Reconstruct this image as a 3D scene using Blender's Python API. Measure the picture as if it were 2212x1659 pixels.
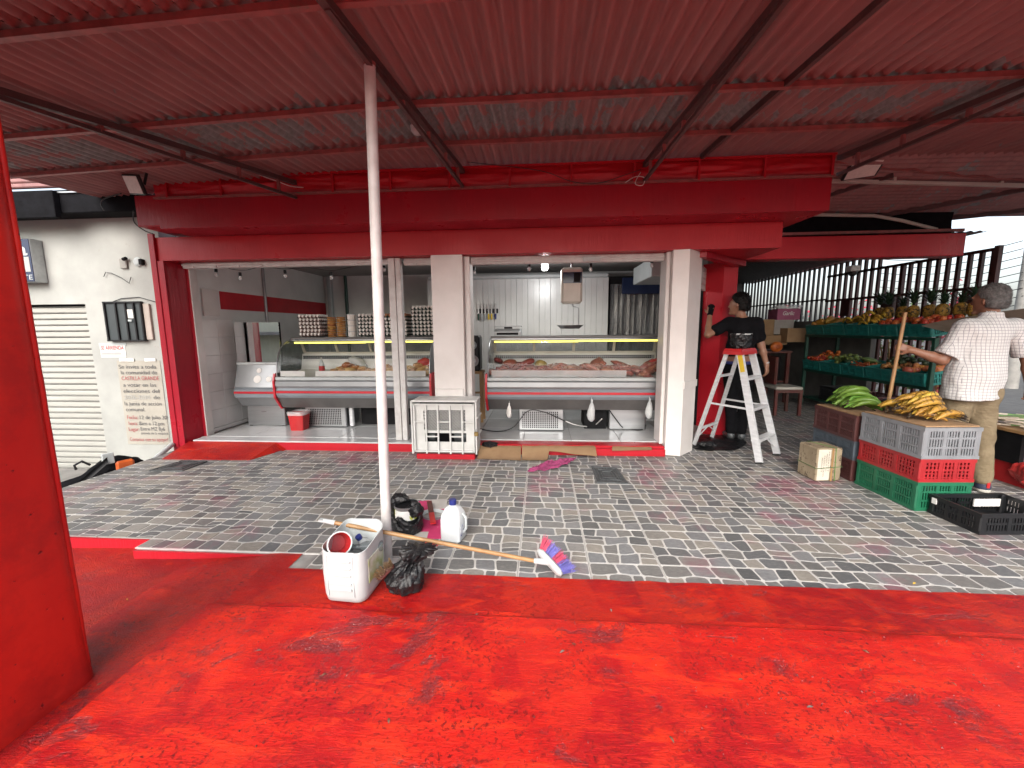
import bpy, bmesh, math, random
import numpy as np
from mathutils import Vector, Matrix, noise
random.seed(7)
for o in list(bpy.data.objects): bpy.data.objects.remove(o)
scene = bpy.context.scene
COL = scene.collection
R_ = math.radians
# ---------------------------------------------------------------- camera (solved from the floor tile grid, 0.45 m tiles)
CAM = Vector((0.14682, -4.26784, 1.50116))
YAW, PITCH, ROLL = -0.0736731, 0.1364589, 0.0079216
FPX = 1600.074 * 2212 / 4032          # focal length in pixels of a 2212 px wide view
_f = Vector((math.sin(YAW)*math.cos(PITCH), math.cos(YAW)*math.cos(PITCH), -math.sin(PITCH)))
_r = Vector((math.cos(YAW), -math.sin(YAW), 0))
_d = _f.cross(_r)
RT = math.cos(ROLL)*_r + math.sin(ROLL)*_d
DN = -math.sin(ROLL)*_r + math.cos(ROLL)*_d
cd = bpy.data.cameras.new('camera'); cam = bpy.data.objects.new('camera', cd); COL.objects.link(cam)
cd.sensor_fit = 'HORIZONTAL'; cd.sensor_width = 36; cd.lens = 1600.074/4032*36
cd.clip_start = 0.05; cd.clip_end = 2000
m = Matrix.Identity(4)
for i in range(3):
    m[i][0] = RT[i]; m[i][1] = -DN[i]; m[i][2] = -_f[i]; m[i][3] = CAM[i]
cam.matrix_world = m
scene.camera = cam
# ---------------------------------------------------------------- world, sun, exposure
world = bpy.data.worlds.new('World'); scene.world = world; world.use_nodes = True
wn = world.node_tree; bg = wn.nodes['Background']
sky = wn.nodes.new('ShaderNodeTexSky'); sky.sky_type = 'NISHITA'; sky.sun_disc = False
SUN_EL, SUN_AZ = R_(36), R_(192)      # azimuth clockwise from +Y: high, behind the camera
sky.sun_elevation = SUN_EL; sky.sun_rotation = SUN_AZ
sky.air_density = 1.0; sky.dust_density = 4.0; sky.ozone_density = 1.0
hs = wn.nodes.new('ShaderNodeHueSaturation'); hs.inputs['Saturation'].default_value = 0.5
wn.links.new(sky.outputs[0], hs.inputs['Color']); wn.links.new(hs.outputs[0], bg.inputs['Color'])
bg.inputs['Strength'].default_value = 0.15
sl = bpy.data.lights.new('sun', 'SUN'); sun = bpy.data.objects.new('sun', sl); COL.objects.link(sun)
sl.energy = 1.0; sl.angle = R_(60); sl.color = (1, .985, .96)
sd = Vector((math.sin(SUN_AZ)*math.cos(SUN_EL), math.cos(SUN_AZ)*math.cos(SUN_EL), math.sin(SUN_EL)))
sun.rotation_euler = sd.to_track_quat('Z', 'Y').to_euler()
scene.view_settings.view_transform = 'Standard'; scene.view_settings.look = 'None'
scene.view_settings.gamma = 1; scene.view_settings.use_curve_mapping = False
scene.view_settings.exposure = 1.38
# ---------------------------------------------------------------- pixel (2212 px view) -> world
def ray(x, y): return RT*((x-1106)/FPX) + DN*((y-829.5)/FPX) + _f
def G(x, y, z=0.0):
    v = ray(x, y); return CAM + v*((z-CAM.z)/v.z)
def AY(x, y, Y):
    v = ray(x, y); return CAM + v*((Y-CAM.y)/v.y)
def AX(x, y, X):
    v = ray(x, y); return CAM + v*((X-CAM.x)/v.x)
# ---------------------------------------------------------------- tags
def tag(o, label=None, cat=None, group=None, kind=None):
    if label: o['label'] = label
    if cat: o['category'] = cat
    if group: o['group'] = group
    if kind: o['kind'] = kind
    return o
def thing(name, loc=(0,0,0), label=None, cat=None, group=None, rz=0.0, rot=None):
    o = bpy.data.objects.new(name, None); COL.objects.link(o); o.empty_display_size = .05
    o.location = loc; o.rotation_euler = rot if rot else (0,0,rz)
    return tag(o, label, cat, group)
def put(name, mesh, parent=None, loc=(0,0,0), rot=(0,0,0), sc=None):
    o = bpy.data.objects.new(name, mesh); COL.objects.link(o)
    o.location = loc; o.rotation_euler = rot
    if sc is not None: o.scale = sc if hasattr(sc, '__len__') else (sc,)*3
    if parent: o.parent = parent
    return o
def copy_tree(o, parent=None):
    c = o.copy(); COL.objects.link(c); c.parent = parent
    for ch in list(o.children): copy_tree(ch, c)
    return c
# ---------------------------------------------------------------- mesh builder
def basis(d):
    d = Vector(d).normalized(); a = Vector((0,0,1)) if abs(d.z) < .9 else Vector((1,0,0))
    u = d.cross(a).normalized(); return u, d.cross(u).normalized()
class MB:
    def __init__(s): s.v = []; s.f = []; s.m = []; s.M = None; s.uv = None
    def at(s, M): s.M = M; return s
    def add(s, vs, fs, mi=0):
        b = len(s.v)
        s.v += [tuple(s.M @ Vector(p)) if s.M else tuple(p) for p in vs]
        s.f += [[b+i for i in f] for f in fs]; s.m += [mi]*len(fs); return s
    def box(s, a, b, mi=0, bev=0.0):
        (x0,y0,z0), (x1,y1,z1) = [tuple(min(p,q) for p,q in zip(a,b)), tuple(max(p,q) for p,q in zip(a,b))]
        if bev <= 0:
            return s.add([(x0,y0,z0),(x1,y0,z0),(x1,y1,z0),(x0,y1,z0),(x0,y0,z1),(x1,y0,z1),(x1,y1,z1),(x0,y1,z1)],
                         [(0,3,2,1),(4,5,6,7),(0,1,5,4),(1,2,6,5),(2,3,7,6),(3,0,4,7)], mi)
        e = min(bev, .49*min(x1-x0, y1-y0, z1-z0))
        vs = []; cx, cy, cz = (x0+x1)/2, (y0+y1)/2, (z0+z1)/2
        idx = {}
        for sx in (0,1):
            for sy in (0,1):
                for sz in (0,1):
                    X = x1 if sx else x0; Y = y1 if sy else y0; Z = z1 if sz else z0
                    ix = X-e if sx else X+e; iy = Y-e if sy else Y+e; iz = Z-e if sz else Z+e
                    for k, p in enumerate(((X,iy,iz),(ix,Y,iz),(ix,iy,Z))): idx[(sx,sy,sz,k)] = len(vs); vs.append(p)
        I = idx; fs = []
        for sx in (0,1):
            q = [I[(sx,0,0,0)], I[(sx,1,0,0)], I[(sx,1,1,0)], I[(sx,0,1,0)]]; fs.append(q if sx else q[::-1])
            q = [I[(0,sx,0,1)], I[(1,sx,0,1)], I[(1,sx,1,1)], I[(0,sx,1,1)]]; fs.append(q[::-1] if sx else q)
            q = [I[(0,0,sx,2)], I[(1,0,sx,2)], I[(1,1,sx,2)], I[(0,1,sx,2)]]; fs.append(q if sx else q[::-1])
        for a_ in (0,1):
            for b_ in (0,1):
                fs.append([I[(a_,b_,0,0)], I[(a_,b_,0,1)], I[(a_,b_,1,1)], I[(a_,b_,1,0)]])
                fs.append([I[(a_,0,b_,0)], I[(a_,0,b_,2)], I[(a_,1,b_,2)], I[(a_,1,b_,0)]])
                fs.append([I[(0,a_,b_,1)], I[(0,a_,b_,2)], I[(1,a_,b_,2)], I[(1,a_,b_,1)]])
                for c_ in (0,1): fs.append([I[(a_,b_,c_,0)], I[(a_,b_,c_,1)], I[(a_,b_,c_,2)]])
        c = Vector((cx,cy,cz)); out = []
        for f in fs:
            p = [Vector(vs[i]) for i in f]; n = (p[1]-p[0]).cross(p[2]-p[0]); mid = sum(p, Vector())/len(p)
            out.append(f if n.dot(mid-c) >= 0 else f[::-1])
        return s.add(vs, out, mi)
    def bar(s, p, q, w, h=None, mi=0, up=(0,0,1)):      # rectangular bar from p to q
        p = Vector(p); q = Vector(q); d = (q-p).normalized(); h = h or w; up = Vector(up)
        if abs(d.dot(up)) > .97: up = Vector((0,1,0))
        u = d.cross(up).normalized(); v = u.cross(d).normalized()
        vs = [e + u*(a*w/2) + v*(b*h/2) for e in (p,q) for a,b in ((-1,-1),(1,-1),(1,1),(-1,1))]
        return s.add(vs, [(3,2,1,0),(4,5,6,7),(0,1,5,4),(1,2,6,5),(2,3,7,6),(3,0,4,7)], mi)
    def tube(s, pts, r, n=8, mi=0, cap=True):
        pts = [Vector(p) for p in pts]; rr = list(r) if hasattr(r, '__len__') else [r]*len(pts)
        vs = []; fs = []; u = None
        for i, p in enumerate(pts):
            d = (pts[min(i+1,len(pts)-1)]-pts[max(i-1,0)]).normalized()
            if u is None: u, _ = basis(d)
            u = (u - d*u.dot(d)).normalized(); w = d.cross(u)
            vs += [p + (u*math.cos(2*math.pi*k/n) + w*math.sin(2*math.pi*k/n))*rr[i] for k in range(n)]
        for i in range(len(pts)-1):
            for k in range(n): fs.append((i*n+k, i*n+(k+1)%n, (i+1)*n+(k+1)%n, (i+1)*n+k))
        if cap: fs += [tuple(range(n))[::-1], tuple(range((len(pts)-1)*n, len(pts)*n))]
        return s.add(vs, fs, mi)
    def lathe(s, prof, n=20, mi=0, c=(0,0,0), cap=True):
        vs = []; fs = []; N = len(prof)
        for r, z in prof: vs += [(c[0]+r*math.cos(2*math.pi*k/n), c[1]+r*math.sin(2*math.pi*k/n), c[2]+z) for k in range(n)]
        for i in range(N-1):
            for k in range(n): fs.append((i*n+k, i*n+(k+1)%n, (i+1)*n+(k+1)%n, (i+1)*n+k))
        if cap and prof[0][0] > 1e-5: fs.append(tuple(range(n))[::-1])
        if cap and prof[-1][0] > 1e-5: fs.append(tuple(range((N-1)*n, N*n)))
        return s.add(vs, fs, mi)
    def loft(s, rings, mi=0, caps=True):                 # closed rings with equal counts
        n = len(rings[0]); vs = [p for r in rings for p in r]; fs = []
        for i in range(len(rings)-1):
            for k in range(n): fs.append((i*n+k, i*n+(k+1)%n, (i+1)*n+(k+1)%n, (i+1)*n+k))
        if caps: fs += [tuple(range(n))[::-1], tuple(range((len(rings)-1)*n, len(rings)*n))]
        return s.add(vs, fs, mi)
    def prism(s, poly, a, b, mi=0, axis='x'):            # polygon extruded along an axis (poly in the other two)
        def P(u, v, t): return {'x': (t,u,v), 'y': (u,t,v), 'z': (u,v,t)}[axis]
        n = len(poly); vs = [P(u,v,a) for u,v in poly] + [P(u,v,b) for u,v in poly]
        fs = [tuple(range(n))[::-1], tuple(range(n,2*n))] + [(k,(k+1)%n,n+(k+1)%n,n+k) for k in range(n)]
        return s.add(vs, fs, mi)
    def grid(s, fn, nu, nv, mi=0):                       # open sheet fn(u,v)
        vs = [fn(i/nu, j/nv) for j in range(nv+1) for i in range(nu+1)]; w = nu+1
        return s.add(vs, [(j*w+i, j*w+i+1, (j+1)*w+i+1, (j+1)*w+i) for j in range(nv) for i in range(nu)], mi)
    def ball(s, c, r, n=10, k=6, mi=0):
        r = r if hasattr(r, '__len__') else (r,r,r); vs = [(c[0],c[1],c[2]-r[2])]
        for j in range(1,k):
            t = math.pi*j/k
            vs += [(c[0]+r[0]*math.sin(t)*math.cos(2*math.pi*i/n), c[1]+r[1]*math.sin(t)*math.sin(2*math.pi*i/n), c[2]-r[2]*math.cos(t)) for i in range(n)]
        vs.append((c[0],c[1],c[2]+r[2])); L = len(vs)-1; fs = []
        for i in range(n):
            fs.append((0,1+(i+1)%n,1+i)); fs.append((L,L-n+i,L-n+(i+1)%n))
            for j in range(k-2): fs.append((1+j*n+i,1+j*n+(i+1)%n,1+(j+1)*n+(i+1)%n,1+(j+1)*n+i))
        return s.add(vs, fs, mi)
    def mesh(s, name, mats, smooth=0.0, fix=False):
        me = bpy.data.meshes.new(name); me.from_pydata(s.v, [], s.f)
        mats = mats if isinstance(mats, (list,tuple)) else [mats]
        for x in mats: me.materials.append(x)
        me.polygons.foreach_set('material_index', [min(i, len(mats)-1) for i in s.m])
        if fix:
            bm = bmesh.new(); bm.from_mesh(me); bmesh.ops.recalc_face_normals(bm, faces=bm.faces); bm.to_mesh(me); bm.free()
        if smooth: shade(me, smooth)
        me.update(); return me
    def build(s, name, mats, parent=None, loc=(0,0,0), rot=(0,0,0), smooth=0.0, fix=False):
        return put(name, s.mesh(name, mats, smooth, fix), parent, loc, rot)
def shade(me, ang=40):
    me.polygons.foreach_set('use_smooth', [True]*len(me.polygons))
    if ang < 180:
        try: me.set_sharp_from_angle(angle=R_(ang))
        except Exception: pass
def np_mesh(name, V, F, mats, ang=180, mi=None):
    me = bpy.data.meshes.new(name); me.from_pydata([tuple(p) for p in V.tolist()], [], F.tolist() if hasattr(F,'tolist') else F)
    for x in (mats if isinstance(mats,(list,tuple)) else [mats]): me.materials.append(x)
    if mi is not None: me.polygons.foreach_set('material_index', [int(i) for i in mi])
    shade(me, ang); me.update(); return me
# ---------------------------------------------------------------- implicit surfaces (smooth unions meshed by surface nets)
def cap(P, a, b, ra, rb=None, sq=(1,1,1)):
    rb = ra if rb is None else rb; a = np.array(a, float); b = np.array(b, float); d = b-a; q = P-a
    t = np.clip((q@d)/max(d@d,1e-9), 0, 1); w = (q - t[...,None]*d)/np.array(sq)
    return np.sqrt((w*w).sum(-1)) - (ra+(rb-ra)*t)
def ell(P, c, r):
    r = np.array(r, float); q = (P-np.array(c, float))/r; k = np.sqrt((q*q).sum(-1))
    return (k-1)*r.min()
def smin(a, b, k):
    h = np.clip(.5+.5*(b-a)/k, 0, 1); return b+(a-b)*h-k*h*(1-h)
def surf(fn, lo, hi, h):
    lo = np.array(lo, float); hi = np.array(hi, float); n = np.ceil((hi-lo)/h).astype(int)+1
    ax = [lo[i]+h*np.arange(n[i]) for i in range(3)]
    P = np.stack(np.meshgrid(*ax, indexing='ij'), -1); v = fn(P)
    c = [v[i:n[0]-1+i, j:n[1]-1+j, k:n[2]-1+k] for i in (0,1) for j in (0,1) for k in (0,1)]
    C8 = np.stack(c, -1); ins = C8 < 0; act = ins.any(-1) & ~ins.all(-1)
    idx = -np.ones(act.shape, int); cells = np.argwhere(act); idx[act] = np.arange(len(cells)); A = C8[act]
    off = np.array([(i,j,k) for i in (0,1) for j in (0,1) for k in (0,1)], float)
    acc = np.zeros((len(cells),3)); cnt = np.zeros(len(cells))
    for a in range(8):
        for b in range(a+1, 8):
            if abs(off[a]-off[b]).sum() != 1: continue
            x = (A[:,a] < 0) != (A[:,b] < 0); t = np.where(x, A[:,a]/np.where(x, A[:,a]-A[:,b], 1), 0)
            acc += np.where(x[:,None], off[a]+(off[b]-off[a])*t[:,None], 0); cnt += x
    V = lo + h*(cells + acc/np.maximum(cnt,1)[:,None]); F = []
    s = v < 0
    for d in range(3):
        e1, e2 = [(1,2),(2,0),(0,1)][d]
        sl0 = [slice(None)]*3; sl1 = [slice(None)]*3; sl0[d] = slice(0,-1); sl1[d] = slice(1,None)
        cr = s[tuple(sl0)] != s[tuple(sl1)]; g = np.argwhere(cr)
        g = g[(g[:,e1] > 0) & (g[:,e2] > 0) & (g[:,e1] < n[e1]-1) & (g[:,e2] < n[e2]-1)]
        u = np.zeros(3,int); w = np.zeros(3,int); u[e1] = 1; w[e2] = 1
        q = np.stack([idx[tuple((g-u-w).T)], idx[tuple((g-w).T)], idx[tuple(g.T)], idx[tuple((g-u).T)]], 1)
        pos = s[tuple(g.T)]; q = np.where(pos[:,None], q, q[:,::-1]); F.append(q)
    F = np.concatenate(F); F = F[(F >= 0).all(1)]
    return V, F
def wob(P, f, ph=0.0):        # cheap smooth pseudo-noise
    x, y, z = P[...,0]*f, P[...,1]*f, P[...,2]*f
    return (np.sin(x+1.7*np.sin(y*.9+ph)+ph) * np.sin(y*1.1+1.3*np.sin(z*.8+2*ph)) + np.sin(z*1.2+1.5*np.sin(x*.7+ph*3)))*.5
class Vox:                     # voxel field of smooth-unioned primitives, each evaluated only near itself
    def __init__(s, lo, hi, h):
        s.lo = np.array(lo, float); s.h = h; s.n = np.ceil((np.array(hi)-s.lo)/h).astype(int)+1; s.v = np.full(s.n, .5)
    def box(s, lo, hi):
        a = np.clip(np.floor((np.array(lo)-s.lo)/s.h).astype(int), 0, s.n-1); b = np.clip(np.ceil((np.array(hi)-s.lo)/s.h).astype(int)+1, 1, s.n)
        ax = [s.lo[i]+s.h*np.arange(a[i],b[i]) for i in range(3)]
        return tuple(slice(a[i],b[i]) for i in range(3)), np.stack(np.meshgrid(*ax, indexing='ij'), -1)
    def cap(s, a, b, ra, rb=None, k=.02, sq=(1,1,1)):
        rb = ra if rb is None else rb; m = max(ra,rb)*max(sq)+k+3*s.h; lo = np.minimum(a,b)-m; hi = np.maximum(a,b)+m
        sl, P = s.box(lo,hi); s.v[sl] = smin(s.v[sl], cap(P,a,b,ra,rb,sq), k); return s
    def ell(s, c, r, k=.02):
        m = np.array(r)+k+3*s.h; sl, P = s.box(np.array(c)-m, np.array(c)+m); s.v[sl] = smin(s.v[sl], ell(P,c,r), k); return s
    def carve(s, c, r):
        m = np.array(r)+3*s.h; sl, P = s.box(np.array(c)-m, np.array(c)+m); s.v[sl] = np.maximum(s.v[sl], -ell(P,c,r)); return s
    def cutz(s, z0=None, z1=None):
        Z = s.lo[2]+s.h*np.arange(s.n[2])
        if z0 is not None: s.v = np.maximum(s.v, (z0-Z)[None,None,:])
        if z1 is not None: s.v = np.maximum(s.v, (Z-z1)[None,None,:])
        return s
    def grid(s): return np.stack(np.meshgrid(*[s.lo[i]+s.h*np.arange(s.n[i]) for i in range(3)], indexing='ij'), -1)
    def mesh(s): hi = s.lo+s.h*(s.n-1); return surf(lambda P: s.v[:P.shape[0],:P.shape[1],:P.shape[2]], s.lo, hi-1e-9, s.h)
# ---------------------------------------------------------------- procedural materials
class NT:
    def __init__(s, name):
        s.m = bpy.data.materials.new(name); s.m.use_nodes = True; s.t = s.m.node_tree; s.n = s.t.nodes; s.b = s.n['Principled BSDF']
    def node(s, typ, **kw):
        x = s.n.new(typ)
        for k, v in kw.items(): setattr(x, k, v)
        return x
    def link(s, a, b): s.t.links.new(a, b)
    def pos(s, space='OBJ', scale=(1,1,1), rot=(0,0,0), loc=(0,0,0)):
        if space == 'POS': o = s.node('ShaderNodeNewGeometry').outputs['Position']
        else: o = s.node('ShaderNodeTexCoord').outputs['Object']
        mp = s.node('ShaderNodeMapping'); mp.inputs['Scale'].default_value = scale; mp.inputs['Rotation'].default_value = rot; mp.inputs['Location'].default_value = loc
        s.link(o, mp.inputs['Vector']); return mp.outputs[0]
    def noise(s, vec, sc, det=4, ro=.55, dist=0.0, out=0):
        x = s.node('ShaderNodeTexNoise'); x.inputs['Scale'].default_value = sc; x.inputs['Detail'].default_value = det
        x.inputs['Roughness'].default_value = ro; x.inputs['Distortion'].default_value = dist; s.link(vec, x.inputs['Vector']); return x.outputs[out]
    def ramp(s, val, stops):
        r = s.node('ShaderNodeValToRGB'); e = r.color_ramp.elements
        while len(e) < len(stops): e.new(.5)
        for i, (p, c) in enumerate(stops):
            e[i].position = p; c = c if hasattr(c, '__len__') else (c,c,c); e[i].color = (*c[:3], 1)
        s.link(val, r.inputs[0]); return r.outputs[0]
    def mix(s, fac, a, b, typ='MIX'):
        x = s.node('ShaderNodeMix', data_type='RGBA', blend_type=typ)
        for sock, v in ((x.inputs[0],fac), (x.inputs[6],a), (x.inputs[7],b)):
            if isinstance(v, (int,float)): sock.default_value = v
            elif isinstance(v, tuple): sock.default_value = (*v[:3], 1)
            else: s.link(v, sock)
        return x.outputs[2]
    def math(s, op, a, b=0.0, clamp=False):
        x = s.node('ShaderNodeMath', operation=op, use_clamp=clamp)
        for sock, v in ((x.inputs[0],a), (x.inputs[1],b)):
            if isinstance(v, (int,float)): sock.default_value = v
            else: s.link(v, sock)
        return x.outputs[0]
    def bump(s, h, st=.3, dist=.01):
        b = s.node('ShaderNodeBump'); b.inputs['Strength'].default_value = st; b.inputs['Distance'].default_value = dist
        s.link(h, b.inputs['Height']); s.link(b.outputs[0], s.b.inputs['Normal']); return b
    def set(s, **kw):
        for k, v in kw.items():
            i = s.b.inputs[k]
            if isinstance(v, (int,float)): i.default_value = v
            elif isinstance(v, tuple): i.default_value = (*v, 1) if len(v) == 3 else v
            else: s.link(v, i)
        return s
def mat(name, c, c2=None, sc=6, rough=.5, rv=.1, bump=.0, bsc=60, metal=0, spec=.5, coat=0, space='OBJ', st=(1,1,1), con=(.35,.68), vary=0, dist=.004, dirt=None, det=4):
    t = NT(name); v = t.pos(space, st)
    c2 = c2 or tuple(x*.72 for x in c)
    n = t.noise(v, sc, det); col = t.ramp(n, [(con[0],c),(con[1],c2)])
    if dirt:                                                # worn / grimy patches: (colour, scale, threshold)
        dn = t.noise(v, dirt[1], 6, .7); col = t.mix(t.ramp(dn, [(dirt[2],0),(min(1,dirt[2]+.09),1)]), col, dirt[0])
    if vary:
        oi = t.node('ShaderNodeObjectInfo'); h = t.node('ShaderNodeHueSaturation')
        t.link(t.math('ADD', t.math('MULTIPLY', oi.outputs['Random'], vary*2), 1-vary), h.inputs['Value'])
        t.link(t.math('ADD', t.math('MULTIPLY', oi.outputs['Random'], .03), .485), h.inputs['Hue']); t.link(col, h.inputs['Color']); col = h.outputs[0]
    rn = t.noise(v, sc*2.3, 3)
    t.set(**{'Base Color': col, 'Roughness': t.math('ADD', t.math('MULTIPLY', rn, 2*rv), rough-rv), 'Metallic': metal, 'Specular IOR Level': spec, 'Coat Weight': coat})
    if bump: t.bump(t.noise(v, bsc, 5), bump, dist)
    return t.m
def emat(name, c, s):
    t = NT(name); t.set(**{'Base Color': (.02,.02,.02), 'Emission Color': c, 'Emission Strength': s}); return t.m
def glass(name, tint=(.9,.95,.93), rough=.03, alpha=.14, spec=.6):
    t = NT(name); t.set(**{'Base Color': tint, 'Roughness': rough, 'Alpha': alpha, 'Specular IOR Level': spec})
    v = t.pos('OBJ'); t.set(Alpha=t.math('ADD', t.math('MULTIPLY', t.noise(v, 5, 4), alpha*.9), alpha*.55)); return t.m
M = {}
def red_paint(name, c=(.33,.011,.023), c2=(.26,.009,.020), rough=.34, bump=.25, sc=2.2):
    t = NT(name); v = t.pos('POS'); n = t.noise(v, sc, 5, .6); col = t.ramp(n, [(.3,c),(.7,c2)])
    sp = t.noise(v, 34, 5, .8); col = t.mix(t.ramp(sp, [(.70,0),(.78,1)]), col, (c[0]*1.15, c[1]+.05, c[2]+.05))
    ch = t.noise(v, 7.5, 6, .75); col = t.mix(t.math('MULTIPLY', t.ramp(ch, [(.68,0),(.75,1)]), .45), col, (c[0]*.45, c[1]*.6, c[2]*.6))
    br = t.noise(t.pos('POS', (1,1,.15)), 60, 3)
    t.set(**{'Base Color': col, 'Roughness': t.math('ADD', t.math('MULTIPLY', n, .5), rough-.25), 'Specular IOR Level': .30})
    dr = t.noise(t.pos('POS', (5,5,.25)), 7, 4, .6); t.bump(t.math('ADD', t.math('MULTIPLY', dr, 1.2), t.math('ADD', br, t.math('MULTIPLY', n, 1.6))), bump*1.5, .006); return t.m
M['red'] = red_paint('red_wall_paint')
M['redbright'] = red_paint('red_wet_paint', (.43,.013,.022), (.35,.010,.019), .36)
def red_pillar():
    t = NT('red_column_paint'); v = t.pos('POS'); n = t.noise(t.pos('POS', (1,1,.35)), 4, 5, .6)
    col = t.ramp(n, [(.3,(.60,.024,.015)),(.7,(.48,.013,.012))])
    pit = t.noise(v, 26, 4, .6); col = t.mix(t.math('MULTIPLY', t.ramp(t.noise(v, 2.2, 6, .7), [(.48,0),(.62,1)]), .5), col, (.26,.010,.012)); col = t.mix(t.ramp(pit, [(.68,0),(.72,1)]), col, (.16,.008,.01))
    lines = t.noise(t.pos('POS', (1,1,6)), 9, 3); t.set(**{'Base Color': col, 'Roughness': t.ramp(n, [(.3,.38),(.7,.55)]), 'Specular IOR Level': .22})
    t.bump(t.math('ADD', t.math('MULTIPLY', t.ramp(pit, [(.66,1),(.74,0)]), .8), t.math('ADD', t.math('MULTIPLY', n, 1.2), t.math('MULTIPLY', lines, .25))), .45, .008); return t.m
M['column'] = red_pillar()
def red_ground(name, bright=1.0, rough_amt=1.0, pebbly=0.0, shift=0.0):
    t = NT(name); v = t.pos('POS', loc=(shift,shift*1.7,0)); vs = t.pos('POS', (1,2.6,1), (0,0,.35), (shift,0,0))
    big = t.noise(v, 1.1, 5, .6); mid = t.noise(vs, 4.5, 6, .66, .5); fine = t.noise(v, 62, 6, .8); vf = t.noise(v, 170, 4, .7); br_ = t.noise(t.pos('POS', (1,9,1), (0,0,.12)), 22, 4, .6)
    A = (.54*bright, .012*bright, .007*bright); B = (.38*bright, .007*bright, .009*bright); C = (.68*bright, .030*bright, .009*bright)
    col = t.mix(t.ramp(big, [(.44,0),(.56,1)]), B, A); col = t.mix(t.ramp(mid, [(.50,0),(.62,1)]), col, C)
    lap = t.noise(t.pos('POS', (.5,2.2,1), (0,0,.15), (shift,0,0)), 2.7, 2, .4); col = t.mix(t.math('MULTIPLY', t.ramp(lap, [(.47,0),(.50,1)]), .42), col, (.34*bright,.005,.009))
    lap2 = t.noise(t.pos('POS', (1.8,.6,1), (0,0,.5), (0,shift,0)), 2.1, 2, .4); col = t.mix(t.math('MULTIPLY', t.ramp(lap2, [(.52,0),(.55,1)]), .35), col, (.66*bright,.028,.010))
    # peeled, scuffed patches
    w = t.noise(t.pos('POS', (1,1.5,1), (0,0,-.3), (shift,2,0)), 1.7, 9, .74, .7); wm = t.ramp(w, [(.575,0),(.625,1)])
    peel = t.mix(t.ramp(fine, [(.45,0),(.62,1)]), (.085,.008,.012), (.28,.065,.075)); col = t.mix(t.math('MULTIPLY', wm, .75*rough_amt), col, peel)
    # dark pits in clusters and thin brush marks
    cl = t.noise(v, 2.3, 6, .72); pm = t.math('MULTIPLY', t.ramp(cl, [(.40,0),(.58,1)]), t.ramp(fine, [(.555,0),(.59,1)]))
    col = t.mix(t.math('MULTIPLY', pm, .85*rough_amt), col, (.085,.006,.009))
    chips = t.noise(v, 15, 6, .75); cm = t.ramp(chips, [(.70,0),(.715,1)]); col = t.mix(t.math('MULTIPLY', cm, .85), col, (.050,.018,.018))
    col = t.mix(t.math('MULTIPLY', t.ramp(vf, [(.58,0),(.68,1)]), .35), col, (.18*bright,.004,.006)); col = t.mix(t.math('MULTIPLY', t.ramp(br_, [(.52,0),(.66,1)]), .35), col, (.72*bright,.035*bright,.012*bright)); col = t.mix(t.math('MULTIPLY', t.ramp(br_, [(.30,1),(.42,0)]), .2), col, (.30*bright,.004,.008))
    sc_ = t.noise(v, 90, 3, .6); col = t.mix(t.math('MULTIPLY', t.math('MULTIPLY', t.ramp(sc_, [(.64,0),(.67,1)]), wm), .8), col, (.50,.30,.28))  # pale specks: small glints painted into the colour of the peeled patches
    if pebbly:
        pb = t.noise(v, 150, 3, .6); col = t.mix(t.math('MULTIPLY', t.ramp(pb, [(.45,0),(.66,1)]), .5), col, (.16,.012,.018))
    t.set(**{'Base Color': col, 'Roughness': t.ramp(mid, [(.3,.30),(.7,.50)]), 'Specular IOR Level': .22})
    h = t.math('ADD', t.math('MULTIPLY', pm, -1.2), t.math('ADD', t.math('MULTIPLY', fine, .8), t.math('ADD', t.math('MULTIPLY', br_, .5), t.math('MULTIPLY', mid, .9))))
    h = t.math('ADD', h, t.math('ADD', t.math('MULTIPLY', cm, -1.0), t.math('MULTIPLY', wm, -.6)))
    if pebbly: h = t.math('ADD', h, t.math('MULTIPLY', pb, 2.2*pebbly))
    t.bump(h, .7, .010); return t.m
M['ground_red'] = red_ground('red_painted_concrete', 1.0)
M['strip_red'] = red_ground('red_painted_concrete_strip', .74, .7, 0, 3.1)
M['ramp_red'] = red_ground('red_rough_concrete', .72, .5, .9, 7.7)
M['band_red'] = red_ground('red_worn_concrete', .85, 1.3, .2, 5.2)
def stone():
    t = NT('printed_stone'); v = t.pos('POS'); isl = t.node('ShaderNodeNewGeometry').outputs['Random Per Island']
    oi = t.node('ShaderNodeObjectInfo').outputs['Random']
    r = t.math('FRACT', t.math('ADD', t.math('MULTIPLY', isl, 7.31), t.math('MULTIPLY', oi, .18)))
    col = t.ramp(r, [(0,(.075,.080,.084)),(.25,(.175,.172,.162)),(.45,(.100,.106,.110)),(.62,(.215,.22,.225)),(.8,(.29,.265,.225)),(1,(.135,.142,.148))])
    g = t.noise(t.pos('POS', (1,3,1)), 26, 7, .72); col = t.mix(t.ramp(g, [(.36,.42),(.60,0)]), col, (.045,.043,.042)); col = t.mix(t.ramp(g, [(.52,0),(.74,.65)]), col, (.27,.255,.235))
    # washed-out pink paint spills
    s1 = t.noise(v, 1.15, 6, .62, .3); s2 = t.noise(v, 7, 4, .6); ms = t.math('MULTIPLY', t.ramp(s1, [(.54,0),(.64,1)]), t.ramp(s2, [(.36,0),(.58,1)]))
    col = t.mix(t.math('MULTIPLY', ms, .75), col, (.24,.065,.10))
    d = t.noise(v, 2.1, 5, .6); col = t.mix(t.math('MULTIPLY', t.ramp(d, [(.4,0),(.7,1)]), .25), col, (.10,.095,.09))
    t.set(**{'Base Color': col, 'Roughness': t.ramp(g, [(.3,.34),(.7,.52)]), 'Specular IOR Level': .42})
    t.bump(g, .12, .003); return t.m
M['stone'] = stone()
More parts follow.
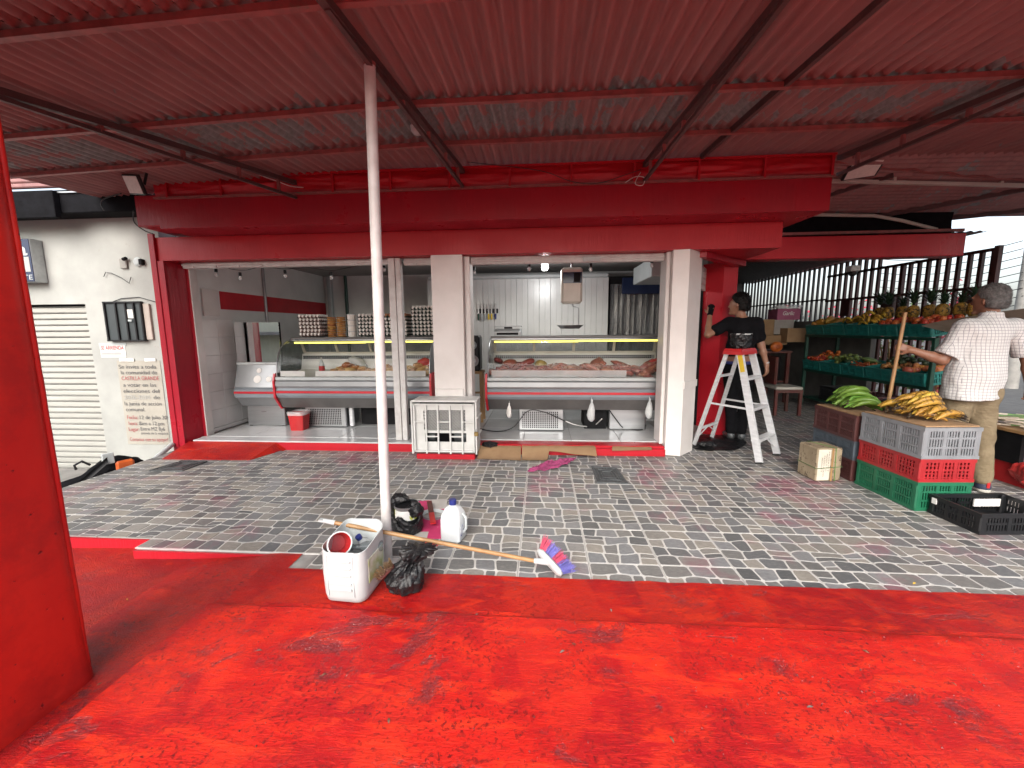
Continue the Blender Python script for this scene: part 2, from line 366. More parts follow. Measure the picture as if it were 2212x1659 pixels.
def grout():
    t = NT('pale_tile_base'); v = t.pos('POS'); n = t.noise(v, 9, 5, .6); col = t.ramp(n, [(.3,(.56,.55,.52)),(.72,(.40,.39,.37))])
    s1 = t.noise(v, 1.15, 6, .62, .3); col = t.mix(t.math('MULTIPLY', t.ramp(s1, [(.54,0),(.64,1)]), .4), col, (.36,.14,.18))
    t.set(**{'Base Color': col, 'Roughness': .5}); return t.m
M['grout'] = grout()
M['joint'] = mat('tile_joint', (.33,.32,.30), (.15,.14,.135), 5, .75, bump=.2, space='POS')
def canopy():
    t = NT('canopy_sheet_paint'); v = t.pos('POS'); n = t.noise(t.pos('POS', (1.6,.35,1)), 5, 6, .65)
    col = t.ramp(n, [(.3,(.33,.175,.165)),(.52,(.27,.138,.134)),(.72,(.25,.170,.164))])
    dk = t.noise(t.pos('POS', (6,.5,1)), 2.6, 5, .7); col = t.mix(t.math('MULTIPLY', t.ramp(dk, [(.5,0),(.72,1)]), .5), col, (.12,.060,.060))
    oi = t.node('ShaderNodeObjectInfo').outputs['Random']; col = t.mix(t.math('MULTIPLY', oi, .4), col, (.25,.12,.115))
    # flaking down to zinc, worst in the middle course and towards the right
    geo = t.node('ShaderNodeNewGeometry'); sx = t.node('ShaderNodeSeparateXYZ'); t.link(geo.outputs['Position'], sx.inputs[0])
    fl = t.noise(t.pos('POS', (2.6,1.0,1), (0,0,.0)), 1.9, 7, .66, .5)
    wy = t.math('SUBTRACT', 1, t.math('MULTIPLY', t.math('ABSOLUTE', t.math('ADD', sx.outputs[1], .92)), 2.0), True)
    bias = t.math('MULTIPLY', t.ramp(wy, [(.0,0),(.45,1)]), .18); bias = t.math('ADD', bias, t.ramp(t.math('MULTIPLY', t.math('ADD', sx.outputs[0], 1), .16), [(.65,0),(.9,.07)]))
    fm = t.ramp(t.math('ADD', fl, bias), [(.655,0),(.668,1)])
    zinc = t.ramp(t.noise(v, 22, 4), [(.3,(.16,.175,.175)),(.7,(.26,.275,.275))]); col = t.mix(fm, col, zinc)
    t.set(**{'Base Color': col, 'Roughness': .62, 'Specular IOR Level': .3, 'Metallic': t.math('MULTIPLY', fm, .25)})
    t.bump(t.math('ADD', t.math('MULTIPLY', fm, -1), t.noise(v, 30, 4)), .3, .002); return t.m
M['canopy'] = canopy()
M['steel_red'] = mat('red_oxide_steel', (.30,.085,.078), (.18,.060,.055), 14, .55, bump=.2, space='POS', dirt=((.16,.10,.07),9,.60))
M['steel_dark'] = mat('dark_oxidised_steel', (.060,.034,.034), (.095,.042,.040), 11, .6, bump=.2, space='POS', dirt=((.12,.07,.05),13,.66))
M['white_pole'] = mat('white_painted_pole', (.55,.545,.53), (.44,.42,.405), 9, .5, bump=.35, bsc=45, space='POS', dirt=((.55,.36,.36),22,.64))
M['white_wall'] = mat('glossy_white_paint', (.64,.61,.585), (.56,.53,.505), 3, .33, bump=.28, bsc=14, space='POS', dist=.006)
M['offwhite'] = mat('weathered_white_wall', (.38,.385,.36), (.30,.305,.285), 2.2, .8, bump=.35, bsc=70, space='POS', dirt=((.30,.28,.24),6,.66))
M['plaster_w'] = mat('interior_white_plaster', (.68,.68,.66), (.60,.60,.58), 2.5, .6, space='POS')
M['wtile'] = mat('white_glazed_tile', (.70,.69,.67), (.63,.62,.60), 3, .22, bump=.03, space='POS', vary=.04)
M['ftile'] = mat('pale_grey_floor_tile', (.50,.51,.51), (.42,.43,.43), 3, .14, bump=.02, space='POS', vary=.04)
M['panel'] = mat('cold_room_panel', (.58,.59,.58), (.51,.52,.51), 2, .35, space='POS', metal=.1)
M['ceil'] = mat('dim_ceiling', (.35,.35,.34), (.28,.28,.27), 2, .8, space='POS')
M['hall_dim'] = mat('shaded_hall_wall', (.16,.155,.145), (.10,.098,.092), 3, .8, space='POS')  # dark copy of the wall plaster: the hall's dimness is put into the colour
M['dark'] = mat('near_black', (.006,.006,.007), (.010,.010,.011), 8, .7, spec=.15)
M['blackp'] = mat('black_plastic', (.009,.009,.010), (.016,.016,.018), 20, .42, bump=.1, spec=.3)
M['bag_black'] = mat('black_bin_bag', (.006,.006,.007), (.012,.012,.013), 9, .36, bump=.8, bsc=34, dist=.014, spec=.38)
M['bag_clear'] = glass('clear_bag_film', (.75,.78,.78), .25, .45)
M['steel'] = mat('brushed_steel', (.42,.43,.44), (.33,.34,.35), 3, .32, st=(.3,4,4), metal=.85)
M['case_grey'] = mat('case_grey_steel', (.30,.31,.32), (.25,.26,.27), 3, .36, metal=.5, space='POS')
M['case_dark'] = mat('case_dark_skirt', (.105,.10,.098), (.15,.145,.14), 3, .4, metal=.4, space='POS')
M['case_blue'] = mat('case_blue_grey_bumper', (.20,.225,.25), (.17,.19,.21), 4, .35, space='POS')
M['case_red'] = mat('case_red_trim', (.50,.018,.03), (.40,.014,.025), 5, .35)
M['case_white'] = mat('case_white_liner', (.62,.62,.60), (.54,.54,.52), 4, .4)
M['alu'] = mat('aluminium', (.70,.71,.72), (.58,.59,.60), 8, .42, metal=.35, st=(1,1,5), dirt=((.30,.27,.25),11,.68))
M['white_enamel'] = mat('chipped_white_enamel', (.58,.58,.56), (.49,.485,.465), 6, .42, bump=.1, space='POS', dirt=((.10,.075,.05),17,.735))
M['white_pl'] = mat('white_plastic', (.42,.45,.45), (.365,.39,.39), 5, .42, bump=.06)
M['cream'] = mat('cream_paint', (.50,.48,.42), (.42,.40,.35), 4, .45)
M['wood'] = mat('bare_wood', (.36,.21,.09), (.23,.125,.05), 10, .5, st=(1,1,.12), bump=.12, dirt=((.42,.05,.04),16,.735))
M['wood_red'] = mat('wood_red_painted', (.075,.030,.022), (.11,.018,.015), 7, .5)
M['card'] = mat('cardboard', (.33,.21,.11), (.26,.155,.08), 5, .85, bump=.1, bsc=30, st=(1,1,1))
M['card_old'] = mat('stained_carton', (.29,.235,.155), (.21,.165,.105), 6, .85, bump=.15, dirt=((.08,.055,.035),20,.54))
M['pinkcard'] = mat('pink_carton', (.55,.035,.14), (.42,.03,.11), 8, .7, dirt=((.6,.57,.55),7,.64))
M['greycard'] = mat('pale_carton_inside', (.50,.48,.45), (.40,.38,.35), 8, .8, dirt=((.35,.12,.10),12,.68))
M['skin'] = mat('skin', (.30,.155,.095), (.24,.115,.07), 12, .5, bump=.12, bsc=90)
M['skin2'] = mat('tanned_skin', (.24,.115,.07), (.19,.085,.05), 12, .5, bump=.12, bsc=90)
M['hair_b'] = mat('black_hair', (.004,.0036,.0034), (.008,.007,.0065), 30, .55, st=(4,1,1), bump=.6, bsc=120, spec=.2)
M['hair_g'] = mat('grey_hair', (.050,.048,.046), (.13,.125,.12), 26, .6, bump=.7, bsc=130, dist=.01)
M['black_cloth'] = mat('black_cloth', (.0045,.0045,.0055), (.008,.008,.010), 12, .9, bump=.4, bsc=22, spec=.12, dist=.01)
M['khaki'] = mat('khaki_twill', (.215,.172,.110), (.155,.120,.074), 5, .9, bump=.7, bsc=15, dist=.02, st=(1,1,2.2), spec=.1)
M['navy'] = mat('navy_canvas', (.016,.022,.045), (.024,.03,.06), 12, .7)
M['sole'] = mat('shoe_sole', (.55,.53,.48), (.40,.38,.34), 9, .7)
M['rubber'] = mat('black_rubber', (.015,.015,.015), (.03,.03,.03), 9, .6)
M['screen'] = mat('dark_screen', (.012,.020,.055), (.018,.03,.075), 4, .2)
for n_, c_ in (('green_crate',(.012,.125,.062)),('red_crate',(.33,.016,.020)),('grey_crate',(.21,.225,.24)),('brown_crate',(.085,.030,.028)),('slate_crate',(.075,.095,.115)),('black_crate',(.008,.0085,.010)),('teal_crate',(.012,.170,.150))):
    M[n_] = mat(n_+'_plastic', c_, tuple(x*.75 for x in c_), 7, .42, bump=.08, dirt=(tuple(x*.45+.03 for x in c_),18,.70))
M['rack_green'] = mat('rack_green_enamel', (.010,.060,.040), (.008,.04,.028), 8, .4)
M['bars'] = mat('dark_red_bars', (.075,.020,.018), (.05,.018,.016), 9, .5)
M['bars_grey'] = mat('grey_bars', (.07,.068,.065), (.045,.043,.042), 9, .5)
M['gravel'] = mat('street_asphalt', (.075,.073,.070), (.05,.049,.047), 5, .9, bump=.4, bsc=120, space='POS')
M['pave'] = mat('bare_concrete', (.26,.25,.23), (.18,.172,.16), 4, .9, bump=.35, bsc=60, space='POS', dirt=((.12,.115,.105),7,.63))
M['mirror'] = mat('mirror_glass', (.80,.84,.85), (.78,.82,.83), 3, .02, rv=.004, metal=1)
M['glass'] = glass('clear_glass', (.05,.07,.065), .03, .10)
M['glass_side'] = glass('smoked_side_glass', (.10,.12,.13), .04, .45)
M['glow_tube'] = emat('yellow_lit_tube', (1,.86,.16), 1.05)
M['glow_bulb'] = emat('white_lit_bulb', (1,.98,.93), 9)
M['led'] = mat('unlit_led_panel', (.66,.62,.58), (.58,.54,.50), 30, .4)
M['green_p'] = mat('green_plantain', (.135,.265,.035), (.08,.17,.022), 9, .42, vary=.2, bump=.06, dirt=((.035,.05,.015),13,.66))
M['yellow_p'] = mat('ripe_plantain', (.47,.28,.038), (.36,.20,.03), 8, .52, vary=.15, bump=.1, dirt=((.022,.015,.010),15,.475))
M['yellow_b'] = mat('ripe_banana', (.58,.37,.05), (.46,.27,.035), 8, .48, vary=.1, dirt=((.04,.025,.012),12,.66))
M['stemtip'] = mat('plantain_tip', (.03,.02,.012), (.06,.04,.02), 12, .7)
M['papaya'] = mat('papaya', (.48,.21,.03), (.22,.20,.04), 4, .5, vary=.15)
M['pine'] = None
M['leafg'] = mat('dark_leaf', (.030,.068,.032), (.02,.042,.022), 9, .5, vary=.2)
M['orange'] = mat('orange_fruit', (.56,.16,.02), (.44,.10,.015), 7, .5, vary=.15)
M['tomato'] = mat('tomato_red', (.45,.05,.02), (.34,.08,.02), 7, .4, vary=.15)
M['lime'] = mat('green_fruit', (.13,.17,.035), (.08,.11,.025), 7, .5, vary=.2)
M['mango'] = mat('mango', (.34,.055,.05), (.50,.24,.06), 4, .4, vary=.15)
M['carrot'] = mat('carrot', (.48,.13,.04), (.36,.09,.03), 9, .55, vary=.12)
M['avocado'] = mat('avocado', (.022,.035,.018), (.04,.055,.02), 20, .5, vary=.2)
M['meat'] = mat('raw_beef', (.30,.045,.035), (.17,.022,.02), 16, .34, bump=.35, bsc=26, vary=.2, dirt=((.48,.32,.22),15,.64))
M['meat2'] = mat('raw_pork', (.45,.17,.12), (.30,.08,.06), 15, .34, bump=.35, bsc=26, vary=.15, dirt=((.58,.42,.31),11,.56))
M['chick'] = mat('raw_chicken', (.58,.36,.16), (.46,.24,.09), 11, .38, bump=.3, bsc=22, vary=.15, dirt=((.62,.48,.34),12,.6))
M['cooked'] = mat('marinated_chicken', (.40,.15,.03), (.28,.09,.02), 12, .4, bump=.35, bsc=24, vary=.15)
M['yell_bag'] = mat('yellow_tripe', (.42,.30,.08), (.32,.22,.06), 8, .45, bump=.2)
M['egg'] = mat('white_eggshell', (.78,.74,.70), (.72,.67,.62), 4, .55)
M['egg_b'] = mat('brown_eggshell', (.45,.22,.12), (.38,.17,.09), 4, .55)
M['tray_br'] = mat('brown_pulp_tray', (.135,.088,.070), (.10,.062,.05), 14, .9, bump=.3)
M['tray_gr'] = mat('green_pulp_tray', (.034,.056,.046), (.024,.04,.034), 14, .9, bump=.3)
M['arepa'] = mat('toasted_flatbread', (.46,.235,.075), (.32,.13,.035), 12, .6, vary=.12, bump=.3)
M['tub'] = mat('white_lidded_tub', (.66,.64,.58), (.60,.58,.52), 6, .4)
M['paper'] = mat('white_paper', (.70,.69,.66), (.62,.61,.58), 4, .8)
M['kraft'] = mat('tan_paper_poster', (.37,.35,.30), (.32,.30,.255), 3, .8, bump=.15, bsc=8, dist=.01)
M['ink'] = mat('black_ink', (.075,.075,.08), (.11,.11,.115), 12, .7)
M['ink_red'] = mat('red_ink', (.38,.085,.09), (.32,.07,.075), 12, .7)
M['ink_grey'] = mat('faded_grey_ink', (.34,.34,.33), (.38,.38,.36), 12, .8)
M['rag'] = mat('magenta_rag', (.36,.055,.16), (.24,.035,.11), 14, .9, bump=.5, bsc=60)
M['redpl'] = mat('red_plastic', (.46,.016,.018), (.38,.012,.015), 5, .38)
M['yellow'] = mat('yellow_sticker', (.62,.44,.03), (.55,.38,.02), 9, .5)
M['blue'] = mat('blue_plastic', (.016,.026,.16), (.014,.02,.12), 6, .4)
M['orangepl'] = mat('orange_plastic', (.55,.11,.02), (.45,.08,.015), 6, .45)
M['brass'] = mat('brass_padlock', (.35,.25,.10), (.28,.19,.07), 9, .35, metal=.8)
M['iron'] = mat('cast_iron', (.06,.066,.07), (.11,.118,.122), 16, .45, metal=.4, bump=.2)
M['teal_w'] = mat('teal_shutter', (.05,.34,.34), (.04,.26,.27), 4, .5)
M['cable'] = mat('cable_sheath', (.012,.012,.013), (.02,.02,.02), 8, .5)
M['cable_w'] = mat('white_cable', (.6,.6,.58), (.5,.5,.48), 8, .5)
M['red_bag'] = mat('red_bag_film', (.52,.05,.045), (.42,.03,.03), 8, .3, bump=.3, bsc=18)
M['bristle_b'] = mat('violet_bristles', (.13,.12,.42), (.10,.09,.30), 18, .7)
M['bristle_r'] = mat('pink_bristles', (.45,.05,.10), (.36,.035,.08), 18, .7)
M['bristle_t'] = mat('tan_bristles', (.25,.16,.075), (.16,.10,.05), 18, .8)
M['scallion'] = mat('scallion_leaf', (.14,.24,.07), (.09,.17,.05), 9, .5, vary=.25)
M['scallion_w'] = mat('scallion_root', (.52,.46,.38), (.32,.22,.16), 9, .6, vary=.2)
def check_shirt():
    t = NT('checked_shirt'); tc = t.node('ShaderNodeTexCoord').outputs['Object']; s = t.node('ShaderNodeSeparateXYZ'); t.link(tc, s.inputs[0])
    def line(sock, off, w):
        f = t.math('FRACT', t.math('MULTIPLY', t.math('ADD', sock, off), 1/.026)); return t.math('LESS_THAN', f, w)
    gn = t.node('ShaderNodeNewGeometry').outputs['Normal']; sn = t.node('ShaderNodeSeparateXYZ'); t.link(gn, sn.inputs[0]); side_ = t.math('GREATER_THAN', t.math('ABSOLUTE', sn.outputs[0]), t.math('ABSOLUTE', sn.outputs[1]))
    hz_ = t.math('ADD', t.math('MULTIPLY', s.outputs[1], side_), t.math('MULTIPLY', s.outputs[0], t.math('SUBTRACT', 1, side_)))
    g = t.math('MAXIMUM', line(hz_, 5, .15), line(s.outputs[2], 5, .15))
    col = t.mix(t.math('MULTIPLY', g, .62), (.56,.56,.55), (.085,.09,.12)); n = t.noise(tc, 5, 4)
    col = t.mix(t.ramp(n, [(.4,0),(.7,.2)]), col, (.45,.445,.43)); t.set(**{'Base Color': col, 'Roughness': .9, 'Specular IOR Level': .1})
    t.bump(t.noise(t.pos('OBJ', (1.6,1.6,.7), (0,.5,0)), 8, 4), .8, .03); return t.m
M['shirt'] = check_shirt()
def pineapple():
    t = NT('pineapple_rind'); tc = t.node('ShaderNodeTexCoord').outputs['Object']; vo = t.node('ShaderNodeTexVoronoi'); vo.inputs['Scale'].default_value = 42; t.link(tc, vo.inputs['Vector'])
    col = t.ramp(vo.outputs['Distance'], [(.05,(.20,.13,.03)),(.45,(.42,.22,.03)),(.75,(.06,.045,.015))]); t.set(**{'Base Color': col, 'Roughness': .6}); t.bump(vo.outputs['Distance'], .5, .01); return t.m
M['pine'] = pineapple()
def strip_curtain():
    t = NT('clear_strip_curtain'); v = t.pos('POS', (1,1,.12)); n = t.noise(v, 16, 4, .6)
    t.set(**{'Base Color': t.ramp(n, [(.4,(.05,.052,.055)),(.7,(.16,.165,.17))]), 'Roughness': .18, 'Specular IOR Level': .8, 'Alpha': .82}); t.bump(n, .5, .02); return t.m
M['curtain'] = strip_curtain()
# ================================================================ ground, floor, concrete
def nz(x, y, s=1.0, seed=0.0): return noise.noise(Vector((x*s+seed, y*s-seed, seed*.37)))
def sheet(fn, x0, x1, y0, y1, nx, ny):
    mb = MB(); mb.grid(lambda u, v: fn(x0+(x1-x0)*u, y0+(y1-y0)*v), nx, ny); return mb
gb = MB(); gb.add([(-400,-400,-.42),(400,-400,-.42),(400,400,-.42),(-400,400,-.42)], [(0,1,2,3)])
tag(gb.build('ground', M['gravel']), kind='structure')
# --- red painted concrete in front
def fg(x, y):
    e = max(0.0, min(1.0, (-2.33+.012*nz(x,0,3,4)-y)/.03)); z = .006+.020*e + .006*nz(x,y,1.6,2) + .003*nz(x,y,6,9); return (x, y, z)
rp = MB(); xs = [-1.66 + .04*i for i in range(190)]; 
ys = [-2.30,-2.315,-2.33,-2.345,-2.36,-2.4]+[-2.44-.045*k for k in range(36)]+[-4.3-.35*k for k in range(12)]
W = len(xs); rp.add([fg(x,y) for y in ys for x in xs], [(j*W+i, (j+1)*W+i, (j+1)*W+i+1, j*W+i+1) for j in range(len(ys)-1) for i in range(W-1)])
rp.box((-1.66,-8.1,-.45),(5.9,-2.33,-.006))
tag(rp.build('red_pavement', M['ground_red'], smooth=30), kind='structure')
sp = sheet(lambda x, y: (x + (.03*nz(y,0,4,1) if x < -1.4 else 0), y + (.010*nz(x,0,7,3) if y > -2.05 else 0), .0055+.003*nz(x,y,3,5)), -1.62, 5.9, -2.42, -1.985, 150, 10)
sp.box((-1.60,-2.42,-.45),(5.9,-1.995,-.012))
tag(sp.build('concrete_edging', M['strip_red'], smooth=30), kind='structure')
bd = sheet(lambda x, y: (x, y, -.006-.05*max(0,min(1,(-1.62-x)/.60))+.006*nz(x,y,4,6)), -2.24, -1.47, -8, -1.80, 20, 120)
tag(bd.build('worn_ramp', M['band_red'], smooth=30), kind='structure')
rm = sheet(lambda x, y: (x, y, -.058-.03*max(0,(-2.2-x))+.004*nz(x,y,9,6)), -5.3, -2.22, -8, -1.64, 60, 90)
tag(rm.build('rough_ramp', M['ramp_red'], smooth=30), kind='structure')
# --- printed stone floor tiles
TS = .45
def stone_tile(seed):
    rnd = random.Random(seed); g = .0068; T = TS-.004; o = .002
    rows = [0, .235, .47, .735, 1.0]; amp = [0, .022, .028, .022, 0]
    ph = [rnd.uniform(0,6.3) for _ in rows]
    def yb(k, x): return rows[k] + amp[k]*math.sin(x*7.5+ph[k]) + amp[k]*.6*math.sin(x*15+2*ph[k])
    mb = MB(); mb.box((o,o,-.012), (o+T,o+T,-.0035), 0)
    for k in range(4):
        n = [4,3,4,4][k] if seed % 2 else [3,4,4,3][k]
        sx = [0]
        for i in range(1,n): sx.append(i/n + rnd.uniform(-.055,.055))
        sx.append(1.0); sl = [0]+[rnd.uniform(-.045,.045) for _ in range(n-1)]+[0]
        for i in range(n):
            parts = [(0,1)]
            if rnd.random() < .16: parts = [(0,.42),(.42,1)]
            for p0, p1 in parts:
                def pt(u, v):
                    v = p0+(p1-p0)*v; xa = sx[i]+sl[i]*(v-.5); xb = sx[i+1]+sl[i+1]*(v-.5); x = xa+(xb-xa)*u
                    y = yb(k,x)*(1-v)+yb(k+1,x)*v; return Vector((o+x*T, o+y*T))
                ring = [pt(u,0) for u in (0,.33,.67)]+[pt(1,v) for v in (0,.5)]+[pt(u,1) for u in (1,.67,.33)]+[pt(0,v) for v in (1,.5)]
                c = sum(ring, Vector((0,0)))/len(ring)
                w = max(p.x for p in ring)-min(p.x for p in ring); h = max(p.y for p in ring)-min(p.y for p in ring)
                ring = [Vector((c.x+(p.x-c.x)*(1-2*g/w), c.y+(p.y-c.y)*(1-2*g/h))) for p in ring]
                r2 = []
                for a in range(len(ring)):
                    p, q = ring[a], ring[(a+1)%len(ring)]; r2 += [p*.78+q*.22, p*.22+q*.78]
                n2 = len(r2)
                vs = [(p.x,p.y,-.0036) for p in r2]+[(c.x+(p.x-c.x)*.985, c.y+(p.y-c.y)*.985, -.0008) for p in r2]
                mb.add(vs, [tuple(range(n2,2*n2))]+[(q,(q+1)%n2,n2+(q+1)%n2,n2+q) for q in range(n2)], 1)
    return mb.mesh('floor_tile', [M['grout'], M['stone']])
tiles = [stone_tile(s) for s in (3,8,11)]
def cut(me, axis, val, keep_above=True):
    bm = bmesh.new(); bm.from_mesh(me); n = [0,0,0]; n[axis] = 1; co = [0,0,0]; co[axis] = val
    bmesh.ops.bisect_plane(bm, geom=bm.verts[:]+bm.edges[:]+bm.faces[:], plane_co=co, plane_no=n, clear_inner=keep_above, clear_outer=not keep_above)
    m2 = me.copy(); bm.to_mesh(m2); bm.free(); return m2
cuts = {}
fb = MB()
fb.box((-4.53,-1.665,-.42),(7.4,9.6,-.0125)); fb.box((-2.68,-1.805,-.42),(7.4,-1.665,-.0125)); fb.box((-1.49,-1.995,-.42),(7.4,-1.805,-.0125))
floor = tag(fb.build('floor', [M['joint']]), kind='structure')
edge = MB()                                             # painted red riser under the cut tile edge
edge.box((-4.4,-1.684,-.2),(-2.675,-1.6655,-.014)); edge.box((-2.69,-1.822,-.2),(-1.485,-1.8055,-.014)); edge.box((-2.70,-1.81,-.2),(-2.6805,-1.67,-.014))
edge.build('painted_riser', M['redbright'], floor)
ntile = 0
for i in range(-10, 15):
    for j in range(-5, 10):
        x0, y0 = i*TS, j*TS
        if j >= 1 and x0 < 1.5: continue
        if j >= 1 and x0 > 6.3: continue
        ylim = -1.665 if x0+TS/2 < -2.68 else (-1.805 if x0+TS/2 < -1.49 else -1.995)
        if y0+TS < ylim+.03: continue
        k = random.choice((0,0,0,1,1,2)); me = tiles[k]; rot = random.choice((0,2))
        if y0 < ylim-.01:
            rot = 0; key = (k, round(ylim-y0,3))
            if key not in cuts: cuts[key] = cut(me, 1, ylim-y0)
            me = cuts[key]
        o = put('tile', me, floor, (x0 + (TS if rot else 0), y0 + (TS if rot else 0), random.uniform(-.0006,.0006)), (0,0,math.pi if rot else 0)); ntile += 1
# ================================================================ left column
col = thing('red_column', (-1.845,-2.9,0), 'thick round-edged red concrete column cut by the left picture edge', 'column')
cb = MB(); rings = []
def colring(z, g, lean):
    x0, x1, y0, y1, r = -.43-g, 0+g, -.42-g, .13+g, .075; pts = []
    for cx, cy, a0 in ((x1-r,y1-r,0),(x0+r,y1-r,90),(x0+r,y0+r,180),(x1-r,y0+r,270)):
        for k in range(7): a = R_(a0+15*k); pts.append((cx+r*math.cos(a)+lean, cy+r*math.sin(a), z))
    return pts
for z, g in ((-.3,.012),(0.0,.011),(.02,.009),(.06,.007),(.2,.005),(.5,.002),(1.0,0),(1.5,0),(2.2,0),(3.0,0)): rings.append(colring(z, g, 0))
cb.loft(rings); cbo = cb.build('shaft', M['column'], col, smooth=50)
rb = MB(); rb.tube([(-.020 + .003*nz(z,0,9), .110, z) for z in [.05*k for k in range(60)]], .011, 8); rb.build('corner_ridge', M['column'], col, smooth=60)
# ================================================================ butcher shop shell
FZ = .11
shop = thing('butcher_shop', (0,.5,0), 'red and white butcher shop building with two wide open storefront bays', 'building')
shop.location = (0,0,0)
def sbox(name, a, b, m, bev=.006, parent=None): return MB().box(a, b, 0, bev).build(name, M[m], parent or shop)
# beams
ub = MB(); ub.prism([(-4.06,.12),(2.95,.12),(2.90,1.3),(-4.06,1.3)], 2.62, 2.925, axis='z'); ub.build('fascia_beam', M['red'], shop, fix=True)
sbox('beam_end_block', (-4.37,.16,2.66),(-4.062,.7,2.99), 'red', .01)
lb = MB(); lb.prism([(-4.56,.5),(2.735,.5),(2.735,.62),(2.735,1.78),(2.5,1.62),(1.95,.75),(-4.56,.75)], 2.345, 2.617, axis='z'); lb.build('lintel_beam', M['redbright'], shop, fix=True)
dh = MB(); dh.prism([(1.90,.66),(2.00,.62),(2.80,1.40),(2.72,1.50)], 2.28, 2.343, axis='z'); dh.build('corner_header', M['red'], shop, fix=True)
rbm = MB(); rbm.box((2.6,1.50,2.375),(5.52,1.72,2.655), 0, .008); rbm.build('side_beam', M['redbright'], shop)
sbox('side_beam_rail', (2.7,1.62,2.70),(5.6,1.66,2.735), 'steel_red', .0)
# pillars
def pillar(name, poly, z0, z1, m): return MB().prism(poly, z0, z1, axis='z').build(name, M[m], shop, fix=True)
pillar('red_pillar', [(2.345,1.62),(2.53,1.40),(2.735,1.46),(2.62,1.74)], 0, 2.34, 'redbright')
pillar('door_jamb', [(-4.56,.48),(-4.42,.48),(-4.42,.52),(-4.38,.74),(-4.345,.74),(-4.345,.86),(-4.56,.86)], -.3, 2.34, 'red')
sbox('jamb_strip', (-4.575,.468,-.3),(-4.50,.50,2.66), 'red', .004)
px0 = AY(936,700,.52).x; px1 = AY(1002,700,.52).x; px2 = AY(1017,700,.6).x
cp = pillar('white_pillar', [(px0,.5),(px1,.5),(px1,.86),(px0,.86)], .62, 2.343, 'white_wall')
MB().box((px0+.012,.478,.69),(px1-.012,.502,.79), 0, .012).build('plinth_band', M['white_wall'], cp)
MB().box((px1+.002,.60,FZ),(px2,.82,2.343), 0, .006).build('shutter_guide', M['white_wall'], shop)
rpil = pillar('white_corner_pillar', [(1.60,.50),(1.765,.465),(1.985,.70),(1.93,.88),(1.60,.88)], 0, 2.344, 'white_wall')
MB().prism([(1.775,.452),(2.0,.698),(1.975,.72),(1.752,.47)], .80, .88, axis='z').build('pillar_band', M['white_wall'], rpil, fix=True)
MB().box((1.552,.58,FZ),(1.597,.82,2.343), 0, .006).build('shutter_guide', M['white_wall'], shop)
mp = MB().box((AY(847,750,.62).x,.60,FZ),(AY(861,750,.62).x,.68,2.34), 0, .005); mp.box((AY(862,750,.62).x,.605,FZ),(AY(873,750,.62).x,.685,2.34), 0, .005); mp.build('mullion_post', M['white_pole'], shop)
# rolled-up shutter bars above the openings
for a, b, z0 in ((-4.345, AY(846,560,.7).x, 2.275),(AY(874,560,.7).x, px0-.004, 2.26),(px2+.004, 1.55, 2.255)):
    s_ = MB().box((a,.66,z0),(b,.74,2.343), 0, .006); s_.box((a,.645,z0+.028),(b,.659,z0+.05), 0, .003); so = s_.build('shutter_bottom_bar', M['white_pole'], shop)
    k = MB(); n = int((b-a)/.3)
    for q in range(n): k.tube([(a+.15+q*.3,.655,z0+.012),(a+.15+q*.3,.640,z0+.012)], .012, 8)
    tag(k.build('rivets', M['white_pole'], so), kind='stuff')
MB().box((.62,.635,2.262),(.82,.655,2.315), 0, .006).build('shutter_handle', M['white_pl'], shop)
# threshold step
st = MB(); st.box((-4.34,.52,-.2),(1.60,.70,FZ-.012), 0, .008); st.build('threshold_step', M['redbright'], shop)
st = MB(); st.box((-4.34,.512,FZ-.022),(-1.45,.70,FZ-.004), 0, .004); st.build('step_nosing', M['ftile'], shop)
st = MB(); st.box((-.5,.47,-.2),(1.60,.80,.075), 0, .01); st.build('painted_sill', M['redbright'], shop)
rw = MB(); A = G(350,992); B = G(540,994); C_ = (-3.22,.515,.085); D_ = (-4.40,.515,.085)
rw.add([(A.x,A.y,.004),(B.x,B.y,.004),C_,D_,(A.x,A.y,-.05),(B.x,B.y,-.05),(C_[0]+.12,C_[1],-.05),(D_[0],D_[1],-.05),(C_[0]+.12,C_[1],.004)],
       [(0,1,2,3),(0,4,5,1),(1,5,6,8),(1,8,2),(0,3,7,4),(2,8,6,7,3)]); rw.build('red_wedge_ramp', M['strip_red'], shop, fix=True)
# interior
inr = MB(); inr.prism([(-4.40,.70),(1.95,.70),(2.40,1.62),(2.44,4.3),(-4.40,4.3)], -.2, FZ-.012, axis='z'); infl = tag(inr.build('shop_floor', M['joint']), kind='structure')
ft = MB().box((.0025,.0025,-.012),(.5975,.5975,0), 0, .002).mesh('shop_tile', M['ftile'])
for i in range(-8, 4):
    for j in range(0, 6):
        x0, y0 = -.08+i*.6, .70+j*.6
        if x0 < -4.42 or x0+.6 > 1.95+(y0-.7)*.49 or x0 > 1.9: continue
        put('tile', ft, infl, (x0,y0,FZ))
sbox('side_wall', (-4.56,.86,-.1),(-4.395,4.2,2.75), 'plaster_w', 0)
sbox('wall_pier', (-4.395,.742,-.0),(-4.335,.86,2.30), 'white_wall', .004)
lw = thing('tiled_dado', (0,0,0)); lw.parent = shop
tw = MB().box((0,.002,.002),(.012,.298,.248), 0, .002).mesh('wall_tile', M['wtile'])
for j in range(5):
    for k in range(6): put('tile', tw, lw, (-4.394,.863+j*.3+(.0),FZ+.05+k*.25))
sk = MB().box((-4.394,.862,FZ),(-4.366,2.4,FZ+.048), 0, .004); sk.build('skirting', M['wtile'], lw)
sbox('meter_panel', (-4.394,.95,1.70),(-4.37,1.22,2.06), 'white_wall', .004)
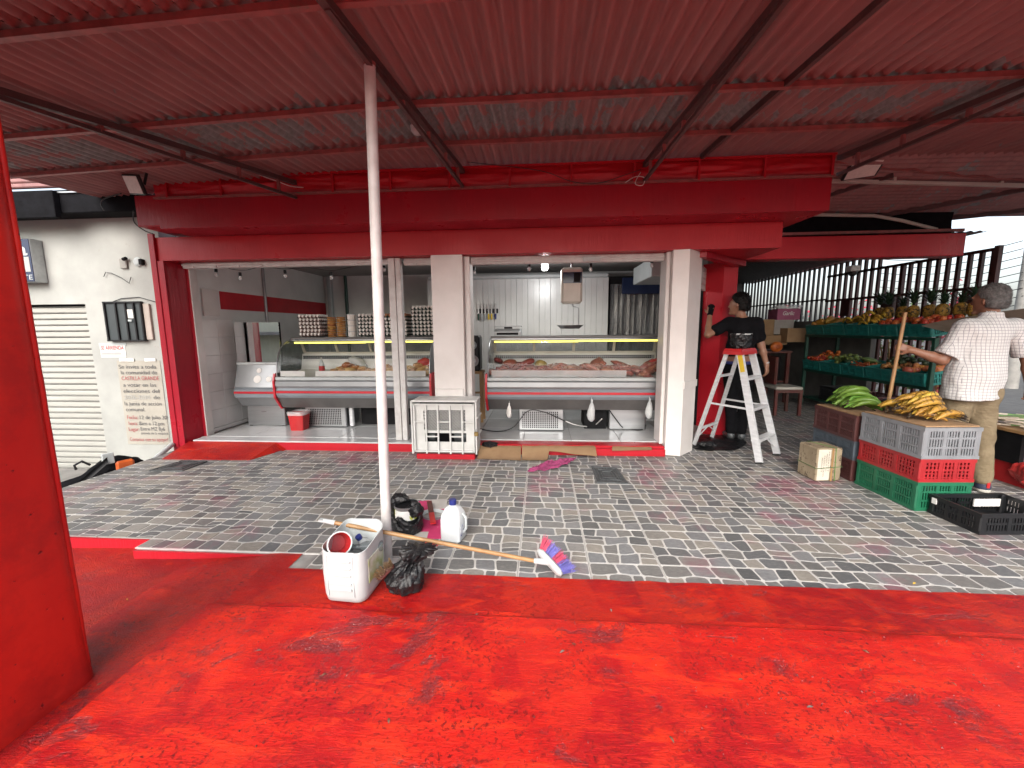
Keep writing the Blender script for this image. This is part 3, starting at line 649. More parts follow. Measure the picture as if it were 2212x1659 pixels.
sbox('red_wall_stripe', (-4.394,1.27,1.80),(-4.388,4.12,2.05), 'case_red', 0)
sbox('conduit_pipe', (-4.39,2.18,1.45),(-4.35,2.22,2.55), 'steel', .01)
sbox('back_wall', (-4.40,4.12,0),(2.6,4.25,2.75), 'plaster_w', 0)
sbox('corner_pipe', (-4.30,4.02,.2),(-4.20,4.115,2.6), 'white_pl', .02)
sbox('green_pipe', (-3.93,4.04,1.0),(-3.88,4.10,2.6), 'rack_green', .01)
sbox('shop_ceiling', (-4.56,.76,2.60),(2.6,4.25,2.616), 'ceil', 0)
cr = thing('cold_room', (0,0,0)); cr.parent = shop
for k in range(16):                                     # ribbed insulated panels
    x = -1.95+k*.205
    pm_ = MB().box((x,3.22,FZ),(x+.203,3.30,2.38), 0, .004); pm_.box((x+.095,3.214,FZ),(x+.108,3.221,2.38), 0, .002); pm_.build('panel', M['panel'], cr)
MB().box((-1.95,3.21,2.382),(1.33,3.34,2.46), 0, .02).build('panel_header', M['white_pl'], cr)
for k in range(11):
    x = 1.36+k*.105
    sm = MB(); sm.grid(lambda u, v: (x+u*.13, 3.20+.012*math.sin(u*math.pi)+(.012 if k % 2 else 0)+.006*nz(u*3+k,v*4,1,3), FZ+.05+v*2.1), 4, 14); sm.build('curtain_strip', M['curtain'], cr, smooth=180)
MB().box((1.34,3.27,FZ),(2.55,3.32,2.4)).build('door_void', M['dark'], cr)
MB().box((1.55,3.13,2.08),(2.25,3.19,2.36), 0, .01).build('blue_cover', M['screen'], cr)
sbox('partition_wall', (2.45,1.75,0),(2.6,4.2,2.62), 'plaster_w', 0)
sbox('ceiling_duct', (1.62,1.5,2.18),(2.2,2.6,2.44), 'white_pl', .01)
# diagonal side door: shutter slats on top
dd = thing('side_door', (0,0,0)); dd.parent = shop
def dpt(t, z, off=0): return Vector((1.955+(2.35-1.955)*t+off*.9, .86+(1.60-.86)*t-off*.42, z))
for k in range(4):
    z = 2.28-.075*(k+1); q = MB(); q.add([dpt(0,z,.03),dpt(1,z,.03),dpt(1,z+.07,.03),dpt(0,z+.07,.03),dpt(0,z+.0,0),dpt(1,z,0),dpt(1,z+.07,0),dpt(0,z+.07,0)], [(0,1,2,3),(4,7,6,5),(0,4,5,1),(3,2,6,7),(1,5,6,2),(0,3,7,4)]); q.build('shutter_slat', M['white_pole'], dd)
q = MB(); q.bar(dpt(1,FZ,-.01), dpt(1,2.28,-.01), .025, .03); q.build('door_guide', M['dark'], dd)
# crumpled flashing between beam and canopy
fl = MB()
def flash(u, v):
    x = -4.06+7.0*u; z = 2.928+.215*v; w = .030*math.sin(v*math.pi)*(1+.6*nz(x,v,1.4,8)) + .022*nz(x,v*2.2,2.2,4)*math.sin(v*math.pi) + .012*nz(x*1.0,v*6,5,6)*math.sin(v*math.pi)
    return (x, .118-w*.9+.004, z)
fl.grid(flash, 260, 18); fl.build('crumpled_flashing', M['redbright'], shop, smooth=180)
# ================================================================ canopy
def zc(x, y): return 3.150+.06*y-.032*max(0.0,-.9-x)
can = thing('canopy', (0,-1.5,0), 'corrugated sheet canopy with flaking dark red paint over the whole forecourt', 'canopy'); can.location = (0,0,0)
PIT, AMP = .088, .0185
def corr(name, x0, n, y0, y1, dz, mtl, parent, zf=zc, alongx=False):
    mb = MB(); per = 8; nu = n*per
    ny = max(2, int(abs(y1-y0)/.12))
    def f(u, v):
        x = x0+u*n*PIT; y = y0+(y1-y0)*v; z = zf(x,y)+dz+AMP*math.cos(2*math.pi*x/PIT)+.006*nz(x,y,.9,3)
        return (x,y,z)
    mb.grid(f, nu, ny); return mb.build(name, M[mtl], parent, smooth=180)
YP = [.13, -.53, -1.26, -2.24, -3.25]
nsh = 10
for r in range(4):
    for c in range(17):
        x0 = (-57+c*(nsh-1))*PIT
        if x0 > 7.6: continue
        corr('roof_sheet', x0, nsh, YP[r]+(.05 if r else .25), YP[r+1]-.05, .020+.005*(r % 2)+.0025*(c % 2), 'canopy', can)
for c in range(5):                                     # sheets of the right side reaching further back
    corr('roof_sheet', (34+c*(nsh-1))*PIT, nsh, .75+.26*c, .11, .045, 'canopy', can)
for y in YP[1:4]+[-2.95]:
    b = MB(); pts = [-5.0,-2.8,-.85,1.2,3.15,5.2,7.4]
    for a_, b_ in zip(pts, pts[1:]): b.bar((a_,y,zc(a_,y)-.022),(b_,y,zc(b_,y)-.022), .036, .034)
    b.build('purlin', M['steel_red'], can)
for n_, (xa, xb, m_) in enumerate(((-3.35,-2.45,'steel_dark'),(-.86,-.66,'steel_dark'),(1.24,1.16,'steel_dark'),(3.45,2.98,'steel_dark'))):
    tr = thing('truss', (0,0,0)); tr.parent = can
    def tp(y, d): t = (y+3.0)/3.12; x = xa+(xb-xa)*t; return Vector((x, y, zc(x,y)-.045-d))
    MB().bar(tp(-3.0,.02), tp(.10,.02), .042, .042).build('top_chord', M[m_], tr)
    MB().bar(tp(-2.3,.035), tp(.10,.17), .027, .027).build('bottom_chord', M[m_], tr)
    for y in (-1.45,-.95,-.5,-.1):
        MB().bar(tp(y,.03), tp(y,.17+(y-.1)*.0563), .025, .025).build('strut', M['steel_red'], tr)
MB().bar((1.75,-3.0,zc(1.75,-3)-.012),(1.70,.1,zc(1.7,.1)-.012), .03, .05).build('lap_bar', M['steel_dark'], can)
for k, x in enumerate([-3.9+.62*i for i in range(12)]):  # short posts along the facade
    MB().bar((x,.085,2.93),(x,.085,3.12), .022, .022).build('facade_post', M['redbright'], can)
MB().bar((-4.06,.085,3.125),(2.95,.085,3.125), .02, .02).build('facade_rail', M['redbright'], can)
MB().bar((-4.06,.09,2.93),(2.95,.09,2.93), .03, .02).build('facade_rail', M['steel_red'], can)
# wing over the side hall: corrugations along x
def wing(y0, y1, x0, x1, zf, nm='wing_sheet'):
    mb = MB(); n = max(2, int((y1-y0)/PIT)); nu = max(2, int((x1-x0)/.3))
    mb.grid(lambda u, v: (x0+(x1-x0)*u, y0+(y1-y0)*v, zf(x0+(x1-x0)*u, y0+(y1-y0)*v)+.013*math.cos(2*math.pi*(y0+(y1-y0)*v)/PIT)), nu, n*6); mb.build(nm, M['canopy'], can, smooth=180)
wz = lambda x, y: 3.20-.135*(y-.3)-.012*(x-3)
for xa, xb in ((2.92,4.2),(4.17,5.45),(5.42,6.8),(6.77,8.0)): wing(.35, 1.92, xa, xb, wz)
MB().bar((2.95,.42,wz(2.95,.42)+.02),(7.6,1.35,wz(7.6,1.35)-.0), .05, .05).build('valley_beam', M['steel_red'], can)
MB().bar((3.35,.75,wz(3.35,.75)-.045),(7.6,1.10,wz(7.6,1.10)-.06), .035, .035).build('bottom_chord', M['cream'], can)
for x in (4.05,5.25): MB().bar((x,.81+.08*(x-4),wz(x,.85)-.05),(x,.81+.08*(x-4),wz(x,.85)+.03), .03, .03).build('strut', M['cream'], can)
MB().bar((3.0,1.85,wz(3.0,1.85)-.03),(3.95,.7,wz(3.95,.7)-.02), .035, .04).build('rafter', M['steel_dark'], can)
MB().bar((4.55,1.85,wz(4.55,1.85)-.03),(6.2,.75,wz(6.2,.75)-.02), .04, .05).build('rafter', M['steel_dark'], can)
MB().bar((5.6,1.9,wz(5.6,1.9)-.03),(7.4,1.35,wz(7.4,1.35)-.02), .04, .05).build('rafter', M['steel_dark'], can)
mbp = MB(); mbp.tube([(2.95,1.62,2.97),(3.8,1.64,2.955),(4.5,1.66,2.93),(4.85,1.66,2.86),(5.3,1.67,2.74)], .022, 8); mbp.build('bent_pipe', M['cream'], can)
tp_ = MB(); tp_.grid(lambda u, v: (2.75+2.8*u, 1.75+.02*nz(u*4,v*2,1,4), 2.66+(wz(2.75+2.8*u,1.75)-2.66)*v), 20, 6); tp_.build('dark_tarp', M['black_cloth'], can, smooth=180)
# ================================================================ neighbour on the left
nb = thing('neighbour_house', (-6,.62,-.3), 'off-white stained plaster house front with a closed roller shutter on the left', 'building'); nb.location = (0,0,0)
WY = .62
x_sh = AY(205,800,WY).x; z_top = AY(150,657,WY).z; z_bot = AY(180,1018,WY).z
nw = MB(); nw.box((x_sh,WY,-.42),(-4.575,WY+.3,3.2)); nw.box((-12,WY,z_top),(x_sh-.0,WY+.3,3.2)); nw.box((-12,WY,-.42),(x_sh,WY+.3,z_bot-.06)); nw.build('wall', M['offwhite'], nb)
ss = MB().box((0,0,0),(4.0,.02,.062), 0, .008); ss.box((0,.004,.063),(4.0,.02,.0685), 1); ss.box((0,-.004,.070),(4.0,.02,.0745), 0, .002); slat = ss.mesh('shutter_slat', [mat('cream_shutter', (.41,.405,.37), (.34,.335,.305), 3, .55, space='POS', st=(.4,1,3), dirt=((.28,.25,.2),5,.68)), M['dark']])
shut = thing('roller_shutter', (0,0,0)); shut.parent = nb
nsl = int((z_top-z_bot)/.078)+1
for k in range(nsl): put('slat', slat, shut, (x_sh-4.0,WY+.06,z_bot-.05+k*.078))
MB().box((x_sh-4.0,WY+.1,z_bot-.06),(x_sh,WY+.12,z_top)).build('shutter_backing', M['dark'], nb)
MB().box((-12,WY-.12,-.42),(x_sh+.3,WY-.002,z_bot-.10), 0, .02).build('doorstep', M['pave'], nb)
tag(MB().box((-12,-8,-.42),(-4.54,WY-.13,-.30), 0, .01).build('side_pavement', M['pave']), kind='structure')
# wall meter cabinet, wires, lamp holders
mc = thing('meter_cabinet', (0,0,0), 'dark grey barred electricity meter cabinet on the off-white wall', 'meter box')
a = AY(226,652,WY-.02); b = AY(318,737,WY-.02); w = b.x-a.x; zz0, zz1 = b.z, a.z; mc.location = (a.x, WY, zz0); h = zz1-zz0
MB().box((0,-.035,0),(w,-.004,h), 0, .005).build('door', mat('cabinet_grey', (.045,.055,.058),(.035,.043,.046),5,.5), mc)
for t in (.0,.30,.56,.78,.97): MB().box((t*w,-.055,0),(t*w+.022,-.036,h), 0, .003).build('bar', M['blackp'], mc)
for z in (0,h-.02): MB().box((0.0,-.058,z),(w,-.0365,z+.02), 0, .003).build('rail', M['blackp'], mc)
MB().box((w*.60,-.039,h*.58),(w*.78,-.0355,h*.80), 0, .004).build('meter_window', M['paper'], mc)
MB().box((w*.64,-.062,h*.50),(w*.74,-.0585,h*.55), 0, .0).build('number_plate', M['white_pl'], mc)
MB().box((w+.006,-.03,.02),(w+.09,-.003,h-.03), 0, .004).build('side_panel', mat('bare_mortar', (.46,.40,.36),(.38,.33,.29),7,.9), mc)
def sbox2(x, y, name, lab, cat):
    p = AY(x,y,WY); return thing(name, (p.x,WY,p.z), lab, cat)
jb = sbox2(270,570,'junction_box','small broken junction box with dangling wire on the off-white wall','junction box')
MB().box((-.045,-.03,-.06),(.045,-.003,.06), 0, .006).build('box', M['pave'], jb); MB().tube([(.02,-.035,.05),(.07,-.045,.06)], .02, 8).build('socket', M['dark'], jb)
wv = MB(); wv.tube([AY(x,y,WY-.02)-jb.location for x,y in ((283,598),(279,612),(262,600),(240,590),(228,588),(224,598))], .004, 6); wv.build('loose_wire', M['cable'], jb)
lh = sbox2(300,566,'lamp_holder','round white lamp base beside the broken junction box','lamp holder')
lhb = MB(); lhb.lathe([(.0,0),(.055,0),(.055,.02),(.03,.035),(0,.035)], 16); lhb.build('base', M['white_pl'], lh, rot=(R_(90),0,0)); MB().box((.04,-.05,-.04),(.085,-.003,.03), 0, .006).build('clip', M['dark'], lh)
pw = MB(); pw.tube([AY(x,y,WY-.012) for x,y in ((222,660),(262,645),(300,642),(335,652))], .005, 6); tag(pw.build('wall_cable', M['cable']), 'thin cable sagging along the wall above the meter cabinet', 'cable')
# lightbox sign cut off by the column
ls = thing('lightbox_sign', (0,0,0), 'grey box sign with a dark printed face sticking out of the off-white wall', 'sign')
p0 = AY(48,520,.25); p1 = AY(92,522,WY); zt, zb = AY(92,520,WY).z, AY(100,612,WY).z; zt_ls, zb_ls, p1_ls = zt, zb, p1
MB().box((p1.x-.62,.48,zb),(p1.x,WY-.004,zt), 0, .006).build('housing', M['steel'], ls)
MB().box((p1.x-.60,.472,zb+.008),(p1.x-.004,.479,zt-.008), 0, 0).build('printed_face', M['screen'], ls)
# dark neighbour awning
na = thing('neighbour_awning', (0,0,0), 'black metal awning box over the off-white wall', 'awning')
q0 = AY(300,400,.35); q1 = AY(290,456,.35)
MB().box((-12,.35,q1.z),(-4.42,.60,q0.z-.02), 0, .01).build('fascia', M['black_cloth'], na)
r0 = AY(125,470,.30); MB().box((-12,.28,r0.z),(r0.x,.345,r0.z+.30), 0, .005).build('roller_box', M['black_cloth'], na)
MB().box((-12,.33,q0.z-.06),(-4.9,.349,q0.z-.045), 0).build('light_trim', M['steel'], na)
for k in range(9):
    z = q0.z+.0+k*.055; MB().box((-12,.30-.008*(k % 2),z),(-4.38,.36,z+.053), 0, .012).build('cladding_strip', M['canopy'], na)
# ================================================================ refrigerated display cases
def arc(p0, p1, bulge, n=10):                           # quadratic curve in (y,z)
    out = []
    for i in range(n+1):
        t = i/n; out.append(((1-t)**2*p0[0]+2*t*(1-t)*bulge[0]+t*t*p1[0], (1-t)**2*p0[1]+2*t*(1-t)*bulge[1]+t*t*p1[1]))
    return out
GP = arc((.025,.755),(.42,1.255),(.03,1.20),12)
def strip(mb, prof, x0, x1, th=.006, mi=0):             # thin shell extruded along x from an open (y,z) profile
    poly = list(prof)+[(y+th*.6, z-th) for y,z in reversed(prof)]
    n = len(poly); vs = [(x0,y,z) for y,z in poly]+[(x1,y,z) for y,z in poly]
    fs = [(k,(k+1)%n,n+(k+1)%n,n+k) for k in range(n)]; h = len(prof)
    for e in (0,n): fs += [(e+k,e+k+1,e+n-2-k,e+n-1-k) for k in range(h-1)]
    return mb.add(vs, fs, mi)
def case(X0, X1, Y0, label, name='display_case'):
    L = X1-X0; t = thing(name, (X0,Y0,FZ), label, 'display case', 'refrigerated cases inside the shop')
    MB().prism([(.02,.46),(.10,.31),(.62,.31),(.80,.46)], .0, L, axis='x').build('skirt', M['case_dark'], t, fix=True)
    bp = MB().prism([(.012,.462),(-.012,.50),(-.014,.575),(.0,.60),(.8,.60),(.8,.462)], .0, L, axis='x').build('bumper', M['case_blue'], t, fix=True)
    MB().box((.0,-.022,.53),(L,-.0145,.562), 0, .002).build('red_stripe', M['case_red'], bp)
    MB().prism([(-.006,.602),(-.02,.63),(-.016,.69),(.01,.705),(.8,.705),(.8,.602)], 0, L, axis='x').build('upper_bumper', M['case_grey'], t, fix=True)
    MB().box((0,-.012,.707),(L,.04,.752), 0, .008).build('glass_rail', M['white_pl'], t)
    MB().prism([(.045,.71),(.60,.80),(.66,1.03),(.80,1.03),(.80,.707)], .01, L-.01, axis='x').build('liner', M['case_white'], t, fix=True)
    gr = MB().box((.04,.622,.955),(L-.04,.636,1.005), 0).build('air_grille', M['case_grey'], t)
    k = MB(); n = int((L-.1)/.028)
    for q in range(n):
        for z in (.960,.984): k.box((.05+q*.028,.617,z),(.05+q*.028+.019,.6215,z+.016))
    tag(k.build('grille_slots', M['dark'], gr), kind='stuff')
    gm = MB(); strip(gm, GP, .012, L-.012, .006); gm.build('curved_glass', M['glass'], t, smooth=60)
    MB().box((0,.40,1.255),(L,.86,1.282), 0, .006).build('top_shelf', M['case_dark'], t)
    MB().box((0,.385,1.225),(L,.42,1.254), 0, .005).build('top_rail', M['steel'], t)
    for a_, b_, z in ((.05,L*.52,1.205),(L*.5,L-.03,1.212)):
        MB().tube([(a_,.42,z),(b_,.42,z)], .013, 10).build('light_tube', M['glow_tube'], t)
    rd = MB()                                           # rear sliding doors
    n = 4
    for q in range(n+1): rd.bar((.03+(L-.06)*q/n,.70,1.04),(.03+(L-.06)*q/n,.60,1.25), .035, .02)
    rd.bar((.03,.70,1.04),(L-.03,.70,1.04), .03, .03); rd.build('door_frame', M['cream'], t)
    MB().add([(.03,.715,1.04),(L-.03,.715,1.04),(L-.03,.615,1.25),(.03,.615,1.25)], [(0,1,2,3)]).build('door_glass', M['glass_side'], t)
    sp_ = [(y,z) for y,z in GP]+[(.84,1.255),(.84,.71),(.04,.71)]
    for x in (0,L-.012):
        MB().prism(sp_, x, x+.010, axis='x').build('side_glass', M['glass_side'] if x == 0 else M['case_grey'], t, fix=True)
    for x in (-.028,L+.001):
        MB().prism([(-.03,.47),(-.035,.70),(.0,.80),(.86,.80),(.86,.42),(.62,.29),(.10,.29)], x, x+.027, axis='x').build('end_cap', M['case_red'], t, fix=True)
    rim = MB(); rim.tube([(.006,y,z) for y,z in GP], .008, 6); rim.build('glass_edge', M['steel'], t)
    return t
c3 = case(-.565, 1.775, .985, 'display case full of raw meat with yellow light tubes in the right bay')
c2 = case(-3.50, -1.345, 1.02, 'curved glass display case carrying egg trays in the left bay')
def vent_box(t, x0, x1, y0, y1, z1, slots=True, nm='condenser_box'):
    b = MB().box((x0,y0,0.006),(x1,y1,z1), 0, .012).build(nm, M['steel'], t)
    if slots:
        k = MB(); nx = int((x1-x0-.10)/.026); nz_ = int((z1-.08)/.026)
        for i in range(nx):
            for j in range(nz_): k.box((x0+.05+i*.026,y0-.003,.04+j*.026),(x0+.05+i*.026+.014,y0+.001,.04+j*.026+.019))
        tag(k.build('vent_slots', M['dark'], b), kind='stuff')
    return b
vent_box(c3, .40, 1.01, .17, .60, .33); vent_box(c3, 1.63, 2.12, .26, .70, .33, False, 'base_box')
MB().box((1.30,.30,.006),(1.60,.75,.33)).build('dark_base', M['dark'], c3)
vent_box(c2, .25, .86, .22, .66, .33); vent_box(c2, 1.86, 2.10, .16, .6, .33, False, 'base_box'); MB().tube([(.93,.25,.02),(.93,.25,.33)], .035, 12).build('foot', M['alu'], c2)
MB().box((1.0,.40,.006),(1.8,.75,.33)).build('dark_base', M['dark'], c2)
# corner counter with the mirror panel
c1 = thing('mirror_counter', (-4.22,1.16,FZ), 'grey service counter with a mirror panel in the left corner', 'counter')
L1 = .66
MB().prism([(.02,.44),(.12,.30),(.6,.30),(.7,.44)], 0, L1, axis='x').build('skirt', M['case_grey'], c1, fix=True)
b1 = MB().prism([(-.01,.442),(-.02,.56),(.02,.585),(.7,.585),(.7,.442)], 0, L1, axis='x').build('bumper', M['case_blue'], c1, fix=True)
MB().box((0,-.028,.50),(L1,-.0195,.53), 0, .002).build('red_stripe', M['case_red'], b1)
sp1 = MB().prism([(.0,.587),(.10,.90),(.7,.90),(.7,.587)], 0, L1, axis='x').build('sloped_panel', M['case_grey'], c1, fix=True)
for k, (x, z, r) in enumerate(((.33,.70,.055),(.50,.70,.04),(.34,.82,.035))):
    y = .0+(z-.587)*.32-.004; d = MB(); d.lathe([(0,0),(r,0),(r,.002),(0,.002)], 18); d.build('sticker_residue', M['paper'], sp1, (x,y,z), (R_(72),0,0))
MB().box((-.005,.085,.902),(L1,.125,.935), 0, .005).build('white_rail', M['white_pl'], c1)
mr = MB().box((0,.11,.94),(L1,.118,1.50)).build('mirror', M['mirror'], c1)
MB().box((0,.1185,.94),(L1,.15,1.50)).build('backing', M['dark'], c1)
MB().box((.06,.12,.006),(.64,.55,.30), 0, .01).build('base_box', M['steel'], c1)
for x in (.10,.60): MB().box((x-.02,.13,0),(x+.02,.17,.006)).build('foot', M['blackp'], c1)
# ---------------------------------------------------------------- goods in and on the cases
def blob_mesh(name, m, seed, r=(.09,.06,.035), n=14, k=9, rough=.35):
    mb = MB(); mb.ball((0,0,0), 1, n, k); V = []
    for p in mb.v:
        v = Vector(p); q = 1+rough*noise.noise(v*1.4+Vector((seed*3.1,seed,0)))+.5*rough*noise.noise(v*3.3+Vector((seed,seed*2.3,5)))
        V.append((v.x*r[0]*q, v.y*r[1]*q, v.z*r[2]*q))
    mb.v = V; return mb.mesh(name, M[m], 180)
beef = [blob_mesh('meat_cut','meat',s) for s in range(4)]; pork = [blob_mesh('meat_cut','meat2',s+9,(.10,.055,.03)) for s in range(4)]
chk = [blob_mesh('chicken_piece','chick',s+5,(.06,.05,.035)) for s in range(3)]; ckd = [blob_mesh('chicken_piece','cooked',s+15,(.06,.045,.032)) for s in range(2)]
def deck(t, x, y): L_ = t.location; return (L_.x+x, L_.y+y, L_.z+.71+.09*(y-.045)/.555)
rn = random.Random(4)
def scatter(t, x0, x1, meshes, n, name, label, cat, group, y0=.22, y1=.55, zl=.05):
    for k in range(n):
        x = x0+(x1-x0)*(k+.5)/n+rn.uniform(-.03,.03); y = rn.uniform(y0,y1); p = deck(t,x,y)
        o = put(name, rn.choice(meshes), None, (p[0],p[1],p[2]+.012+rn.uniform(0,zl)), (rn.uniform(-.4,.4),rn.uniform(-.4,.4),rn.uniform(0,6.28)), rn.uniform(1.0,1.5)); tag(o, label, cat, group)
scatter(c3, .08, .62, beef, 24, 'meat_cut', 'dark red raw beef cut piled at the left of the right display case', 'meat', 'beef cuts in the right display case')
scatter(c3, .08, .50, beef, 9, 'meat_cut', 'dark red raw beef cut piled at the left of the right display case', 'meat', 'beef cuts in the right display case', .42, .55, .14)
scatter(c3, .62, 1.45, beef[:2]+pork, 34, 'meat_cut', 'raw meat cut in the middle of the right display case', 'meat', 'mixed cuts in the right display case')
scatter(c3, 1.35, 2.30, pork, 34, 'meat_cut', 'pale pink raw pork cut heaped at the right of the right display case', 'meat', 'pork cuts in the right display case', .22, .55, .10)
yb_ = blob_mesh('tripe_bag','yell_bag',3,(.085,.06,.085)); p = deck(c3,.70,.5); tag(put('tripe_bag', yb_, None, (p[0],p[1],p[2]+.07)), 'yellow lump standing among the beef in the right display case', 'meat')
p = deck(c3,2.27,.5); tag(put('red_meat_bag', blob_mesh('red_meat_bag','red_bag',6,(.07,.06,.10)), None, (p[0],p[1],p[2]+.08)), 'red wrapped piece at the far right of the meat display case', 'meat')
scatter(c2, .62, 1.75, chk, 36, 'chicken_piece', 'pale chicken piece laid out in the egg-topped display case', 'chicken', 'chicken pieces in the left display case', .22, .48)
scatter(c2, .75, 1.05, ckd, 7, 'chicken_piece', 'orange marinated chicken piece heaped in the left display case', 'chicken', 'marinated chicken in the left display case', .35, .5, .10)
scatter(c2, 1.7, 2.08, chk, 12, 'chicken_piece', 'yellow chicken piece at the right end of the left display case', 'chicken', 'yellow chicken at the right end of the left case', .2, .5, .10)
p = deck(c2,1.95,.5); tag(put('red_meat_bag', blob_mesh('red_meat_bag','red_bag',8,(.10,.05,.06)), None, (p[0],p[1],p[2]+.12)), 'red wrapped piece at the right end of the egg-topped display case', 'meat')
p = deck(c2,.90,.53); cb_ = put('plastic_wrap_bag', blob_mesh('plastic_wrap_bag','bag_clear',12,(.14,.05,.07)), None, (p[0]+.03,p[1],p[2]+.12), (0,.5,.3)); tag(cb_, 'crumpled clear plastic bag behind the marinated chicken', 'bag')
p = deck(c2,.47,.36); bt = thing('sauce_bottle', (p[0],p[1],p[2]-.008), 'white sauce bottle with red label inside the left display case', 'bottle')
b_ = MB(); b_.lathe([(0,0),(.038,0),(.04,.02),(.04,.13),(.03,.17),(.014,.205),(.014,.215),(0,.215)], 16); b_.build('body', M['white_pl'], bt, smooth=40)
b_ = MB(); b_.lathe([(.0408,.05),(.0408,.12)], 16, cap=False); b_.build('label_band', M['redpl'], bt, smooth=60); b_ = MB(); b_.lathe([(0,.216),(.013,.216),(.008,.24),(0,.24)], 10); b_.build('nozzle', M['cream'], bt)
for tr_, xs_ in ((c2, ((.05,.40),(.55,1.0),(1.0,1.45),(1.47,1.70),(1.82,2.09))),):
    for k,(a_,b2) in enumerate(xs_):
        pp = MB(); pp.grid(lambda u, v: (a_+(b2-a_)*u, .036+.012*v, .757+.075*v), 6, 2); o = pp.build('price_card', M['paper'], tr_)
pp = MB(); pp.grid(lambda u, v: (.05+1.75*u, .036+.012*v+.003*nz(u*9,v,1,2), .757+.085*v), 16, 2); pp.build('clear_film', M['bag_clear'], c3)
# egg trays
def tray_meshes(m):
    mb = MB(); n = 12
    def f(u, v):
        x = (u-.5)*.30; y = (v-.5)*.30; return (x, y, .016+.014*math.cos(u*6*2*math.pi)*math.cos(v*6*2*math.pi)+(.006 if u in (0,1) or v in (0,1) else 0))
    mb.grid(f, 36, 36); mb2 = MB(); mb2.grid(lambda u, v: (f(u,v)[0]*.98, f(u,v)[1]*.98, f(u,v)[2]-.006), 18, 18); return mb.mesh('tray_shell', M[m], 180)
def egg_mesh(m):
    mb = MB()
    for i in range(6):
        for j in range(6): mb.ball((-.15+.025+i*.05,-.15+.025+j*.05,.037), (.0195,.0195,.026), 8, 6)
    return mb.mesh('eggs', M[m], 180)
TB, TG, EG, EB = tray_meshes('tray_br'), tray_meshes('tray_gr'), egg_mesh('egg'), egg_mesh('egg_b')
shelfz = FZ+1.284
def tray(x, y, z, shell, eggs, label, group, rz):
    t = thing('egg_tray', (x,y,z), label, 'egg tray', group, rz); put('shell', shell, t, sc=(1.08,1.08,1.3)); tag(put('eggs', eggs, t, sc=(1.08,1.08,1.15)), kind='stuff')
order = ['bottom','second','third','fourth','fifth','sixth','seventh','topmost']
def stack(xd, n, shell, nm, grp, top=None, y=1.62, rz=0.0):
    X = AY(xd,700,y).x
    for k in range(n):
        eggs = EG if not (top and k == n-1) else top
        tray(X+rn.uniform(-.006,.006), y+rn.uniform(-.006,.006), shelfz+k*.052, shell, eggs, nm+', '+(order[k] if k < n-1 else 'topmost')+' of the stack', grp, rz+rn.uniform(-.03,.03))
stack(679, 6, TB, 'brown tray of white eggs on the left display case', 'brown egg tray stack', rz=.06)
stack(806, 6, TG, 'green tray of eggs just left of the white pole', 'green egg trays left of the pole', rz=-.05)
stack(861, 6, TG, 'green tray of eggs behind the white mullion post', 'green egg trays behind the mullion', EB, rz=.08)
stack(919, 8, TG, 'green tray of eggs beside the white pillar', 'tall green egg tray stack', rz=.0)
am = MB(); am.lathe([(0,0),(.058,.003),(.064,.012),(.058,.022),(0,.025)], 18); am = am.mesh('flatbread', M['arepa'], 60)
for q, xd in enumerate((717,737)):
    X = AY(xd,700,1.55).x
    for k in range(11): tag(put('flatbread_pack', am, None, (X+rn.uniform(-.004,.004),1.55,shelfz+k*.0265), (rn.uniform(-.06,.06),rn.uniform(-.06,.06),rn.uniform(0,6))), 'toasted round flatbread in the %s of the two stacks between eggs and tubs' % ('left','right')[q], 'flatbread', 'stacked flatbreads on the left case')
for q, xd in enumerate((760,786)):
    X = AY(xd,700,1.55).x
    for k in range(4):
        t = thing('tub', (X,1.55+.05*q,shelfz+k*.082), 'white lidded tub in the %s of the two tub stacks, %s one' % (('left','right')[q], ('bottom','second','third','top')[k]), 'tub', 'stacked tubs on the left case')
        a_ = MB(); a_.lathe([(0,0),(.052,0),(.060,.071),(0,.071)], 18); a_.build('cup', M['tub'], t, smooth=40); a_ = MB(); a_.lathe([(0,.0715),(.064,.0715),(.064,.0815),(0,.0815)], 18); a_.build('lid', M['white_pl'], t, smooth=40)
        MB().box((-.034,-.0605,.012),(.008,-.0570,.060)).build('printed_label', M['paper'], t)
# ---------------------------------------------------------------- scales, knives, speaker
hs_ = thing('hanging_scale', (0,0,0), 'beige boxy electronic scale hanging above the right display case', 'scale')
pa = AY(1213,577,1.45); pb = AY(1258,655,1.45); hs_.location = (pa.x,1.45,pb.z); w = pb.x-pa.x; h = pa.z-pb.z
MB().box((0,0,0),(w,.20,h), 0, .03).build('housing', M['cream'], hs_); MB().box((.02,-.006,h*.56),(w-.01,.001,h*.86), 0, .004).build('display_panel', M['screen'], hs_); MB().box((w*.58,-.0095,h*.58),(w-.03,-.0065,h*.84), 0).build('readout', M['dark'], hs_)
MB().tube([(w*.5,.1,h),(w*.5,.1,FZ+2.45-hs_.location.z)], .012, 8).build('hanger', M['steel'], hs_)
ar = MB(); ar.tube([(w*.55,.1,0),(w*.55,.1,-.03),(w*.85,.1,-.06),(w*.86,.1,-.30)], .008, 6); ar.build('arm', M['steel'], hs_)
pn = MB(); pn.lathe([(0,0),(.13,.0),(.18,.045),(.185,.05),(.178,.05),(.125,.008),(0,.008)], 26); pn.build('pan', M['steel'], hs_, (w*.45,.1,-.345), smooth=40)
cs = thing('counter_scale', (0,0,0), 'white flat counter scale with black display on the meat case', 'scale')
pa = AY(1069,722,1.55); pb = AY(1126,722,1.55); cs.location = (pa.x,1.45,shelfz); w = pb.x-pa.x
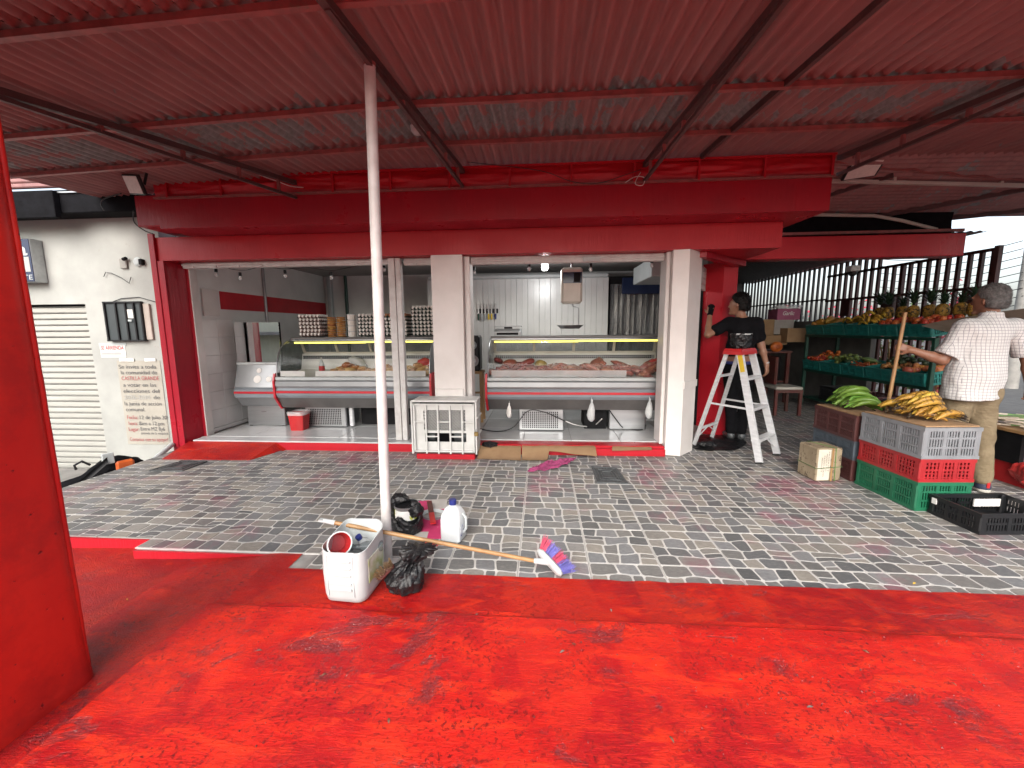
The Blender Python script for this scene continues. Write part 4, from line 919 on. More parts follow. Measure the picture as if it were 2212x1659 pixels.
MB().prism([(0,0),(.0,.055),(.10,.10),(.28,.10),(.28,0)], 0, w, axis='x').build('base', M['white_pl'], cs, fix=True); MB().box((w*.1,-.004,.015),(w*.9,-.0005,.045)).build('display', M['dark'], cs); MB().box((.0,.05,.125),(w,.27,.14), 0, .006).build('pan', M['steel'], cs); MB().box((w*.35,.12,.10),(w*.65,.2,.125)).build('pan_stem', M['blackp'], cs)
kn = thing('knife_rack', (0,0,0), 'black magnetic strip of knives on the cold room wall', 'knife rack')
pa = AY(1030,672,3.2); pb = AY(1076,672,3.2); kn.location = (pa.x,3.2,pa.z); w = pb.x-pa.x
MB().box((0,-.015,-.04),(w,.0,.04), 0, .004).build('strip', M['blackp'], kn)
for t_, c_, l in ((.08,'rack_green',.20),(.25,'white_pl',.22),(.40,'white_pl',.20),(.56,'yellow',.18),(.70,'yellow',.18),(.88,'blue',.17)):
    x = t_*w; kk = MB(); kk.box((x-.014,-.02,-.05),(x+.014,-.0155,.13), 0); kk.build('blade', M['steel'], kn); MB().box((x-.016,-.035,-.05-l*.6),(x+.016,-.012,-.05), 0, .008).build('handle', M[c_], kn)
sk_ = thing('loudspeaker', (0,0,0), 'black loudspeaker on a wooden stool behind the white pillar', 'speaker')
pa = AY(1022,800,1.75); sk_.location = (pa.x-.12,1.65,pa.z); MB().box((0,0,0),(.24,.26,.52), 0, .02).build('cabinet', M['blackp'], sk_)
for z, r in ((.15,.085),(.38,.06)): k = MB(); k.lathe([(0,0),(r*.5,.004),(r*.9,.02),(r,.02),(r,0)], 18); k.build('driver', M['steel'], sk_, (.14,-.002,z), (R_(90),0,0))
so_ = thing('wooden_stool', (pa.x-.10,1.63,FZ), 'bare wooden stool carrying the loudspeaker', 'stool'); hz = pa.z-FZ
MB().box((-.02,-.02,hz-.04),(.26,.26,hz-.001), 0, .006).build('seat', M['wood'], so_)
for x in (0,.24):
    for y in (0,.24): MB().bar((x,y,0),(x*.9+.012,y*.9+.012,hz-.04), .035).build('leg', M['wood'], so_)
for z in (.2,.45): MB().bar((0.0,.0,z),(.24,.0,z), .03, .025).build('rung', M['wood'], so_)
# bin, hanging bags, cables, bulbs
bn = thing('waste_bin', (0,0,0), 'small red waste bin with a white liner in front of the left display case', 'bin'); p = G(639,931,FZ); bn.location = (p.x,p.y+.1,FZ)
b_ = MB(); b_.prism([(-.10,-.075),(.10,-.075),(.10,.075),(-.10,.075)], 0, .001, axis='z'); r_ = lambda z, s: [(x*s,y*s,z) for x,y in ((-.11,-.085),(-.07,-.105),(.07,-.105),(.11,-.085),(.11,.085),(.07,.105),(-.07,.105),(-.11,.085))]
b_ = MB(); b_.loft([r_(0,.82), r_(.24,1.0)], caps=True); b_.build('body', M['redpl'], bn, smooth=30, fix=True)
b_ = MB(); b_.loft([[(x*(1.06+.03*math.sin(7*k)),y*(1.06+.03*math.cos(5*k)),z) for k,(x,y,_) in enumerate(r_(0,1))] for z in (.215,.262)]+[r_(.27,.95)], caps=False); b_.build('liner', M['bag_clear'], bn, smooth=180)
def hbag(xd, yd, sc, mt, label):
    p = AY(xd,yd,.94); t = thing('hanging_bag', p, label, 'bag', 'bags tied to the meat display case')
    b = MB(); prof = [(.006,.075),(.012,.06),(.008,.045),(.022,.02),(.034,-.03),(.040,-.07),(.032,-.11),(.012,-.13)]; rings = []
    for k, (r, z) in enumerate(prof): rings.append([(r*sc*math.cos(a)*(1+.25*math.sin(3*a+k)), r*sc*.6*math.sin(a)*(1+.2*math.cos(4*a)), z*sc*1.15) for a in [2*math.pi*q/14 for q in range(14)]])
    b.loft(rings, caps=True); b.build('bag_body', M[mt], t, smooth=180, fix=True); k = MB(); k.tube([(0,0,.085*sc),(0,.05,.10*sc)], .003, 5); k.build('string', M['cable_w'], t)
hbag(1278,880,1.25,'bag_clear','clear bag of air hanging at the middle of the meat display case'); hbag(1403,876,1.15,'bag_clear','clear bag hanging at the right end of the meat display case'); hbag(1100,882,.85,'paper','small white bag hanging at the left of the meat display case')
def cable(pts, r, m, label, name='power_cable', n=6):
    P = [Vector(p) for p in pts]; Q = []
    for i in range(len(P)-1):
        a, b, c, d = P[max(0,i-1)], P[i], P[i+1], P[min(len(P)-1,i+2)]
        for k in range(6): t = k/6; Q.append(.5*((2*b)+(c-a)*t+(2*a-5*b+4*c-d)*t*t+(3*b-a-3*c+d)*t**3))
    Q.append(P[-1]); o = MB().tube(Q, r, n).build(name, M[m], smooth=180); return tag(o, label, 'cable')
cable([G(1030,925,FZ+.012), G(1075,932,FZ+.012), AY(1110,922,1.0), AY(1140,888,1.05), AY(1175,890,1.05), AY(1210,905,1.1), AY(1222,910,1.1)], .008, 'cable', 'black power cable looping from the white cage to the case vent')
cable([AY(1222,910,1.1), AY(1245,918,1.1), G(1275,914,FZ+.02)+Vector((0,-.2,0)), AY(1300,905,1.1)], .008, 'cable_w', 'white cable sagging between the two base boxes')
cable([AY(1312,880,1.2), AY(1330,905,1.1), G(1350,926,FZ+.012), G(1386,928,FZ+.012), G(1395,918,FZ+.012)], .008, 'cable', 'black cable looped over the right base box of the meat case')
def bulb(xd, yd, Y, n, side):
    p = AY(xd,yd,Y); t = thing('string_bulb', p, '%s unlit bulb of the light string in the %s bay' % (n, side), 'bulb', 'unlit festoon bulbs')
    s_ = MB(); s_.lathe([(0,.045),(.017,.045),(.019,0),(0,0)], 10); s_.build('socket', M['blackp'], t); b = MB(); b.ball((0,0,-.028), (.022,.022,.028), 10, 7); b.build('glass_globe', M['bag_clear'], t, smooth=180)
for k, (x, y) in enumerate(((467,588),(519,596),(616,591),(716,595),(830,578))): bulb(x, y, .95, ('leftmost','second','third','fourth','fifth')[k], 'left')
for k, (x, y) in enumerate(((1024,584),(1143,576),(1276,577),(1408,568))): bulb(x, y, .95, ('leftmost','second','third','rightmost')[k], 'right')
cable([AY(x,y,.95) for x,y in ((462,572),(519,584),(567,577),(616,581),(665,578),(716,584),(770,575),(830,568),(925,565))], .004, 'cable', 'thin festoon cable under the left bay shutter', 'festoon_cable')
cable([AY(x,y,.95) for x,y in ((1015,568),(1024,574),(1080,571),(1143,566),(1210,566),(1276,567),(1340,562),(1408,558),(1436,556))], .004, 'cable', 'thin festoon cable under the right bay shutter', 'festoon_cable')
p = AY(1177,577,1.9); lb_ = thing('ceiling_lamp', p, 'lit white lamp hanging from the ceiling of the right bay', 'lamp'); b = MB(); b.lathe([(0,-.05),(.035,-.045),(.048,-.02),(.048,.04),(0,.04)], 16); b.build('lit_globe', M['glow_bulb'], lb_, smooth=60); MB().tube([(0,0,.04),(0,0,2.59-p.z)], .012, 8).build('stem', M['white_pl'], lb_)
pl_ = bpy.data.lights.new('lamp_light', 'POINT'); pl_.energy = 14; pl_.shadow_soft_size = .06; plo = bpy.data.objects.new('lamp_light', pl_); COL.objects.link(plo); plo.location = (p.x,p.y-.02,p.z-.10)
# ================================================================ forecourt things
# white pole under the canopy
PX, PY = AY(833,1130,-1.88).x, -1.88; top = AY(798,132,PY)
wp = thing('support_pole', (PX,PY,.003), 'tall white painted steel pole propping the canopy in the forecourt', 'pole')
MB().tube([(0,0,0),((top.x-PX)*.5,0,top.z*.5),(top.x-PX,0,top.z-.03)], .031, 18).build('tube', M['white_pole'], wp, smooth=40)
MB().tube([(top.x-PX,0,top.z-.03),(top.x-PX,0,top.z+.02)], .033, 14).build('red_tip', M['steel_red'], wp)
MB().box((-.06,-.05,0),(.06,.05,.006), 0, .002).build('base_plate', M['white_pole'], wp)
p = AY(902,277,-.85); hl = thing('half_round_shade', (p.x,-.85,p.z), 'small white half-round shade clipped to the truss', 'lamp'); b = MB(); b.lathe([(0,-.05),(.03,-.045),(.052,-.02),(.058,.012),(.055,.012),(.045,-.018),(0,-.042)], 18); b.build('shade', M['white_pl'], hl, smooth=60); MB().tube([(0,0,-.02),(0,0,.09)], .006, 6).build('stem', M['steel'], hl)
# condenser cage
x0, x1 = -1.345, -.60; cg = thing('condenser_cage', (x0,.20,.0), 'white barred steel cage with padlock around a compressor at the pillar foot', 'cage')
w, H, D = x1-x0, .695, .31; z0 = .065
MB().box((.04,.01,0),(w-.02,D,z0-.004), 0, .006).build('red_plinth', M['redbright'], cg)
bx = MB(); bx.box((.012,.03,H-.02),(w+.012,D,H), 0, .004); bx.build('top_plate', M['white_enamel'], cg); MB().box((w-.012,.03,z0),(w,D,H-.021), 0, .003).build('side_plate', M['white_enamel'], cg); MB().box((0,.03,z0),(.012,D,H-.021), 0, .003).build('side_plate', M['white_enamel'], cg); MB().box((.013,D-.01,z0),(w-.013,D,H-.021)).build('back_plate', M['dark'], cg); MB().box((.013,.03,z0),(w-.013,D-.011,z0+.012)).build('bottom_plate', M['steel_dark'], cg)
for z in (.27,.48): MB().box((w+.001,.02,z),(w+.022,D,z+.016), 0, .002).build('side_bar', M['white_enamel'], cg)
gx0, gx1, gz0, gz1 = .13, .62, .335, .575; sx0, sx1, sz0, sz1 = .14, .625, .20, .305
pt_ = MB(); y0_, y1_ = .045, .053
for a_, b_ in (((.03,y0_,gz1),(w-.03,y1_,H-.05)),((.03,y0_,gz0),(gx0,y1_,gz1)),((gx1,y0_,gz0),(w-.03,y1_,gz1)),((.03,y0_,sz1),(w-.03,y1_,gz0)),((.03,y0_,sz0),(sx0,y1_,sz1)),((sx1,y0_,sz0),(w-.03,y1_,sz1)),((.03,y0_,z0+.03),(w-.03,y1_,sz0))): pt_.box(a_, b_)
dp = pt_.build('door_panel', M['white_enamel'], cg)
n = 13; pit = (gx1-gx0)/n; la = MB(); hgt = gz1-gz0
k = -int(hgt/pit)-1
while gx0+k*pit < gx1:
    for sgn in (1,-1):
        a_ = Vector((gx0+k*pit, 0, gz0 if sgn > 0 else gz1)); xa, xb = max(gx0,a_.x), min(gx1,a_.x+hgt)
        if xb > xa:
            za = a_.z+sgn*(xa-a_.x); zb = a_.z+sgn*(xb-a_.x); la.bar((xa,.048+.002*sgn,za),(xb,.048+.002*sgn,zb), .0052, .003, up=(0,1,0))
    k += 1
tag(la.build('diamond_mesh', M['white_enamel'], dp), kind='stuff')
MB().box((gx0-.03,.10,gz0-.03),(gx1+.03,.112,gz1+.03)).build('dark_shade_plate', M['dark'], cg)  # added near-black plate, stands in for the shade behind the lattice
fr = MB(); 
for a_, b_ in (((.0,0,z0),(0,0,H-.01)),((w,0,z0),(w,0,H-.01)),((.028,0,z0+.02),(.028,0,H-.04)),((w-.028,0,z0+.02),(w-.028,0,H-.04))): fr.bar(Vector(a_)+Vector((0,.02,0)), Vector(b_)+Vector((0,.02,0)), .018)
fr.bar((0,.02,H-.012),(w,.02,H-.012), .018); fr.bar((.028,.02,H-.05),(w-.028,.02,H-.05), .018); fr.bar((.028,.02,z0+.03),(w-.028,.02,z0+.03), .018); fr.build('door_frame', M['white_enamel'], cg)
for x in (.165,.305,.445,.585): MB().bar((x,.018,z0),(x,.018,H-.045), .017).build('bar', M['white_enamel'], cg)
for a_, b_ in ((.028,.165),(.305,.445),(.585,w-.028)): MB().bar((a_,.012,.445),(b_,.012,.445), .014).build('cross_bar', M['white_enamel'], cg)
for a_, b_ in ((.165,.305),(.445,.585)): MB().bar((a_,.012,.272),(b_,.012,.272), .014).build('cross_bar', M['white_enamel'], cg)
for x, r, l in ((.19,.06,.0),(.50,.065,.12)):
    c = MB(); c.tube([(x-.03,.17,.235),(x+.05+l,.17,.235)], r, 18); c.build('compressor', M['iron'], cg, smooth=40)
pd = MB(); pd.box((w-.02,-.012,.285),(w+.03,.012,.335), 0, .006); pd = pd.build('padlock', M['brass'], cg); s_ = MB(); s_.tube([(w-.006,0,.33),(w-.006,0,.355),(w+.005,0,.367),(w+.016,0,.355),(w+.016,0,.33)], .005, 6); s_.build('shackle', M['steel'], pd)
# jerry can cut open
jc = thing('cut_jerry_can', (-.925,-2.155,.008), 'white plastic jerry can with its top cut off, holding paint pots', 'jerry can', rz=R_(-4))
def rrect(hx, hy, r, z, n=6, zf=None):
    pts = []
    for cx, cy, a0 in ((hx-r,hy-r,0),(-hx+r,hy-r,90),(-hx+r,-hy+r,180),(hx-r,-hy+r,270)):
        for q in range(n): a = R_(a0+90*q/(n-1)); x, y = cx+r*math.cos(a), cy+r*math.sin(a); pts.append((x, y, zf(x,y) if zf else z))
    return pts
rim = lambda x, y: .308+.045*max(0,(y+.05)/.2)+.006*math.sin(x*37)+.004*math.sin(y*51)
hx, hy = .128, .148
jb_ = MB(); rings = [rrect(hx*.80,hy*.80,.04,.0), rrect(hx*.92,hy*.92,.05,.012), rrect(hx*.98,hy*.98,.058,.045), rrect(hx*1.01,hy*1.01,.058,.17), rrect(hx,hy,.058,.26), rrect(hx,hy,.058,0,zf=rim)]
inner = [rrect(hx-.004,hy-.004,.055,0,zf=lambda x,y: rim(x,y)+.0005), rrect(hx-.006,hy-.006,.053,.2), rrect(hx*.9-.012,hy*.9-.012,.05,.02)]
jb_.loft(rings+inner); jb_.build('body', M['white_pl'], jc, smooth=50)
for z in (.085,.12,.17,.21,.25): MB().box((-.070,-hy-.0085,z),(.06,-hy+.003,z+.012), 0, .003).build('rib', M['white_pl'], jc)
for x in (-.080,.070): MB().box((x-.004,-hy-.003,.05),(x+.004,-hy+.003,.285), 0, .002).build('rib', M['white_pl'], jc)
for x in (.0,): MB().box((hx-.002,-.09,.10),(hx+.003,.09,.24), 0, .002).build('torn_label', mat('torn_label_print', (.55,.55,.48),(.25,.30,.08),14,.6), jc)
pp_ = thing('paint_pot', (-1.005,-2.185,.300), 'small tipped paint pot with red inside, lying in the jerry can', 'paint pot', rot=tuple(Vector((.52,-.72,.40)).to_track_quat('Z','Y').to_euler()))
b = MB(); b.lathe([(0,0),(.048,0),(.062,.13),(.064,.13),(.064,.136),(.058,.136),(.057,.125),(.045,.006),(0,.006)], 22); po = b.build('pot', [M['redpl']], pp_, (0,0,-.05), smooth=40)
b = MB(); b.lathe([(.0525,.02),(.0615,.115)], 22, cap=False); b.build('printed_wrap', mat('pot_print', (.42,.03,.03),(.04,.22,.05),11,.5,con=(.45,.55)), pp_, (0,0,-.05), smooth=60); b = MB(); b.lathe([(.0585,.127),(.066,.127),(.066,.138),(.0585,.138),(.0585,.127)], 22, cap=False); b.build('white_rim', M['white_pl'], pp_, (0,0,-.05))
b2 = thing('glass_bottle', (-.855,-2.13,.255), 'murky glass bottle lying in the jerry can', 'bottle', rot=(R_(80),0,R_(-62))); b = MB(); b.lathe([(0,-.08),(.03,-.08),(.032,-.06),(.032,.01),(.016,.05),(.014,.08),(.018,.08),(.018,.09),(.009,.09),(0,.09)], 16); b.build('bottle_body', M['glass_side'], b2, smooth=40)
b3 = thing('blue_capped_bottle', (-.905,-2.08,.25), 'clear plastic bottle with blue cap inside the jerry can', 'bottle', rot=(R_(25),R_(-20),0)); b = MB(); b.lathe([(0,-.1),(.035,-.1),(.035,.0),(.014,.04),(.014,.055),(0,.055)], 14); b.build('bottle_body', M['bag_clear'], b3, smooth=40); b = MB(); b.lathe([(0,.04),(.018,.04),(.018,.062),(0,.062)], 14); b.build('cap', M['blue'], b3)
# broom across the can
P0 = AY(697,1124,-2.03); P1 = AY(1168,1214,-1.93); br = thing('broom', P1, 'worn broom with blue and red bristles leaning across the jerry can', 'broom'); d = (P0-P1); e = d.normalized()
MB().tube([(0,0,0), d*.5, d-e*.06], .0125, 14).build('handle', M['wood'], br, smooth=50)
g = MB(); g.tube([d-e*.075, d-e*.005], [.016,.013], 12); g.bar(d-e*.01, d+e*.02, .03, .012); g.build('end_grip', M['white_pl'], br)
A_ = AY(1163,1188,-1.90)-P1; B_ = AY(1213,1250,-2.0)-P1; A_.z = max(A_.z, .03-P1.z); B_.z = .035-P1.z
hd = (B_-A_).normalized(); side = Vector((.80,.35,.10)).normalized(); side = (side-hd*side.dot(hd)).normalized(); upv = hd.cross(side)
if upv.z < 0: upv = -upv
rings = []
for k in range(9):
    t = k/8; c = A_.lerp(B_, t); q = .030+.012*math.sin(t*math.pi); q2 = .020; f = 1 if 0 < k < 8 else .55
    rings.append([c+upv*(q*f*math.cos(a))+side*(q2*f*math.sin(a)) for a in [2*math.pi*j/10 for j in range(10)]])
MB().loft(rings).build('head_block', M['white_pl'], br, smooth=60, fix=True); MB().tube([e*.04, (A_+B_)*.5], [.016,.02], 10).build('socket', M['white_pl'], br)
for nm, t0, t1, mm in (('pink_bristles',0,.22,'bristle_r'),('violet_bristles',.2,.5,'bristle_b'),('pink_bristles',.48,.7,'bristle_r'),('violet_bristles',.68,1.0,'bristle_b')):
    bm_ = MB(); rr = random.Random(3)
    for k in range(210):
        t = rr.uniform(t0,t1); c = A_.lerp(B_,t)+upv*rr.uniform(-.022,.022)+side*.012; dd_ = (side+hd*((t-.5)*.9+rr.uniform(-.2,.2))+upv*rr.uniform(-.5,.45)).normalized(); q = c+dd_*rr.uniform(.05,.10)
        q.z = max(q.z, .004-P1.z); bm_.tube([c,q], [.0015,.0008], 3)
    tag(bm_.build(nm, M[mm], br), kind='stuff')
# jug of thinner
jg = thing('plastic_jug', (-.485,-1.545,0), 'translucent plastic jug with blue cap, half full, near the pole', 'jug', rz=R_(-12))
b = MB(); b.loft([rrect(.066,.06,.02,.002), rrect(.076,.07,.022,.012), rrect(.076,.07,.022,.155), rrect(.070,.064,.026,.195), rrect(.05,.046,.03,.238), rrect(.026,.026,.024,.252), rrect(.022,.022,.02,.262)]); t = NT('milky_plastic'); t.set(**{'Base Color': (.72,.75,.76), 'Roughness': .35, 'Alpha': .62, 'Subsurface Weight': .0}); b.build('body', t.m, jg, smooth=50)
MB().loft([rrect(.072,.066,.02,.008), rrect(.072,.066,.02,.115)]).build('liquid', mat('cloudy_liquid', (.60,.63,.65),(.55,.58,.60),3,.25), jg, smooth=40)
b = MB(); b.lathe([(0,.258),(.026,.258),(.026,.292),(.022,.296),(0,.296)], 18); b.build('cap', M['blue'], jg, smooth=40)
b = MB(); b.tube([(.074,0,.20),(.098,0,.17),(.098,0,.09),(.077,0,.06)], .010, 8); b.build('handle', M['white_pl'], jg, smooth=60); MB().box((.0765,-.05,.05),(.079,.05,.12)).build('blue_label', mat('jug_label', (.55,.57,.6),(.02,.04,.2),16,.5,con=(.45,.5)), jg)
# crumpled bin bags
def bag(name, c, r, seed, label, m='bag_black', neck=None, h=.009, amp=.010, parts=None):
    r = np.array(r)
    def f(P):
        Q = P.copy(); d_ = ell(Q, (0,0,r[2]), r)
        if neck: d_ = smin(d_, cap(Q, (0,0,r[2]*1.55), neck, r[0]*.42, r[0]*.30), .03)
        if parts:
            for a_, b_, ra, rb in parts: d_ = smin(d_, cap(Q, a_, b_, ra, rb), .025)
        wv = np.abs(wob(P, 42, seed))*amp*.8 + np.abs(wob(P, 85, seed*2.1))*amp*.5 + wob(P, 19, seed*.7)*amp*.9
        rg_ = np.random.RandomState(int(seed*10)); c0 = np.array((0,0,r[2]))
        for _ in range(34):
            nn = rg_.normal(size=3); nn /= np.linalg.norm(nn); d_ = np.maximum(d_, (P-c0)@nn-np.sqrt(((nn*r)**2).sum())*rg_.uniform(.80,1.0)) if not neck and not parts else np.where(P[...,2] < r[2]*1.9, np.maximum(d_, ((P-c0)@nn-np.sqrt(((nn*r)**2).sum())*rg_.uniform(.80,1.0)) - 10*(P[...,2] > r[2]*1.6)), d_)
        return np.maximum(d_+wv, -P[...,2]+.002)
    e = max(r)*2.4; V, F = surf(f, (-e,-e,-.012), (e,e,r[2]*3.2+.06), h)
    return tag(put(name, np_mesh(name, V, F, M[m], 28), None, c), label, 'bag')
def tied_bag(name, loc, prof, label, m='bag_black', n=84, seed=1.0):     # gathered bag: rings of (z, rx, ry, cx, cy, fold)
    mb = MB(); rings = []
    K = len(prof); Z = []
    for k in range(K-1):
        for q in range(7): t = q/7; Z.append(tuple(prof[k][i]+(prof[k+1][i]-prof[k][i])*(3*t*t-2*t**3 if i else t) for i in range(6)))
    Z.append(prof[-1])
    for k, (z, rx, ry, cx, cy, f) in enumerate(Z):
        ring = []
        for q in range(n):
            a = 2*math.pi*q/n; u = Vector((math.cos(a),math.sin(a),z*9)); w = f*(abs(math.sin(a*6.5+seed+.8*math.sin(z*26)))-.5+.6*math.sin(a*13+z*30+seed)) + .16*noise.noise(u*1.9+Vector((seed,0,0))) + .12*abs(noise.noise(u*4.2+Vector((0,seed,0)))) + .05*noise.noise(u*11)
            ring.append((cx+rx*math.cos(a)*(1+w), cy+ry*math.sin(a)*(1+w), max(.001,z+.012*noise.noise(u*2.5+Vector((3,seed,1))))))
        rings.append(ring)
    mb.loft(rings); return tag(mb.build(name, M[m], None, loc, smooth=38), label, 'bag')
p = G(866,1296)
tied_bag('bin_bag', (p.x,p.y+.085,.010), [(0,.075,.065,0,0,.0),(.015,.095,.08,0,0,.03),(.07,.105,.09,.0,.0,.05),(.125,.082,.07,.015,.008,.14),(.155,.048,.042,.03,.015,.3),(.175,.042,.038,.04,.02,.34),(.205,.068,.058,.055,.028,.34),(.235,.085,.06,.075,.035,.36),(.24,.05,.04,.072,.033,.3)], 'knotted black bin bag on the red strip beside the jerry can')
sb = thing('scrub_brush', (-.745,-2.17,.13), 'small scrub brush with tan bristles stuck beside the black bag', 'brush', rot=(R_(30),R_(-30),R_(40))); MB().box((-.055,-.022,-.014),(.055,.022,.006), 0, .01).build('block', M['wood_red'], sb); bb = MB(); rr = random.Random(5)
for k in range(160): x, y = rr.uniform(-.05,.05), rr.uniform(-.02,.02); bb.tube([(x,y,.005),(x*1.25,y*1.5,.038+rr.uniform(-.005,.005))], .0015, 3)
tag(bb.build('bristles', M['bristle_t'], sb), kind='stuff')
# flattened pink carton with painting gear
pc = thing('pink_carton', (0,0,0), 'flattened pink and white carton lying on the tiles as a paint mat', 'cardboard'); a, b, c, d = G(832,1166), G(972,1164), G(962,1080), G(900,1084); pc.location = (a.x,a.y,0)
def quad(mb, A, B, C, D, z0, z1, mi=0): mb.add([(q.x-a.x,q.y-a.y,z) for z in (z0,z1) for q in (A,B,C,D)], [(3,2,1,0),(4,5,6,7),(0,1,5,4),(1,2,6,5),(2,3,7,6),(3,0,4,7)], mi); return mb
quad(MB(), a, b, c, d, .002, .006).build('sheet', M['pinkcard'], pc); m1, m2 = a.lerp(b,.02), a.lerp(b,.55)
quad(MB(), a.lerp(b,-.02)+Vector((0,-.02,0)), b.lerp(a,.35)+Vector((0,-.015,0)), b.lerp(c,.14).lerp(a.lerp(d,.14),.35), a.lerp(d,.14), .0065, .009).build('white_flap', M['greycard'], pc)
quad(MB(), c.lerp(d,.55), c+Vector((.02,0,0)), c.lerp(b,.28), c.lerp(d,.5).lerp(b.lerp(a,.4),.28), .0065, .012).build('grey_flap', M['greycard'], pc)
quad(MB(), b.lerp(c,.12).lerp(a,.02), b.lerp(c,.12), b.lerp(c,.5), b.lerp(c,.5).lerp(a.lerp(d,.5),.16), .0065,.008).build('printed_edge', M['greycard'], pc)
pt = thing('bagged_paint_tin', (-.855,-1.46,.012), 'tin of black paint wrapped in a torn black bag beside the pole', 'paint tin')
b = MB(); b.lathe([(0,0),(.085,0),(.085,.19),(.09,.19),(.09,.20),(.078,.20),(.078,.185),(0,.183)], 26); b.build('tin', M['blackp'], pt, smooth=40); b = MB(); b.lathe([(.086,.105),(.086,.18)], 26, cap=False); b.build('printed_label', mat('tin_label', (.62,.62,.60),(.35,.38,.05),9,.5,con=(.48,.52)), pt, smooth=60)
b = MB(); b.lathe([(.087,.186),(.091,.186),(.091,.204),(.087,.204),(.087,.186)], 26, cap=False); b.build('rim', M['steel'], pt)
def wrap(P):
    rr_ = np.sqrt(P[...,0]**2+P[...,1]**2); w_ = np.abs(wob(P,36,.4))*.016+np.abs(wob(P,78,1.9))*.008
    body = np.abs(rr_-.104+.03*(P[...,2]-.09))-.011; body = np.maximum(body, P[...,2]-(.115+.03*np.sin(3*np.arctan2(P[...,1],P[...,0])+.9)))
    lump = ell(P, (.07,-.03,.17), (.065,.06,.055)); hole = ell(P, (.07,-.04,.215), (.03,.03,.03)); lump = np.maximum(lump, -hole)
    d_ = smin(body, lump, .02); d_ = smin(d_, ell(P, (-.07,.06,.21), (.075,.05,.045)), .02); d_ = smin(d_, ell(P, (-.105,.0,.14), (.03,.05,.08)), .02)
    return np.maximum(d_+w_-.006, -P[...,2]+.002)
V, F = surf(wrap, (-.19,-.17,-.01), (.19,.17,.32), .0065); put('torn_bag', np_mesh('torn_bag', V, F, M['bag_black'], 28), pt)
pl = thing('paint_dish', (0,0,0), 'oval white paint dish on the pink carton', 'dish'); p = G(936,1118); pl.location = (p.x,p.y,.007); b = MB(); b.lathe([(0,0),(.075,0),(.09,.028),(.095,.03),(.088,.032),(.072,.008),(0,.008)], 28); o = b.build('dish', M['white_pl'], pl, smooth=50); o.scale = (1.1,.85,1); b = MB(); b.add([(.074*math.cos(k*.2244),.074*math.sin(k*.2244),.0095) for k in range(28)], [tuple(range(28))]); b.build('dried_paint', mat('dried_grey_paint',(.42,.42,.40),(.25,.24,.22),16,.5), pl)
pk = thing('paint_stick', (0,0,0), 'flat brown wooden stick dipped in red paint lying over the dish', 'stick'); p = AY(927,1076,-1.05); q = AY(936,1136,-1.35); p.z = .03; q = G(936,1137,.02); pk.location = q; mid = (p-q)
MB().bar((0,0,.022), mid*.45+Vector((0,0,.022)), .042, .01).build('painted_end', M['redpl'], pk); MB().bar(mid*.45+Vector((0,0,.022)), mid+Vector((0,0,.022)), .042, .0098).build('bare_end', M['wood_red'], pk)
rg = MB(); p = G(932,1176); rg.grid(lambda u, v: (p.x+(u-.5)*.09+.01*math.sin(v*7), p.y+(v-.5)*.07, .006+.006*abs(nz(u*4,v*4,1,2))), 8, 8); tag(rg.build('red_scrap', M['red_bag'], smooth=180), 'small bright red scrap on the tiles by the jug', 'scrap')
# rag, drain covers
ra = G(1150,1014); rb_ = G(1236,998); rg = MB()
def ragf(u, v):
    q = ra.lerp(rb_, u); w_ = .10+.06*math.sin(u*3.0); return (q.x+.02*nz(u*5,v*3,1,3)+(v-.5)*.12, q.y+(v-.5)*2*w_+.03*nz(u*6,v*2,1,7), 0.006+.05*abs(nz(u*5,v*4,1.2,5))+.02*abs(nz(u*13,v*9,1,8)))
rg.grid(ragf, 40, 22); tag(rg.build('rag', M['rag'], smooth=180), 'crumpled magenta cleaning rag on the tiles', 'rag')
def cover(name, A, B, C, D, label, n=3):
    t = thing(name, (A+B+C+D)/4, label, 'drain cover'); o = t.location; q = lambda P: (P.x-o.x, P.y-o.y)
    cs_ = [q(P) for P in (A,B,C,D)]
    def ringp(s, z): return [(x*s,y*s,z) for x,y in cs_]
    MB().add(ringp(1,.0)+ringp(1,.006), [(4,5,6,7),(0,1,5,4),(1,2,6,5),(2,3,7,6),(3,0,4,7)]).build('plate', M['iron'], t)
    for k, s in enumerate((.97,.62,.40)):
        r = MB(); pts = ringp(s,.009); pts.append(pts[0]); 
        for a_, b_ in zip(pts, pts[1:]): r.bar(a_, b_, .012, .006)
        r.build('raised_ring', M['iron'], t)
    st_ = MB(); rr = random.Random(2)
    for i in range(9):
        for j in range(9):
            u, v = (i+.5)/9, (j+.5)/9
            if .25 < u < .75 and .25 < v < .75: continue
            P = A.lerp(B,u).lerp(D.lerp(C,u),v)-o; st_.box((P.x-.008,P.y-.008,.006),(P.x+.008,P.y+.008,.0085))
    tag(st_.build('studs', M['iron'], t), kind='stuff'); return t
cover('drain_cover', G(1290,1043), G(1357,1046), G(1331,1012), G(1277,1009), 'square cast iron drain cover with raised rings in the tiled floor')
cover('drain_cover', G(322,1018), G(395,1018), G(448,998), G(395,996), 'worn dark drain cover near the red wedge ramp')
